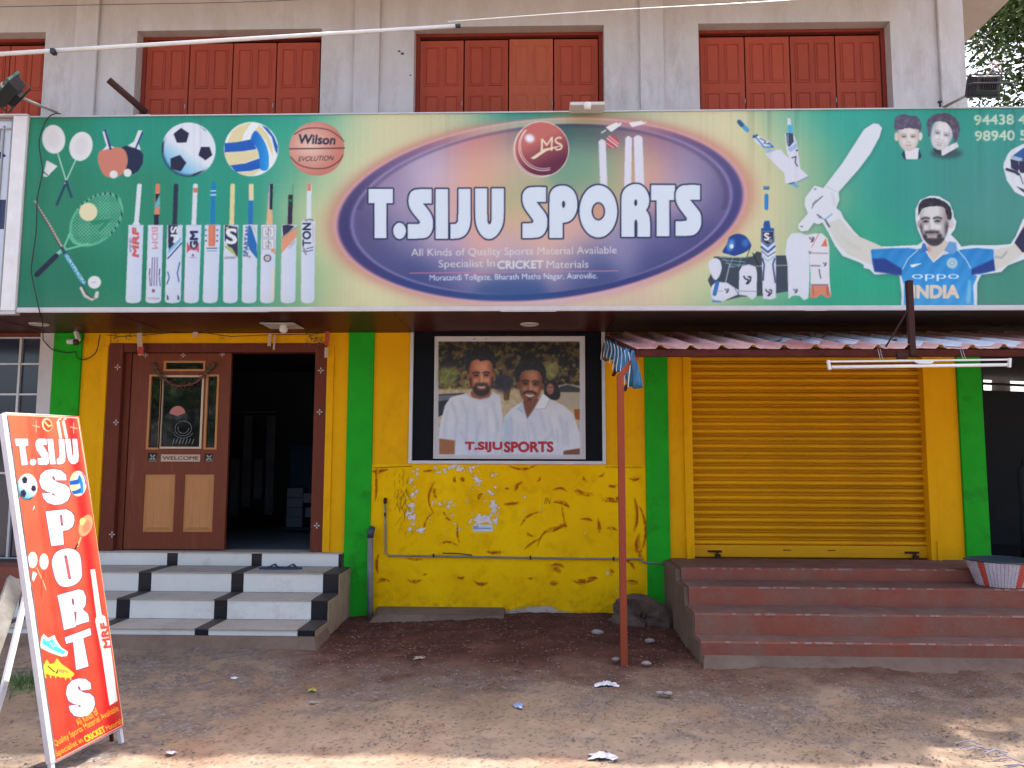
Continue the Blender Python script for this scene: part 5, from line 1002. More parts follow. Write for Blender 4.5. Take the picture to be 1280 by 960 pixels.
for wi, (x0, x1) in enumerate(WIN):
    fr = MB().box(x0,x0+.045,.135,.2,ZB,ZT).box(x1-.045,x1,.135,.2,ZB,ZT).box(x0+.045,x1-.045,.135,.2,ZT-.035,ZT)
    wp = mk('shutter_window', fr, M['shutter_frame'], bld); n = 4; L = (x1-x0-.09)
    if wi == 0: n = 3
    for k in range(n):
        wl = L/n; pl = (wi == 2 and k == 2)
        o = inst('shutter_leaf', me_ply if pl else me_leaf, (x0+.045+k*wl, .145-(.012 if pl else 0), ZB+.45), wp, scale=(wl/.5*.985, 1, 1))
        if pl: o['label'] = 'unpainted orange plywood shutter leaf'
    for k in (1, 3):
        if k >= n: continue
        hd = MB(); hd.tube([(x0+.045+k*L/n-.02, .13, 5.55),(x0+.045+k*L/n-.02, .115, 5.55),(x0+.045+k*L/n-.02, .115, 5.50)], .006, 6)
        mk('latch', hd, M['metal_grey'], wp)
    mk('window_sill', MB().box(x0,x1,-.02,.25,ZB+.2,ZB+.45), M['concrete'], wp)
# chips of missing plaster on the wall
for (px, py, s_) in ((499,64,.014),(503,67,.018),(513,94,.010)):
    p = atY(px, py, -.002); bx('plaster_hole', (p[0]-s_,p[0]+s_,-.003,.001,p[2]-s_*.6,p[2]+s_*.6), M['black'])

# entrance: frame, leaf, glass
DF0, DF1, ZS = -4.555, -2.195, .642
dr = mk('entrance_door', MB().box(DF0,-4.40,-.01,.16,ZS,2.83).box(-2.325,DF1,-.01,.16,ZS,2.83).box(-4.40,-2.325,.0,.16,2.735,2.83).box(-4.40,-4.335,.05,.16,ZS,2.735), M['door_frame'], bld, bevel=.006)
LX0, LX1, LY = -4.325, -3.135, .06
def lf(px, py): return atY(px, py, LY)
def rect(px0, py0, px1, py1, Y=LY):
    a = atY(px0, py0, Y); b = atY(px1, py1, Y); return a[0], b[0], b[2], a[2]
lx = [rect(168,437,286,686)]
x0, x1, z0, z1 = LX0, atY(285,560,LY)[0], ZS+.012, 2.73
def hole_frame(X0,X1,Z0,Z1,holes,y0,y1):
    xs = sorted({X0,X1,*[h[0] for h in holes],*[h[1] for h in holes]}); zs = sorted({Z0,Z1,*[h[2] for h in holes],*[h[3] for h in holes]}); m_ = MB()
    for i in range(len(xs)-1):
        for j in range(len(zs)-1):
            cx, cz = (xs[i]+xs[i+1])/2, (zs[j]+zs[j+1])/2
            if any(h[0] < cx < h[1] and h[2] < cz < h[3] for h in holes): continue
            m_.box(xs[i],xs[i+1],y0,y1,zs[j],zs[j+1])
    return m_
H = {k: rect(*v) for k, v in dict(main=(204,471,250,559),top=(207,453,255,462),left=(189,470,198,560),right=(260,470,269,560),p1=(181,593,216,665),p2=(231,593,265,665),w=(201,568,250,577),s1=(185,566,196,577),s2=(256,567,266,577)).items()}
door_leaf = mk('door_leaf', hole_frame(x0,x1,z0,z1,list(H.values()),LY,LY+.045), M['door_wood'], dr)
for k in ('main','top','left','right'):
    a = H[k]; mk('glass_pane', MB().box(a[0],a[1],LY+.018,LY+.024,a[2],a[3]), M['dark_glass'], dr)
    t = .016
    mk('pane_trim', MB().box(a[0]-t,a[0]+.006,LY-.008,LY+.016,a[2]-t,a[3]+t).box(a[1]-.006,a[1]+t,LY-.008,LY+.016,a[2]-t,a[3]+t).box(a[0]+.006,a[1]-.006,LY-.008,LY+.016,a[3]-.004,a[3]+t).box(a[0]+.006,a[1]-.006,LY-.008,LY+.016,a[2]-t,a[2]+.004), M['pane_trim'] if k == 'main' else M['door_panel'], dr)
for k in ('p1','p2'):
    a = H[k]; mk('wood_panel', MB().box(a[0],a[1],LY+.01,LY+.03,a[2],a[3]).add([(a[0]+.05,LY-.003,a[2]+.05),(a[1]-.05,LY-.003,a[2]+.05),(a[1]-.05,LY-.003,a[3]-.05),(a[0]+.05,LY-.003,a[3]-.05),(a[0]+.015,LY+.0098,a[2]+.015),(a[1]-.015,LY+.0098,a[2]+.015),(a[1]-.015,LY+.0098,a[3]-.015),(a[0]+.015,LY+.0098,a[3]-.015)], [(0,1,2,3),(4,5,1,0),(5,6,2,1),(6,7,3,2),(7,4,0,3)]), M['door_panel'], dr)
for k in ('s1','s2'):
    a = H[k]; o = mk('glass_pane', MB().box(a[0],a[1],LY+.01,LY+.02,a[2],a[3]), M['dark_glass'], dr)
    q = MB(); cx, cz = (a[0]+a[1])/2, (a[2]+a[3])/2
    for t in range(4): an = pi/4+t*pi/2; q.bar((cx, LY+.007, cz), (cx+cos(an)*.035, LY+.007, cz+sin(an)*.035), .012, .004, up=(0,1,0))
    mk('pane_ornament', q, M['etch'], dr)
a = H['w']; mk('name_plate', MB().box(a[0],a[1],LY+.004,LY+.03,a[2],a[3]), M['paper_tag'], dr)
def text_mesh(name, s_, x, z, h, wd, Y, m_, parent, bold=0, th=.0025, rot=None):
    v, t, mn, mx = text_tris(s_, bold); u = (v-mn)/(mx-mn)*np.array([wd, h]); mb = MB()
    n = len(u); mb.v = [(x+p[0], Y-th, z+p[1]) for p in u]; mb.f = [tuple(int(i) for i in q) for q in t]
    # turn outwards and give thickness by extruding edges is not needed at this size: thin solid sheet
    o = mk(name, mb, m_, parent); sm = o.modifiers.new('solid', 'SOLIDIFY'); sm.thickness = th; sm.offset = 0; return o
text_mesh('lettering', 'WELCOME', a[0]+.02, a[2]+.018, (a[3]-a[2])-.036, (a[1]-a[0])-.04, LY+.003, M['door_frame'], dr, .03)
# etched emblem and pink sticker seen on the main pane
a = H['main']; q = MB(); cx = (a[0]+a[1])/2+.02; cz = a[2]+.20
for rr, t0, t1 in ((.10,0,6.28),(.065,2.8,6.4),(.13,3.6,5.8)):
    pts = [(cx+rr*cos(t)*.9, LY+.0165, cz+rr*sin(t)*.8) for t in np.linspace(t0, t1, 18)]
    q.tube(pts, .002, 4)
for k in range(7): q.bar((cx-.11+k*.035, LY+.0165, a[2]+.03+.01*(k % 2)), (cx-.09+k*.035, LY+.0165, a[2]+.09), .004, .002, up=(0,1,0))
mk('etched_emblem', q, M['etch'], dr)
q = MB()
for k in range(9): an = R_(20+k*18); q.cbox((cx-.07+cos(an)*.04, LY+.0155, cz+.15+sin(an)*.045), (cos(an),0,sin(an)), (-sin(an),0,cos(an)), (0,1,0), .045, .017, .001+.0002*k)
mk('sticker', q, M['pink_sticker'], dr)
# pale crosses painted on frame and leaf
cm = MB()
def cross(px, py, Y, s_=.032):
    p = atY(px, py, Y); m_ = MB()
    for k in range(4):
        an = k*pi/2; d = np.array((cos(an),0,sin(an))); n_ = np.array((-sin(an),0,cos(an))); c_ = np.array((p[0],Y-.002,p[2]))
        P = [c_+d*s_*.15, c_+d*s_*.6+n_*s_*.22, c_+d*s_*1.1, c_+d*s_*.6-n_*s_*.22]
        m_.add([*P, *[a_+np.array((0,.0018,0)) for a_ in P]], [(0,1,2,3),(7,6,5,4),(0,4,5,1),(1,5,6,2),(2,6,7,3),(3,7,4,0)])
    mk('painted_cross', m_, M['dirty_white'], dr)
for p in ((147,459),(145,528),(140,668),(401,463),(399.5,515),(396,657)): cross(*p, -.01)
for p in ((229,444),(278,443),(182,444)): cross(*p, LY, .026)
# string of hangings over the door
tor = thing('door_hanging', 'dried garland with paper tags strung across the top of the shop door', 'garland', (-3.4,-.06,2.78))
r9 = np.random.default_rng(4)
pts = [atY(px, py, -.05) for px, py in ((135,419),(150,421),(175,420),(240,414),(290,421),(335,419),(390,418),(408,416))]
pts = [p+np.array((0,-.02,.0)) for p in pts]
mk('string', MB().tube(bez_pts := [np.array(p) for p in bez([tuple(p) for p in []], 4)] if False else pts, .004, 5), M['wire'], tor)
def leafcluster(c_, n, s_, sz):
    m_ = MB()
    for i in range(n):
        p = c_+r9.normal(0, s_, 3)*np.array((1,.4,.7)); u = r9.normal(0, 1, 3); u /= np.linalg.norm(u); v = np.cross(u, r9.normal(0, 1, 3)); v /= np.linalg.norm(v)
        m_.add([p, p+u*sz+v*sz*.35, p+u*sz*2, p+u*sz-v*sz*.35], [(0,1,2,3)])
    return m_
for px, py, n, s_ in ((145,422,26,.03),(160,421,20,.03),(278,421,10,.015),(395,424,60,.045),(388,421,30,.03)):
    mk('leaf_cluster', leafcluster(atY(px, py, -.07), n, s_, .014), M['floral'], tor)
for px, py, h, w_, mm in ((175,430,.24,.055,'paper_tag'),(244,418,.05,.05,'paper_tag'),(337,425,.13,.035,'paper_tag'),(343,428,.16,.02,'paper_tag'),(409,420,.20,.04,'red_tag')):
    p = atY(px, py, -.075); a_ = .12 if px < 200 else -.05
    mk('paper_tag', MB().cbox(p, (cos(a_),0,sin(a_)), (-sin(a_),0,cos(a_)), (0,1,0), w_/2, h/2, .004), M[mm], tor)
p = atY(176,437,-.082); mk('paper_tag', MB().box(p[0]-.03,p[0]+.03,-.083,-.08,p[2]-.05,p[2]+.03), M['red_tag'], tor)
p = atY(408,440,-.082); mk('paper_tag', MB().box(p[0]-.02,p[0]+.02,-.083,-.08,p[2]-.06,p[2]+.05), M['paper_tag'], tor)
gar = thing('tinsel_garland', 'red and green tinsel drooping in front of the door glass', 'garland', tuple(atY(228,480,.0)))
gp = [atY(a_, b_, .035) for a_, b_ in bez([(192,455),(197,465),(205,473),(216,481),(230,482),(243,479),(254,470),(262,462),(268,455)], 3, False)]
mk('strand', MB().tube(gp, .010, 5), M['floral'], gar)
for i, p in enumerate(gp[::2]): mk('tinsel', leafcluster(p, 40, .024, .013), M['tinsel'] if 3 < i < 10 else M['floral'], gar)

# display window with the poster
fw = mk('display_window', MB().box(-1.31,-1.275,-.03,.06,1.555,2.943).box(.71,.745,-.03,.06,1.555,2.943).box(-1.275,.71,-.03,.06,1.555,1.59), M['alu'], bld, bevel=.003)
mk('dark_board', MB().box(-1.275,.71,.012,.03,1.59,2.943), M['black_board'], fw)
pos = thing('poster', 'framed photo poster of two smiling men in white shirts with red shop name', 'poster', (-.26,-.01,1.60))
PC = paint_poster()
A_ = atY(544,420.5,-.004); B_ = atY(731.5,575,-.004)
px0, px1, pz0, pz1 = A_[0], B_[0], B_[2]+.008, A_[2]
t = .022
mk('poster_backing', MB().box(px0,px1,.0,.012,pz0,pz1), M['dirty_white'], pos)
grid_mesh('print', (px0+t*.3,-.002,pz0+t*.3), (px1-t*.3,-.002,pz0+t*.3), (px0+t*.3,-.002,pz1-t*.3), 360, 290, cfw(PC), PP, pos, 1.0)
mk('frame', MB().box(px0-.004,px0+.02,-.012,.0,pz0,pz1).box(px1-.02,px1+.004,-.012,.0,pz0,pz1).box(px0+.02,px1-.02,-.012,.0,pz0,pz0+.022).box(px0+.02,px1-.02,-.012,.0,pz1-.022,pz1), M['dirty_white'], pos, bevel=.002)

# rolling shutter
rs = mk('rolling_shutter', MB().box(1.64,4.02,.105,.12,.60,2.70), M['slat'], bld)
pitch = .0765; prof = []
for k in range(9): # curved slat, convex to the street with an interlock groove
    t_ = k/8; prof.append((-.024*math.sin(pi*t_)**.7, t_*pitch*.62))
poly = [(y, z) for y, z in prof]+[(.028, pitch*.64),(.028, pitch*.74),(-.004, pitch*.76),(-.006, pitch*.82),(-.002, pitch*.86),(.028, pitch*.88),(.028, pitch*.995),(.031, pitch*.995),(.031, 0),(.0, 0)]
ms_ = MB().prismX(poly, 0, 2.38); me_s = ms_.mesh('slat', M['slat'])
zb = .735; n_ = int((2.70-zb)/pitch)+1
for k in range(n_):
    if zb+k*pitch+pitch > 2.83: break
    inst('slat', me_s, (1.64, .070+r9.uniform(-.001, .001), zb+k*pitch), rs)
mk('bottom_rail', MB().box(1.64,4.02,.055,.09,.612,.733), M['slat'], rs, bevel=.006)
for px in (728+230-80, 1148): 
    pass
for xx in (1.86, 3.86):
    p = MB().box(xx-.07,xx+.07,.04,.055,.66,.68); p.tube([(xx+.02,.035,.665),(xx+.02,.02,.65),(xx+.02,.02,.62)], .012, 8); p.box(xx-.0,xx+.05,.005,.035,.60,.645); mk('padlock', p, M['brown_pipe'], rs)
for xx in (2.6,3.05): mk('rail_slot', MB().box(xx-.04,xx+.04,.052,.055,.68,.69), M['door_frame'], rs)

# dim interior seen through the open half of the door
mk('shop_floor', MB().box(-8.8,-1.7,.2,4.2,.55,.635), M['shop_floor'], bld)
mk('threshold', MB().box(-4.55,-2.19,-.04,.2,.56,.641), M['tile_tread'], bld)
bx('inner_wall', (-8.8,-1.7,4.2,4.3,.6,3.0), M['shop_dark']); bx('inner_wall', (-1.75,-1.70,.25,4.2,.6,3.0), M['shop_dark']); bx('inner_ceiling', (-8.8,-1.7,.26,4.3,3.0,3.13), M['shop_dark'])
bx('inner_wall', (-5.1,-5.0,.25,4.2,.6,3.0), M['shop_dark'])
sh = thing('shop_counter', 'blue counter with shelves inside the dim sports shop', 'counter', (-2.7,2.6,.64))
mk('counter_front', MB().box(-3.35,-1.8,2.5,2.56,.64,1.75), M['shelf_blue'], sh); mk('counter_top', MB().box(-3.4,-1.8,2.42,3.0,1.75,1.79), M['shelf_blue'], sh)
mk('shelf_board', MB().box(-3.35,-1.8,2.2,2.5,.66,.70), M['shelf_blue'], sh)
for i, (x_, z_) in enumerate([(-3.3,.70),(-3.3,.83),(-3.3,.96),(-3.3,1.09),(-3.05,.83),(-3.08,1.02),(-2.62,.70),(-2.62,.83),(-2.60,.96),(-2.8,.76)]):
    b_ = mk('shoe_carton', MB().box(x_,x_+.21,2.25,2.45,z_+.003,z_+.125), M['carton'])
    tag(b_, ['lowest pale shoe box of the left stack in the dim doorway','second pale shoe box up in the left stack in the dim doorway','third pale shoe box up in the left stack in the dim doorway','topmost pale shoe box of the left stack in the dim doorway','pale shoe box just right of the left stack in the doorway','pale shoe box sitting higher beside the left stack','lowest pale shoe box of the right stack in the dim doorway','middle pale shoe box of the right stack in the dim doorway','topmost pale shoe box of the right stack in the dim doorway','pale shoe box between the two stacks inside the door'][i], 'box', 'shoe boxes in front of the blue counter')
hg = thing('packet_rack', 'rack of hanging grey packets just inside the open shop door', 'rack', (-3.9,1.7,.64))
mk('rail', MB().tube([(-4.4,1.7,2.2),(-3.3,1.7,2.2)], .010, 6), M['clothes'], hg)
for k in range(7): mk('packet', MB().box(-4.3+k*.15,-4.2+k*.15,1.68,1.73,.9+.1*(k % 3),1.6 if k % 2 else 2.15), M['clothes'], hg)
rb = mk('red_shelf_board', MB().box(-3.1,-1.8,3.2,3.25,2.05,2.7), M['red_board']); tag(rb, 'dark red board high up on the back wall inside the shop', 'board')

# neighbour's glazed front at far left
nb = thing('neighbour_shopfront', 'dark glazed shopfront with white glazing bars left of the green pillar', 'shopfront', (-6.2,0,0))
mk('white_jamb', MB().box(-5.305,-5.152,-.02,.2,0,2.943), M['dirty_white'], nb, bevel=.005)
mk('base_wall', MB().box(-7.6,-5.305,.0,.2,-.1,.55), mat('dark_brown_render', (.07,.045,.035), .8, (.04,.028,.024), 4, .5), nb)
xs = [-7.1,-6.63,-6.16,-5.69,-5.31]; zs = [.55,1.2,1.62,2.03,2.44,2.88]
xm = atY(24,470,.03)[0]; xs = [xm-1.38,xm-.92,xm-.46,xm,-5.305]; zz = [atY(30,455,.03)[2], atY(30,493,.03)[2]]; zs = [.55,zz[1]-.84,zz[1]-.42,zz[1],zz[0],2.90]
for i in range(4):
    for j in range(5): mk('pane', MB().box(xs[i]+.008,xs[i+1]-.008,.05,.056,zs[j]+.008,zs[j+1]-.008), M['navy_pane'], nb)
for x_ in xs[:-1]: mk('glazing_bar', MB().box(x_-.012,x_+.012,.02,.06,.55,2.90), M['alu'], nb)
for z_ in zs: mk('glazing_bar', MB().box(-7.6,-5.305,.024,.058,z_-.010,z_+.010), M['alu'], nb)
mk('header', MB().box(-7.6,-5.305,-.01,.1,2.905,2.943), M['door_frame'], nb)
ns = mk('neighbour_step', MB().box(-7.6,-4.9,-.75,-.02,-.1,.30).box(-7.6,-4.9,-.4,-.02,.30,.52), M['rose_dirt']); tag(ns, 'low dark red steps half hidden behind the standing banner', 'steps')

# ------------------------------------------------------------------ steps
ts = thing('tiled_steps', 'white tiled entrance steps with black tile stripes below the shop door', 'steps', (-3.3,-.6,0))
RZ = [(.641,.50,-.05),(.50,.313,-.50),(.313,.133,-.885),(.133,.075,-1.285)]
TX0, TX1 = -4.87, [-1.975,-1.905,-1.915,-1.93]
core = MB()
for i, (zt, zb_, Y) in enumerate(RZ):
    yb = RZ[i-1][2] if i else .05
    core.box(TX0, (-1.972 if i == 0 else -1.893), Y+.012, (yb+.012 if i else .0), -.05, zt-.012)
mk('step_core', core, M['plaster'], ts); mk('step_plinth', MB().add([(-4.87,-1.33,.075),(-1.885,-1.33,.075),(-1.885,-.9,.075),(-4.87,-.9,.075),(-4.87,-1.40,-.06),(-1.84,-1.40,-.06),(-1.84,-.9,-.06),(-4.87,-.9,-.06)], [(0,1,2,3),(4,5,1,0),(5,6,2,1),(7,4,0,3)]), M['plaster'], ts)
def cut(x_edges, zt, zb_, Y, Yb, i):
    for k, (a_, b_, blk) in enumerate(x_edges):
        g = .0015
        mk('black_tile' if blk else 'white_tile', MB().box(a_+g,b_-g,Y,Y+.011,zb_+.002,zt-.0125), M['tile_black'] if blk else M['tile_white'], ts, bevel=.0012)
def treads(x_edges, z, Y, Yb):
    for k, (a_, b_, blk) in enumerate(x_edges):
        g = .0015
        mk('black_tile' if blk else 'grey_tile', MB().box(a_+g,b_-g,Y-.008,Yb-.001,z-.0115,z), M['tile_black_tread'] if blk else M['tile_tread'], ts, bevel=.0015)
for i, (zt, zb_, Y) in enumerate(RZ):
    E_ = []; xr = -1.893 if i else -1.975
    if i: xsb = [(-3.86,-3.735),(-2.945,-2.825),(-2.045,xr)]
    else: xsb = [(-3.80,-3.69),(-2.915,-2.81),(-2.012,xr)]
    cur = TX0; pre = [(-4.78,-4.66)]
    for a_, b_ in pre+xsb:
        mid = None
        E_.append((cur, a_, False)); E_.append((a_, b_, True)); cur = b_
    if cur < xr-.001: E_.append((cur, xr, False))
    cut(E_, zt, zb_, Y, 0, i)
    yb = RZ[i-1][2] if i else None
    if i: treads(E_, zt, Y, yb)
for i, (zt, zb_, Y) in enumerate(RZ):
    yb = RZ[i-1][2] if i else -.04
    if i: mk('flank_tile', MB().box(-1.8925,-1.884,Y+.002,yb-.002,-.02,zt-.013), M['flank'], ts, bevel=.001)
mk('landing_edge', MB().box(-4.87,-1.975,-.058,-.04,.629,.641), M['tile_tread'], ts)

rst = thing('red_concrete_steps', 'worn red painted concrete steps below the yellow rolling shutter', 'steps', (3.2,-.9,0))
RR = [(.60,.491,-.70),(.491,.333,-1.11),(.333,.159,-1.47),(.159,.02,-1.70)]
lx0 = [1.375,1.362,1.335,1.335]
STW = []
for i, (zt, zb_, Y) in enumerate(RR):
    yb = RR[i-1][2] if i else .02
    # uneven nosing: a gridded slab with gentle wobble
    n = 60; m_ = MB(); xs_ = np.linspace(lx0[i], 5.6, n); wob = np.cumsum(r9.normal(0, .0016, n)); wob -= np.linspace(wob[0], wob[-1], n); zw = r9.normal(0, .0015, n); STW.append((Y, zt, xs_, wob))
    V_ = []
    for x_, o_, q_ in zip(xs_, wob, zw): V_ += [(x_, Y+o_-.004, -.08 if i == 3 else zb_-.03), (x_, Y+o_, zt-.012+q_), (x_, Y+o_+.010, zt+q_*.5), (x_, yb+.03, zt+.001)]
    F_ = [(j*4+k, (j+1)*4+k, (j+1)*4+k+1, j*4+k+1) for j in range(n-1) for k in range(3)]
    m_.add(V_, F_); m_.add([(lx0[i],Y,-.08),(lx0[i],Y,zt-.012),(lx0[i],Y+.01,zt),(lx0[i],yb+.03,zt+.001),(lx0[i],yb+.03,-.08)], [(0,1,2,3,4)])
    mk('step', m_, M['rose_dirt'], rst, smooth=False)
    if i: mk('step_top', MB().box(lx0[i]+.004,5.6,Y+.022,yb-.004,zt-.003,zt+.0035), M['step_tread'], rst)
mk('step_top', MB().box(1.38,5.6,-.67,-.002,.59,.6045), M['step_tread'], rst)
chp = MB()
for Y, zt, xs_, wob in STW:      # pale chipped nosing
    for _ in range(34):
        x_ = r9.uniform(1.4, 5.0); L = r9.uniform(.008, .06); h_ = r9.uniform(.001, .0035); o_ = float(np.interp(x_, xs_, wob)); y_ = Y+o_-.005
        chp.add([(x_,y_,zt-h_-.009),(x_+L*.6,y_,zt-h_*.6-.009),(x_+L,y_,zt-.008),(x_+L,y_+.014,zt+.0035),(x_,y_+.014,zt+.0035)], [(0,1,2,3,4)])
mk('chipped_edge', chp, mat('pale_chipped_cement', (.34,.20,.165), .9, (.25,.14,.11), 20, .4, spec=.05), rst, kind='stuff')
mk('side_plaster', MB().prismX([(0,-.08),(0,.585),(-.66,.585),(-.70,.48),(-1.07,.48),(-1.11,.32),(-1.43,.32),(-1.47,.15),(-1.68,.15),(-1.72,-.08)], 1.325, 1.372), M['plaster'], rst)
mk('footing', MB().add([(1.36,-1.71,.055),(5.6,-1.71,.055),(5.6,-1.60,.055),(1.36,-1.60,.055),(1.30,-1.92,-.05),(5.6,-1.92,-.05)], [(0,1,2,3),(4,5,1,0),(0,3,4)]), M['plaster'], rst)

# ------------------------------------------------------------------ big signboard
sg_ = thing('signboard', 'long green and cream shop signboard with purple oval and white T.SIJU SPORTS lettering', 'signboard', (0,-1.25,2.95))
SCN = paint_sign()
SX0, SX1, SZ0, SZ1 = -4.725, 5.25, 2.972, 4.780
def cfs(P):
    sh_ = P.shape[:-1]; px, py = project(P.reshape(-1, 3)); return SCN.sample(px, py).reshape(sh_+(3,))
grid_mesh('printed_flex', (SX0,-1.25,SZ0), (SX1,-1.25,SZ0), (SX0,-1.25,SZ1), 1640, 310, cfs, PR, sg_, np.array((.94,.94,.84)),
    lambda P, U, V: np.stack([0*U, -.004*np.sin(P[..., 0]*2.3)*np.sin(V*pi)-.002*np.sin(P[..., 0]*17+V*3)*np.exp(-V*9), 0*U], -1))
mk('backing_box', MB().box(SX0,SX1,-1.24,-1.16,2.965,4.775), M['dirty_white'], sg_)
mk('top_trim', MB().box(SX0,SX1,-1.262,-1.16,4.781,4.792), M['alu'], sg_)
mk('bottom_trim', MB().box(SX0,SX1,-1.268,-1.23,2.93,2.971), M['dirty_white'], sg_, bevel=.003)
for a_, b_, dz in ((-4.72,-2.4,.006),(-.3,.2,.008),(2.4,2.6,.006),(3.3,5.2,.004)): mk('torn_edge', MB().box(a_,b_,-1.266,-1.262,2.93-dz,2.929), M['dirty_white'], sg_)
ns2 = thing('neighbour_signboard', 'white framed signboard cut off at the left edge beside the green sign', 'signboard', (-5.5,-1.25,2.95))
mk('panel', MB().box(-7.2,-4.87,-1.23,-1.2,2.95,4.78), mat('pale_blue_flex', (.55,.58,.64), .5, (.48,.52,.60), 2, .5), ns2)
mk('post_strip', MB().box(-4.868,-4.735,-1.28,-1.2,2.94,4.79), M['white_plastic'], ns2, bevel=.006)
for x_, zf in ((-4.90,0),(-4.98,.06),(-5.02,.09)): mk('frame', MB().box(x_-.006,x_+.006,-1.245,-1.2301,2.98+zf,4.77-zf), M['metal_grey'], ns2)
for z_ in (2.985,3.07,4.765,4.68): mk('frame', MB().box(-7.2,-4.915,-1.243,-1.2305,z_-.006,z_+.006), M['metal_grey'], ns2)
mk('top_trim', MB().box(-7.2,-4.735,-1.285,-1.2,4.791,4.805), M['dirty_white'], ns2); mk('bottom_trim', MB().box(-7.2,-4.735,-1.27,-1.2,2.91,2.938), M['dirty_white'], ns2)
p = atY(3,193,-1.245); mk('print_mark', MB().prismY([(p[0]-.25,p[2]+.02),(p[0]-.02,p[2]+.03),(p[0]+.03,p[2]-.01),(p[0]-.03,p[2]-.035),(p[0]-.25,p[2]-.03)], -1.2325, -1.2305), mat('navy_print', (.02,.03,.14), .5), ns2)
p = atY(2,270,-1.245); mk('print_mark', MB().box(p[0]-.4,p[0]+.02,-1.2325,-1.2305,p[2]-.12,p[2]+.16), mat('navy_print', (.02,.03,.08), .5), ns2)

# ------------------------------------------------------------------ awning
aw = thing('sheet_metal_awning', 'corrugated maroon sheet awning sloping out over the rolling shutter', 'awning', (3,-1,2.5))
AX0, AX1 = .80, 5.4
def awn(x, t, dz=0):  # t 0 back .. 1 front
    return (x+(.05*t-.06*(1-t)), -.28-1.46*t, 2.868-.353*t+dz)
prof = []; x = AX0; pit = .2535
while x < AX1:
    for dx, dz in ((0,0),(.03,.004),(.07,.0),(.150,.0),(.165,.012),(.180,.034),(.205,.034),(.222,.012)): prof.append((x+dx+.0, dz))
    x += pit
m_ = MB(); NT = 10; n = len(prof)
for k in range(NT+1):
    t_ = k/NT
    for (xx, dz) in prof: m_.v.append(tuple(map(float, awn(xx, t_, dz+.002*math.sin(xx*9+t_*5)*(t_)))))
m_.f = [(k*n+j, k*n+j+1, (k+1)*n+j+1, (k+1)*n+j) for k in range(NT) for j in range(n-1)]
sheet = mk('corrugated_sheet', m_, M['awning'], aw); so_ = sheet.modifiers.new('solid', 'SOLIDIFY'); so_.thickness = .004
mk('front_beam', MB().box(AX0+.04,AX1,-1.735,-1.70,2.452,2.508), M['rust'], aw, bevel=.003)
mk('back_beam', MB().box(AX0-.05,AX1,-.32,-.28,2.80,2.86), M['rust'], aw)
mk('side_rafter', MB().bar(awn(AX0,.02,-.02), awn(AX0,.98,-.02), .03, .03), M['rust'], aw)
for xx in (2.0,3.2,4.4): mk('rafter', MB().bar(awn(xx,.02,-.028), awn(xx,.97,-.028), .03, .03), M['rust'], aw)
pb = (.716,-1.72); mk('post', MB().bar((.716,-1.74,-.1), (.712,-1.72,2.30), .055, .05).bar((.712,-1.72,2.29), (.86,-1.70,2.47), .045, .045), M['post'], aw, bevel=.004)
sb = MB()
for k in range(1, 10): 
    for xx in np.arange(AX0+.11, AX1, pit*2): 
        if k in (1, 8): c_ = awn(xx, k/10, .006); sb.cbox(c_, (1,0,0), (0,1,0), (0,0,1), .007, .007, .004)
mk('roof_screws', sb, M['metal_grey'], aw)
# vertical stay in front of the sign
st_ = MB(); b0 = (3.095,-1.745,2.46); st_.bar(b0, (3.10,-1.74,3.085), .045, .012, up=(0,1,0)).bar((3.075,-1.728,2.46), (3.078,-1.723,3.083), .008, .035, up=(0,1,0))
mk('stay_angle', st_, M['brown_pipe'], aw); mk('stay_rod', MB().bar((2.93,-1.60,2.53), (3.08,-1.73,2.84), .012), M['brown_pipe'], aw)
p = atY(1130,444,-1.75); mk('knot', MB().box(p[0]-.06,p[0]+.03,-1.76,-1.736,p[2]-.03,p[2]+.02), M['brown_pipe'], aw, bevel=.008)
# pale sheet with dark marks, draped over the awning ribs
fx = thing('pale_patch', 'pale sheet with dark marks lying on the maroon awning', 'banner scrap', awn(3.0,.5))
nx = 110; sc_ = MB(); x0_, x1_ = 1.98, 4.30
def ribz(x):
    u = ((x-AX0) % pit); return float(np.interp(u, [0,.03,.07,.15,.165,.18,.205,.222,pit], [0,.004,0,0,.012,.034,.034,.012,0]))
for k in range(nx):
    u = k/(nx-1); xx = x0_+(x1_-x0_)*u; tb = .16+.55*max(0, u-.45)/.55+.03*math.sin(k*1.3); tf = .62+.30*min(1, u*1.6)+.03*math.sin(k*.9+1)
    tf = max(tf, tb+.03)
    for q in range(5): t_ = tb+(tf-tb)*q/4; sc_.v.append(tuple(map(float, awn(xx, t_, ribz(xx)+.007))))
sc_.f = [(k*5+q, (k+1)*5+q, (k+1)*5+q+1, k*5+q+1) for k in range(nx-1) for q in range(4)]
o = mk('pale_sheet', sc_, M['patch_pale'], fx); so_ = o.modifiers.new('solid', 'SOLIDIFY'); so_.thickness = .0015
mm = MB()
for i in range(34):
    u = r9.uniform(.02, .62); xx = x0_+(x1_-x0_)*u; t_ = r9.uniform(.22, .60); L = r9.uniform(.02, .07); h_ = r9.uniform(.015, .05)
    P = [awn(xx+a_, t_+b_, ribz(xx+a_)+.0105) for a_, b_ in ((0,0),(L,.01),(L*.9,h_),(0.01,h_*.8))]; mm.add(P, [(0,1,2,3)])
mk('dark_marks', mm, M['patch_mark'], fx)
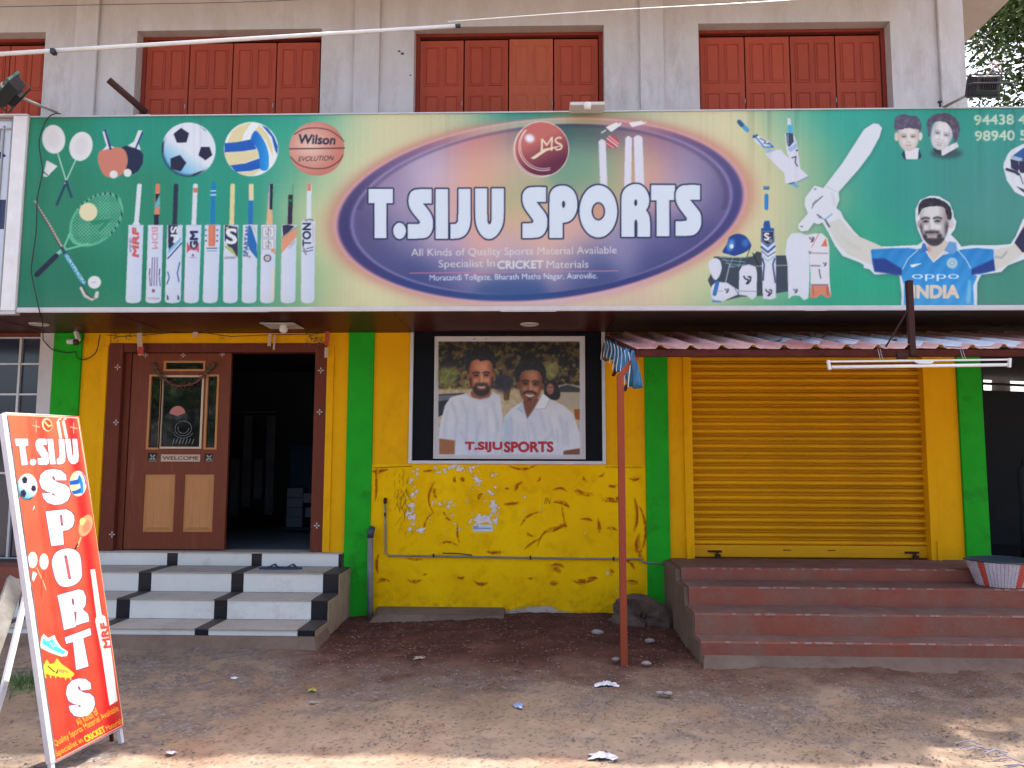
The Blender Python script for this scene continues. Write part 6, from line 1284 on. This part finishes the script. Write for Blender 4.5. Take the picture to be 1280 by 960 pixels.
# bundled blue striped tarp hanging from the awning corner
tp = thing('blue_tarp', 'blue and white striped tarpaulin bunched under the left corner of the awning', 'tarpaulin', (.8,-1.0,2.45))
for k in range(9):
    t_ = .03+k*.118; a_ = np.array(awn(AX0-.012,t_,-.03)); L = .14+.020*k+.02*math.sin(k*2)
    if k == 0: L = .22
    mm = MB(); W_ = .092; rows = []
    for j in range(7):
        s_ = j/6; z_ = a_[2]-L*s_; yy = a_[1]; off = -.02*math.sin(s_*3+k); wv = W_*(1-.35*s_)
        for q in range(6):
            u = q/5-.5; mm.v.append((a_[0]+off+.028*math.sin(u*7+k)*(.6+s_), yy+u*wv*1.3, z_+.012*math.cos(u*6+k)))
    mm.f = [(j*6+q, j*6+q+1, (j+1)*6+q+1, (j+1)*6+q) for j in range(6) for q in range(5)]
    o = mk('tarp_fold', mm, M['tarp'] if k % 9 else mat('brown_tarp', (.08,.05,.05), .7), tp, smooth=True); so_ = o.modifiers.new('solid', 'SOLIDIFY'); so_.thickness = .006
    mm = MB(); mm.tube([(a_[0]-.05+.01*math.sin(j), a_[1]-.02+.02*math.sin(j*.9+k), a_[2]-L*j/5) for j in range(6)], .0045, 5)
    mk('tarp_stripe', mm, M['white_plastic'], tp)
    if k in (4, 7): mk('loose_end', MB().bar((a_[0]-.03,a_[1],a_[2]-L), (a_[0]-.06,a_[1]-.02,a_[2]-L-.05), .03, .02), M['brown_pipe'], tp)
# tube light under the front edge
tl = thing('tube_light', 'white fluorescent tube fitting hung along the awning front edge', 'tube light', (3.1,-1.8,2.4))
P0, P1 = atY(1035,452,-1.80), atY(1262,449.5,-1.80); Q0, Q1 = atY(1037,459,-1.80), atY(1261,456,-1.80)
mk('rail', MB().bar(P0, P1, .014, .014), M['white_plastic'], tl); mk('tube', MB().tube([Q0+np.array((.015,0,0)), Q1-np.array((.015,0,0))], .014, 12), mat('white_glass_tube', (.72,.71,.68), .2), tl, smooth=True)
for A, B in ((P0, Q0), (P1, Q1)): mk('end_cap', MB().bar(A+np.array((0,0,.01)), B-np.array((0,0,.022)), .022, .028, up=(0,1,0)), M['white_plastic'], tl, bevel=.003)
c0 = atY(1140,453,-1.80); c1 = atY(1168,453,-1.80); mk('ballast', MB().prismY([(c0[0],c0[2]+.012),(c1[0],c0[2]+.012),(c1[0]-.03,c0[2]-.012),(c0[0]+.05,c0[2]-.012)], -1.815, -1.79), M['white_plastic'], tl)
for px in (1101,1104,1205,1208): a_ = atY(px, 452, -1.80); mk('hanging_wire', MB().bar(a_, (a_[0]+.01,-1.73,2.52), .003), M['metal_grey'], tl)

# ------------------------------------------------------------------ small fixtures
def downlight(px, py, label):
    c_ = atZ(px, py, 2.94); o = thing('recessed_light', label, 'ceiling light', (c_[0],c_[1],2.93), 'round ceiling lights in the maroon soffit')
    mk('ring', MB().lathe([(.062,2.9405),(.062,2.930),(.085,2.929),(.095,2.9405)], (c_[0],c_[1],0), 24), M['dirty_white'], o, smooth=True); mk('lens', MB().lathe([(.0,2.934),(.061,2.9345)], (c_[0],c_[1],0), 24), M['clear'], o)
downlight(49,405,'round recessed light in the soffit above the neighbour glass front'); downlight(662,405,'round recessed light in the soffit above the poster')
c_ = atZ(353,406,2.94); o = thing('square_light', 'square frosted plate lamp with white bulb on the soffit above the door', 'ceiling light', (c_[0],c_[1],2.90))
mk('plate', MB().box(c_[0]-.17,c_[0]+.17,c_[1]-.17,c_[1]+.17,2.925,2.932), M['clear'], o, bevel=.002); mk('bulb', MB().lathe([(.0,2.85),(.025,2.855),(.04,2.875),(.04,2.90),(.03,2.925)], (c_[0]+.02,c_[1]-.02,0), 18), M['white_plastic'], o, smooth=True)
# lamp fixed on top of the sign
c_ = atY(734,133,-1.42); o = thing('sign_lamp', 'small beige lamp plate sticking out over the top edge of the sign', 'lamp', (c_[0],c_[1],c_[2]))
mk('plate', MB().box(c_[0]-.155,c_[0]+.155,-1.45,-1.28,c_[2]+.0,c_[2]+.03), M['clear'], o, bevel=.004); mk('bulb', MB().lathe([(.0,c_[2]-.04),(.03,c_[2]-.035),(.036,c_[2]),(.03,c_[2]+.02)], (c_[0],-1.44,0), 16), M['white_plastic'], o, smooth=True); mk('arm', MB().bar((c_[0],-1.28,c_[2]+.035), (c_[0],-1.16,c_[2]-.02), .02), M['metal_grey'], o)
# flood lamps
def flood(name, label, cpt, base, u, v, hw, hh, dep, rimm='green_rim'):
    o = thing('flood_lamp', label, 'flood lamp', tuple(base), 'flood lamps aimed at the big sign')
    u = np.array(u, float); u /= np.linalg.norm(u); v = np.array(v, float); v -= u*(u@v); v /= np.linalg.norm(v); n_ = np.cross(u, v)
    cpt = np.array(cpt)
    P = []
    for a_, s_ in ((-1,.72),(1,1.0)): P += [cpt+n_*dep/2*a_+u*hw*s_*i+v*hh*s_*j for i, j in ((-1,-1),(1,-1),(1,1),(-1,1))]
    mk('housing', MB().add(P, [(0,3,2,1),(4,5,6,7),(0,1,5,4),(1,2,6,5),(2,3,7,6),(3,0,4,7)]), M['black'], o, bevel=.008)
    f0 = cpt+n_*(dep/2+.012)
    rim = MB()
    for i, j, a_, b_ in ((-1,0,.012,hh*1.04),(1,0,.012,hh*1.04),(0,-1,hw*1.0,.012),(0,1,hw*1.0,.012)): rim.cbox(f0+u*hw*i+v*hh*j, u, v, n_, a_, b_, .012)
    mk('rim', rim, M[rimm], o); mk('lens', MB().cbox(f0-n_*.004, u, v, n_, hw*.92, hh*.92, .003), M['dark_glass'], o)
    for i in (-.55, .55): mk('clip', MB().cbox(f0+v*hh*1.0+u*hw*i+n_*.004, u, v, n_, .012, .028, .016), M['metal_grey'], o)
    fins = MB()
    for i in np.linspace(-.6, .6, 7): fins.cbox(cpt-n_*(dep/2+.015)+u*hw*.7*i, u, v, n_, .003, hh*.55, .02)
    mk('cooling_fins', fins, M['black'], o)
    mk('bracket', MB().tube([cpt-u*(hw+.02)+n_*0, cpt-u*(hw+.02)-n_*.09, cpt+u*(hw+.02)-n_*.09, cpt+u*(hw+.02)], .009, 6), M['black'], o)
    mk('arm', MB().tube([cpt-n_*.09 if False else cpt+(np.array(base)-cpt)*.12, base], .013, 8), M['metal_grey'], o, smooth=True)
    return o
fb = atY(72,141,-1.24); fcp = atY(12,116,-1.62)
fl = flood('l', 'black flood lamp with green rim on a rod at the far left above the sign', fcp, fb, (-.80,.25,-.62), (.30,-.75,-.55), .14, .15, .10)
fb2 = atY(1178,135,-1.24); fcp2 = atY(1233,106,-1.62)
flood('r', 'black flood lamp with pinkish cable above the phone numbers at right', fcp2, fb2, (-1,.1,.05), (.0,-.30,.95), .125, .085, .09, 'black')
p2 = lambda a_, b_, Y=-1.66: atY(a_, b_, Y)
mk('lamp_cable', MB().tube([p2(*q) for q in bez([(1228,99),(1236,92),(1242,84),(1247,80),(1253,79)], 4, False)], .006, 5).tube([p2(*q) for q in bez([(1235,79),(1243,80),(1249,86),(1253,92)], 4, False)], .006, 5), mat('pink_cable', (.42,.24,.22), .5), bpy.data.objects['flood_lamp.001'], smooth=True)
bb_ = MB(); p = atY(1175,131,-1.24); bb_.bar(p+np.array((0,0,-.04)), p+np.array((0,0,.03)), .012).box(p[0]-.014,p[0]+.014,p[1]-.014,p[1]+.014,p[2]+.02,p[2]+.035)
o = mk('hook_bolt', bb_, M['black']); tag(o, 'black bolt standing on the sign top beside the right flood lamp', 'bolt')
# open brown pipe stub and whitish base
p0, p1 = atY(183,141,-1.10), atY(136,100,-1.30); o = mk('pipe_stub', MB().tube([p0, p1], .032, 14), M['brown_pipe'], smooth=True); tag(o, 'dark brown pipe stub slanting up from behind the sign near the left', 'pipe')
p = atY(181,142,-1.18); o = mk('mortar_pad', MB().box(p[0]-.09,p[0]+.06,-1.19,-1.10,4.795,4.835), M['dirty_white'], bevel=.01); tag(o, 'small white block under the brown pipe stub on the sign top', 'block')
# long white pole leaning across, wires
a_, b_ = atY(-40,70,-1.7), atY(569,32.5,-1.05)
po = thing('white_pole', 'long white plastic pole stretched across the upper red shutters', 'pole', tuple(b_))
mk('pole', MB().tube([a_, b_], .019, 10), M['white_plastic'], po, smooth=True); d_ = (b_-a_)/np.linalg.norm(b_-a_); mk('end_cap', MB().tube([b_, b_+d_*.05], .020, 10), M['black'], po)
k_ = atY(66,64,-1.62); mk('tie', MB().cbox(k_+np.array((0,.01,0)), (1,0,0), (0,1,0), (0,0,1), .018, .026, .022), M['black'], po)
def wire(pts, r_, label, m_='wire', name='overhead_wire', cat='wire', grp=None):
    o = mk(name, MB().tube([np.array(p) for p in pts], r_, 5), M[m_], smooth=True); tag(o, label, cat, grp); return o
wire([atY(*q, -1.6) for q in bez([(-20,9),(120,6),(320,2),(470,-6)], 4, False)], .003, 'thin dark wire crossing the top left corner of the facade')
wire([atY(*q, -2.0) for q in bez([(560,27),(760,13),(960,2),(1180,-14)], 4, False)], .004, 'thin pale wire running up to the right over the middle windows', 'white_plastic')
wire([atY(*q, -1.29) for q in bez([(76,142),(66,143),(57,152),(49,176),(51,198),(53,215),(47,245),(46,262),(45,290),(41,320),(39,340),(44,365),(50,392)], 4, False)]+[np.array(p) for p in ([atZ(53,404,2.93)]) ]+[atY(*q, -.05) for q in bez([(54,425),(66,437),(84,441),(94,440),(97,448),(108,449),(120,440),(124,424),(125,418)], 4, False)], .0055, 'black cable hanging down the left end of the green sign', name='hanging_cable', cat='cable')
# tubes of the surveillance camera
cc = atY(91,424,-.12); o = thing('security_camera', 'small white security camera under the soffit on the left green pillar', 'camera', (cc[0],-.03,2.93))
mk('mount', MB().bar(atY(95,414,-.08), atY(98,427,-.12), .035, .05), M['white_plastic'], o, bevel=.006); mk('body', MB().tube([atY(84,427,-.16), atY(94,427,-.14)], .028, 12), M['white_plastic'], o); mk('lens', MB().tube([atY(93,428,-.15), atY(97,428,-.15)], .032, 12), M['black'], o)
wire([atY(*q, -.04) for q in bez([(97,430),(104,425),(105,415)], 3, False)], .004, 'short black lead curling beside the security camera', name='camera_lead', cat='cable')
# conduit on the dado and drain pipe
cd_ = MB(); Y = -.035; P = [atY(481.5,628,Y), atY(482,690,Y), atY(485,694.5,Y), atY(560,695.5,Y), atY(700,698,Y), atY(800,699,Y), atY(805,703,Y), atY(838,705,Y)]
cn = thing('wall_conduit', 'thin grey conduit running along the lower yellow wall with elbow at left', 'conduit', tuple(P[0])); mk('tube', MB().tube(P, .010, 8), M['pvc'], cn, smooth=True)
mk('end_knob', MB().lathe([(0,.05),(.016,.045),(.020,.02),(.016,-.01),(0,-.015)], tuple(atY(481.5,628,-.04)), 12), M['brown_pipe'], cn, smooth=True)
for q in ((481.5,643),(542,694.5),(663,697),(767,698.5)): a_ = atY(*q, -.036); mk('clamp', MB().cbox(a_, (1,0,0), (0,1,0), (0,0,1), .008, .016, .018), M['brown_pipe'], cn)
a_, b_ = atY(553,691.5,-.05), atY(590,694,-.05); o = mk('loose_strip', MB().tube([a_, (a_+b_)/2+np.array((0,0,.008)), b_], .006, 6), M['wire']); tag(o, 'short black strip resting on the grey wall conduit', 'strip')
dp = thing('drain_pipe', 'short grey drain pipe with dark cap standing against the green pillar', 'pipe', (-1.66,-.10,0))
a_ = atY(463,672,-.10); mk('pipe', MB().tube([(-1.655,-.12,-.05),(a_[0],-.10,a_[2])], .030, 14), M['pvc'], dp, smooth=True); mk('cap', MB().tube([(a_[0],-.10,a_[2]),(a_[0]+.002,-.10,a_[2]+.06),(a_[0]+.015,-.07,a_[2]+.10)], [.034,.036,.03], 14), M['slate'], dp, smooth=True)

# ------------------------------------------------------------------ standing banner
def onray(px, py, D): return CAM+ray(px, py)*D
TL, TR = onray(2.5,517,3.97), onray(98,522,4.47); BL, BR = onray(64,955,3.90), onray(155,905,4.42)
BR = BL+(TR-TL)*1.0+((BR-BL)-(TR-TL))*.5
sb_ = thing('standing_banner', 'tall orange red standing banner with white shop name leaning by the roadside', 'banner', (BL[0],BL[1],0))
BC = paint_banner()
nrm = np.cross(BR-BL, TL-BL); nrm /= np.linalg.norm(nrm)
if nrm@(CAM-BL) < 0: nrm = -nrm
uw = (BR-BL)/np.linalg.norm(BR-BL); uh = (TL-BL)/np.linalg.norm(TL-BL); 
e0 = .035
fr0, fr1, fr2 = BL+uw*e0, BL+(BR-BL), TL+uw*e0
# corner of print just inside left rail; sheet is a parallelogram
grid_mesh('printed_flex', fr0+nrm*.001, BR+nrm*.001, fr2+nrm*.001, 210, 760, cfw(BC), print_mat('banner_print', .5, .05, 12, spec=.15), sb_, np.array((.80,.80,.72)))
mk('backing_sheet', MB().add([fr0-nrm*.004,BR-nrm*.004,BR+(TL-BL)-nrm*.004,fr2-nrm*.004,fr0-nrm*.001,BR-nrm*.001,BR+(TL-BL)-nrm*.001,fr2-nrm*.001], [(0,3,2,1),(4,5,6,7),(0,1,5,4),(1,2,6,5),(2,3,7,6),(3,0,4,7)]), M['dirty_white'], sb_)
def rail(name, A, B, w_, h_, m_='banner_rim', **k): return mk(name, MB().bar(A, B, w_, h_, up=tuple(nrm)), M[m_], sb_, bevel=.002, **k)
rail('side_rail', BL+uw*.012-nrm*.014-uh*.0, TL+uw*.012-nrm*.014, .030, .03)
rail('side_rail', BR-uw*.010-nrm*.022, BR+(TL-BL)-uw*.010-nrm*.022, .02, .025)
rail('top_rail', TL+uw*.03-nrm*.02, TR-nrm*.02, .02, .025); rail('bottom_rail', BL+uw*.03-nrm*.02, BR-nrm*.02, .02, .025)
def to_ground(P, d): t_ = (P[2]+.01)/-d[2]; return P+d*t_
for P, m_ in ((BL+uw*.012-nrm*.014, 'banner_rim'), (BR-uw*.010-nrm*.022, 'banner_rim')):
    mk('leg', MB().bar(P, to_ground(P, -uh), .022, .022, up=tuple(nrm)), M[m_], sb_)
for P in (BL+(TL-BL)*.22-nrm*.05, BR+(TL-BL)*.22-nrm*.05):
    pass
# rear prop legs of the banner
hk = TR-nrm*.03; ft = np.array((BR[0]+.02, BR[1]+.06, -.01))
mk('rear_leg', MB().bar(BR+(TL-BL)*.30-nrm*.03, to_ground(BR+(TL-BL)*.30-nrm*.03, -uh*1.0-nrm*.10), .016, .016), M['brown_pipe'], sb_)
# grey board propped behind the banner
gb = thing('leaning_board', 'grey board with pale edge propped behind the banner at the left edge', 'board', (-3.3,-3.4,0))
a_, b_ = onray(20,725,4.75), onray(-28,860,4.1); a2, b2 = onray(32,745,4.70), onray(-2,858,4.0)
mk('board', MB().bar(a_, b_, .10, .03, up=(1,-.6,.3)), M['grey_board'], gb, bevel=.004); mk('edge_batten', MB().bar(onray(36,728,4.7), onray(4,862,4.05), .026, .03, up=(1,-.6,.3)), M['dirty_white'], gb, bevel=.003)
mk('prop_leg', MB().bar(a_, np.array((a_[0]+.10,a_[1]+.45,-.02)), .03), M['grey_board'], gb); mk('prop_foot', MB().bar(b_, to_ground(b_, (b_-a_)), .09, .03, up=(1,-.6,.3)), M['grey_board'], gb)
mk('batten_foot', MB().bar(onray(4,862,4.05), to_ground(onray(4,862,4.05), (b_-a_)), .026, .03, up=(1,-.6,.3)), M['dirty_white'], gb)

# ------------------------------------------------------------------ loose things on the ground and steps
def rock(name, c_, s_, seed, m_, label=None, cat=None, grp=None, n=12, rough=.18, facet=0):
    r = np.random.default_rng(seed); mb = MB(); N1, N2 = n, n*2; ph = r.uniform(0, 6.28, 12); fr_ = r.uniform(1, 4, (12, 3)); am = r.uniform(.2, 1, 12)*rough
    for i in range(N1+1):
        th = pi*i/N1
        for j in range(N2):
            p_ = 2*pi*j/N2; d = np.array((sin(th)*cos(p_), sin(th)*sin(p_), cos(th)))
            q = 1+sum(am[k]*sin(float(fr_[k]@d)*1.3+ph[k]) for k in range(12))*.35
            q = min(q, 1.12)+facet*(r.random()-.5)*(0 < i < N1); mb.v.append(tuple(c_[k]+d[k]*s_[k]*q for k in range(3)))
    mb.f = [(i*N2+j, i*N2+(j+1) % N2, (i+1)*N2+(j+1) % N2, (i+1)*N2+j) for i in range(N1) for j in range(N2)]
    o = mk(name, mb, m_, smooth=not facet); return tag(o, label, cat, grp)
c_ = atZ(808,795,0); rock('boulder', (1.04,-.36,.06), (.31,.22,.22), 5, M['stone'], 'large dark rounded stone behind the red post', 'stone', rough=.5, facet=.05)
for i, (px, py, s_, lb) in enumerate(((743,781,.028,'pale stone left of the boulder by the yellow wall'),(747,791,.045,'flat pale stone below the others left of the boulder'),(812,802,.035,'small pale stone in front of the boulder'),(770,825,.028,'small pale stone at the foot of the red post'),(808,830,.03,'pale pebble between post and red steps'),(825,867,.022,'left one of two whitish pebbles on gravel'),(835,868,.025,'right one of two whitish pebbles on gravel'),(730,772,.035,'dark clod at the foot of the yellow wall'),(752,770,.035,'dark clod close beside the boulder'),(762,774,.03,'dark clod touching the left of the boulder'))):
    z_ = .03 if py < 800 else .01; c_ = atZ(px, py, z_); rock('small_stone', (c_[0],c_[1],z_+.005), (s_*1.3,s_,s_*.6), 30+i, M['stone'] if 'dark' in lb else mat('pale_stone', (.30,.25,.22), .9, (.2,.16,.14), 9, .5), lb, 'stone', 'loose stones in front of the yellow wall', 6)
slab = mk('foot_slab', MB().add([(-1.6,-.02,.10),(-.30,-.02,.10),(-.30,-.30,.07),(-1.55,-.30,.07),(-1.62,-.36,.0),(-.28,-.36,.0),(-.28,-.02,.0),(-1.62,-.02,.0)], [(0,3,2,1),(3,4,5,2),(2,5,6,1),(0,7,4,3)]), M['plaster']); tag(slab, 'low cracked cement ledge along the foot of the yellow wall', 'ledge')
def crumple(name, px, py, w_, h_, seed, m_, label, cat='litter', hgt=.03):
    r = np.random.default_rng(seed); c_ = atZ(px, py, .0); nx_, ny_ = 12, 8; mb = MB(); H_ = r.random((ny_, nx_))
    for j in range(ny_):
        for i in range(nx_):
            u, v_ = i/(nx_-1)*2-1, j/(ny_-1)*2-1; e = max(0, 1-(u*u+v_*v_)*.55); rr = .8+.25*sin(3*math.atan2(v_, u+1e-6)+seed)
            x_, y_ = c_[0]+u*w_*rr, c_[1]+v_*h_*rr; mb.v.append((x_, y_, float(gnd_h(x_, y_))+.006+e*hgt*(.3+H_[j, i])))
    mb.f = [(j*nx_+i, j*nx_+i+1, (j+1)*nx_+i+1, (j+1)*nx_+i) for j in range(ny_-1) for i in range(nx_-1)]
    o = mk(name, mb, m_); s_ = o.modifiers.new('solid', 'SOLIDIFY'); s_.thickness = .0015; return tag(o, label, cat)
crumple('plastic_bag', 758,856,.085,.05,3,M['bag'],'greyish crumpled plastic bag on dark soil below the red post')
crumple('plastic_bag', 753,945,.085,.04,8,M['bag'],'white plastic bag lying at the edge of the sunlit ground')
crumple('plastic_wrapper', 648,885,.035,.03,5,M['blue_bit'],'small blue and clear wrapper on the dirt below the wall')
crumple('paper_scrap', 213,938,.03,.018,6,M['bag'],'small white scrap on the ground right of the banner', hgt=.012)
crumple('paper_scrap', 293,848,.03,.02,12,M['bag'],'tiny pale scrap in front of the tiled steps', hgt=.012)
crumple('dry_leaf', 391,861,.03,.018,9,mat('yellow_leaf', (.35,.33,.05), .6),'small yellow green leaf on the gravel', 'leaf', .02)
crumple('dry_leaf', 390,876,.045,.02,19,mat('grey_leaf', (.22,.20,.18), .7),'grey curled leaf just below the yellow leaf', 'leaf', .015)
crumple('paper_scrap', 524,822,.05,.04,14,mat('straw_scrap', (.30,.22,.16), .9),'torn straw coloured scrap on the red soil', hgt=.012)
tw = MB()
for k in range(9): c_ = atZ(1195+k*8+r9.uniform(-4, 4), 930+k*3.3+r9.uniform(-4, 4), .01); a0_ = r9.uniform(-.7, .2); tw.tube([c_, c_+np.array((cos(a0_)*.07, sin(a0_)*.07, .02)), c_+np.array((cos(a0_)*.14, sin(a0_)*.13, .0))], .004, 5)
o = mk('twig_bundle', tw, mat('pale_twigs', (.22,.20,.24), .7)); tag(o, 'loose pale twigs on the ground at the lower right', 'twigs')
for px, py, s_ in ((150,0,0),): pass
# flip-flops
for i, (px, lb) in enumerate(((340,'left navy rubber slipper on the top tiled step'),(363,'right navy rubber slipper on the top tiled step'))):
    c_ = atZ(px, 711, .50); o = thing('slipper', lb, 'slipper', (c_[0],c_[1],.50), 'pair of slippers on the tiled steps'); sole = [(c_[0]+.125*cos(t)*(1.0), c_[1]-.02+.05*sin(t)*(1+.15*cos(t))) for t in np.linspace(0, 2*pi, 20, endpoint=False)]
    n = len(sole); mb = MB(); mb.add([(x_,y_,.501) for x_, y_ in sole]+[(x_,y_,.518) for x_, y_ in sole], [tuple(range(n))[::-1], tuple(range(n, 2*n))]+[(k, (k+1) % n, (k+1) % n+n, k+n) for k in range(n)]); mk('sole', mb, M['rubber'], o)
    mb = MB()
    for s_ in (-1, 1): mb.tube([(c_[0]+.07*(1),c_[1]-.02,.518),(c_[0]+.03,c_[1]-.02+s_*.022,.548),(c_[0]-.03,c_[1]-.02+s_*.048,.518)], .007, 6)
    mk('strap', mb, M['rubber'], o, smooth=True)
# woven basket on the red steps
bk = thing('woven_basket', 'white woven plastic basket with red stripes and dark rim on the red steps', 'basket', (3.93,-.93,.495))
bc = atZ(1243,733,.495); bc = np.array((4.18, -.90, 0)); b0_ = .497
def wvr(z): return .185+.08*min(1, z/.215)
weave = MB(); red = MB(); NR = 15; NS = 52
for i in range(NR):
    z_ = b0_+.008+i*.0145; 
    for j in range(NS):
        a0 = 2*pi*j/NS; a1 = 2*pi*(j+.9)/NS; r_ = wvr(z_-b0_)+(.003 if (i+j) % 2 else 0); ang = math.degrees(a0)
        tgt = red if (abs((ang-284+180) % 360-180) < 7.5 or abs((ang-203+180) % 360-180) < 8 or abs((ang-110+180) % 360-180) < 8) else weave
        P = [(bc[0]+rr*cos(a), bc[1]+rr*sin(a), zz_) for zz_ in (z_-.0062, z_+.0062) for a, rr in ((a0, r_), (a1, r_), (a1, r_-.004), (a0, r_-.004))]
        tgt.add(P, [(0,1,5,4),(3,7,6,2),(4,5,6,7),(0,3,2,1),(1,2,6,5),(0,4,7,3)])
mk('woven_wall', weave, M['basket'], bk, kind='stuff'); mk('red_stripe', red, M['basket_red'], bk, kind='stuff')
mk('inner_wall', MB().lathe([(0,b0_+.004),(.178,b0_+.004),(wvr(.215)-.007,b0_+.214)], (bc[0],bc[1],0), 32), M['basket'], bk, smooth=True)
mk('rim', MB().tube([(bc[0]+.274*cos(t), bc[1]+.274*sin(t), b0_+.222+.006*sin(2*t)) for t in np.linspace(0, 2*pi, 40)], .007, 6, False), M['slate'], bk, smooth=True)
mk('lining', MB().lathe([(.268,b0_+.224),(.20,b0_+.20),(0,b0_+.195)], (bc[0],bc[1],0), 32), M['slate'], bk, smooth=True)
crm = MB(); c_ = atZ(1205,700,.6); o = rock('rag', (c_[0]+.02,-.42,.62), (.12,.08,.04), 77, mat('dark_teal_rag', (.03,.05,.05), .8), 'dark crumpled rag on the platform behind the basket', 'rag', n=8)

# ------------------------------------------------------------------ dark shed to the right
sdh = thing('dark_shed', 'dark sheltered passage with slatted roof gap right of the last green pillar', 'shed', (5.6,1,0))
mk('back_panel', MB().add([(4.64,3,-.1),(9.5,3,-.1),(9.5,3,2.50),(4.64,3,2.66),(4.64,3.1,-.1),(9.5,3.1,-.1),(9.5,3.1,2.50),(4.64,3.1,2.66)], [(0,1,2,3),(7,6,5,4),(0,4,5,1),(1,5,6,2),(2,6,7,3),(3,7,4,0)]), M['shed'], sdh); mk('side_panel', MB().box(9.4,9.5,.2,3.0,-.1,2.6), M['shed'], sdh); mk('floor', MB().box(4.64,9.5,.0,3.0,-.08,.45), M['shed'], sdh)
mk('roof_sheet', MB().add([(4.64,-.2,3.0),(9.5,-.2,2.9),(9.5,3.3,2.66),(4.64,3.3,2.86)], [(0,1,2,3)]).add([(4.64,-.2,3.04),(9.5,-.2,2.94),(9.5,3.3,2.70),(4.64,3.3,2.90)], [(3,2,1,0)]), M['shed'], sdh)
for xx, dz in ((5.45,0),(6.35,0),(7.3,0)): mk('roof_strut', MB().bar((xx,3.05,2.5), (xx,3.05,2.9), .06), M['shed'], sdh)
mk('roof_rail', MB().bar((4.64,3.05,2.79), (9.5,3.05,2.55), .035), M['shed'], sdh)
dm = thing('drum', 'dim grey drum standing in the dark passage at the right edge', 'drum', (5.95,1.6,.45)); mk('body', MB().lathe([(0,.45),(.22,.45),(.225,.8),(.21,1.1),(.22,1.5),(.19,1.55),(.16,1.64),(0,1.66)], (5.98,1.3,0), 24), mat('dim_drum', (.05,.06,.065), .6), dm, smooth=True)

# ------------------------------------------------------------------ trees
leafm = mat('tree_leaves', (.075,.135,.028), .5, (.04,.08,.018), 2.5, .5, spec=.4)
def tree(label, base, trunk_h, crown, n_cl, per, ls, seed, group=None, lm=leafm, limbs=7, extra=()):
    r = np.random.default_rng(seed); o = thing('shade_tree', label, 'tree', base, group); b_ = np.array(base, float)
    cx = np.array(crown[:3]); rad = np.array(crown[3:])
    tm = MB(); top = np.array((cx[0]*.7+b_[0]*.3, cx[1]*.7+b_[1]*.3, cx[2]-rad[2]*.2)); mid = b_+(top-b_)*.5+np.array((.15,-.1,0))
    tm.tube([b_-np.array((0,0,.2)), b_+(mid-b_)*.5, mid, top], [.24,.20,.16,.07], 10)
    cl = []
    while len(cl) < n_cl:
        d = r.uniform(-1, 1, 3)
        if .25 < np.linalg.norm(d) < 1: cl.append(cx+d*rad*r.uniform(.75, 1.08))
    for e in extra:
        e = np.array(e); s_ = b_+(top-b_)*.8; tm.tube([s_, (s_+e)/2+np.array((0,0,.3)), e], [.07,.045,.015], 6)
        for q in range(2): cl.append(e+r.normal(0, .2, 3))
    for k in range(limbs):
        e = cl[k*(n_cl//limbs)]; s_ = b_+(top-b_)*r.uniform(.55, .95); tm.tube([s_, (s_+e)/2+r.normal(0, .15, 3), e], [.08,.05,.02], 6)
    mk('trunk', tm, M['bark'], o, smooth=True)
    V = []; F = []
    for c_ in cl:
        s_ = r.uniform(.35, .75)*min(rad)*.42; n = per
        p = c_+r.normal(0, 1, (n, 3))*s_*np.array((1,1,.6)); u = r.normal(0, 1, (n, 3)); u[:, 2] *= .6; u /= np.linalg.norm(u, axis=1)[:, None]; v = np.cross(u, r.normal(0, 1, (n, 3))); v /= np.linalg.norm(v, axis=1)[:, None]
        q = ls*r.uniform(.6, 1.3, (n, 1)); P = np.stack([p-u*q, p+v*q*.42, p+u*q, p-v*q*.42], 1).reshape(-1, 3); V.append(P)
    V = np.concatenate(V); n = len(V)//4; mb = MB(); mb.v = [tuple(x_) for x_ in V.tolist()]; mb.f = [(4*i,4*i+1,4*i+2,4*i+3) for i in range(n)]
    mk('crown', mb, lm, o, kind='stuff'); return o
tree('leafy green tree rising behind the right end of the building', (9.6,3.6,0), 5, (9.3,2.6,8.8,2.6,2.4,3.4), 110, 900, .055, 5, extra=((5.42,-.42,9.2),(5.5,.3,8.9)))  # extra: out-of-view branches added to dapple the ground at right
tree('second leafy tree low behind the right flood lamp', (8.8,7.5,0), 4, (9.3,7.0,6.4,2.0,2.0,2.0), 55, 700, .07, 6)
tree('big tree across the road mirrored in the door glass', (-13.2,-21,0), 6, (-13.2,-21,5.2,2.2,2,3.2), 60, 260, .16, 9)
tree('bushy tree across the road mirrored in the display window', (6.5,-24,0), 6, (6.5,-24,7,5,3,3.8), 60, 260, .17, 10)
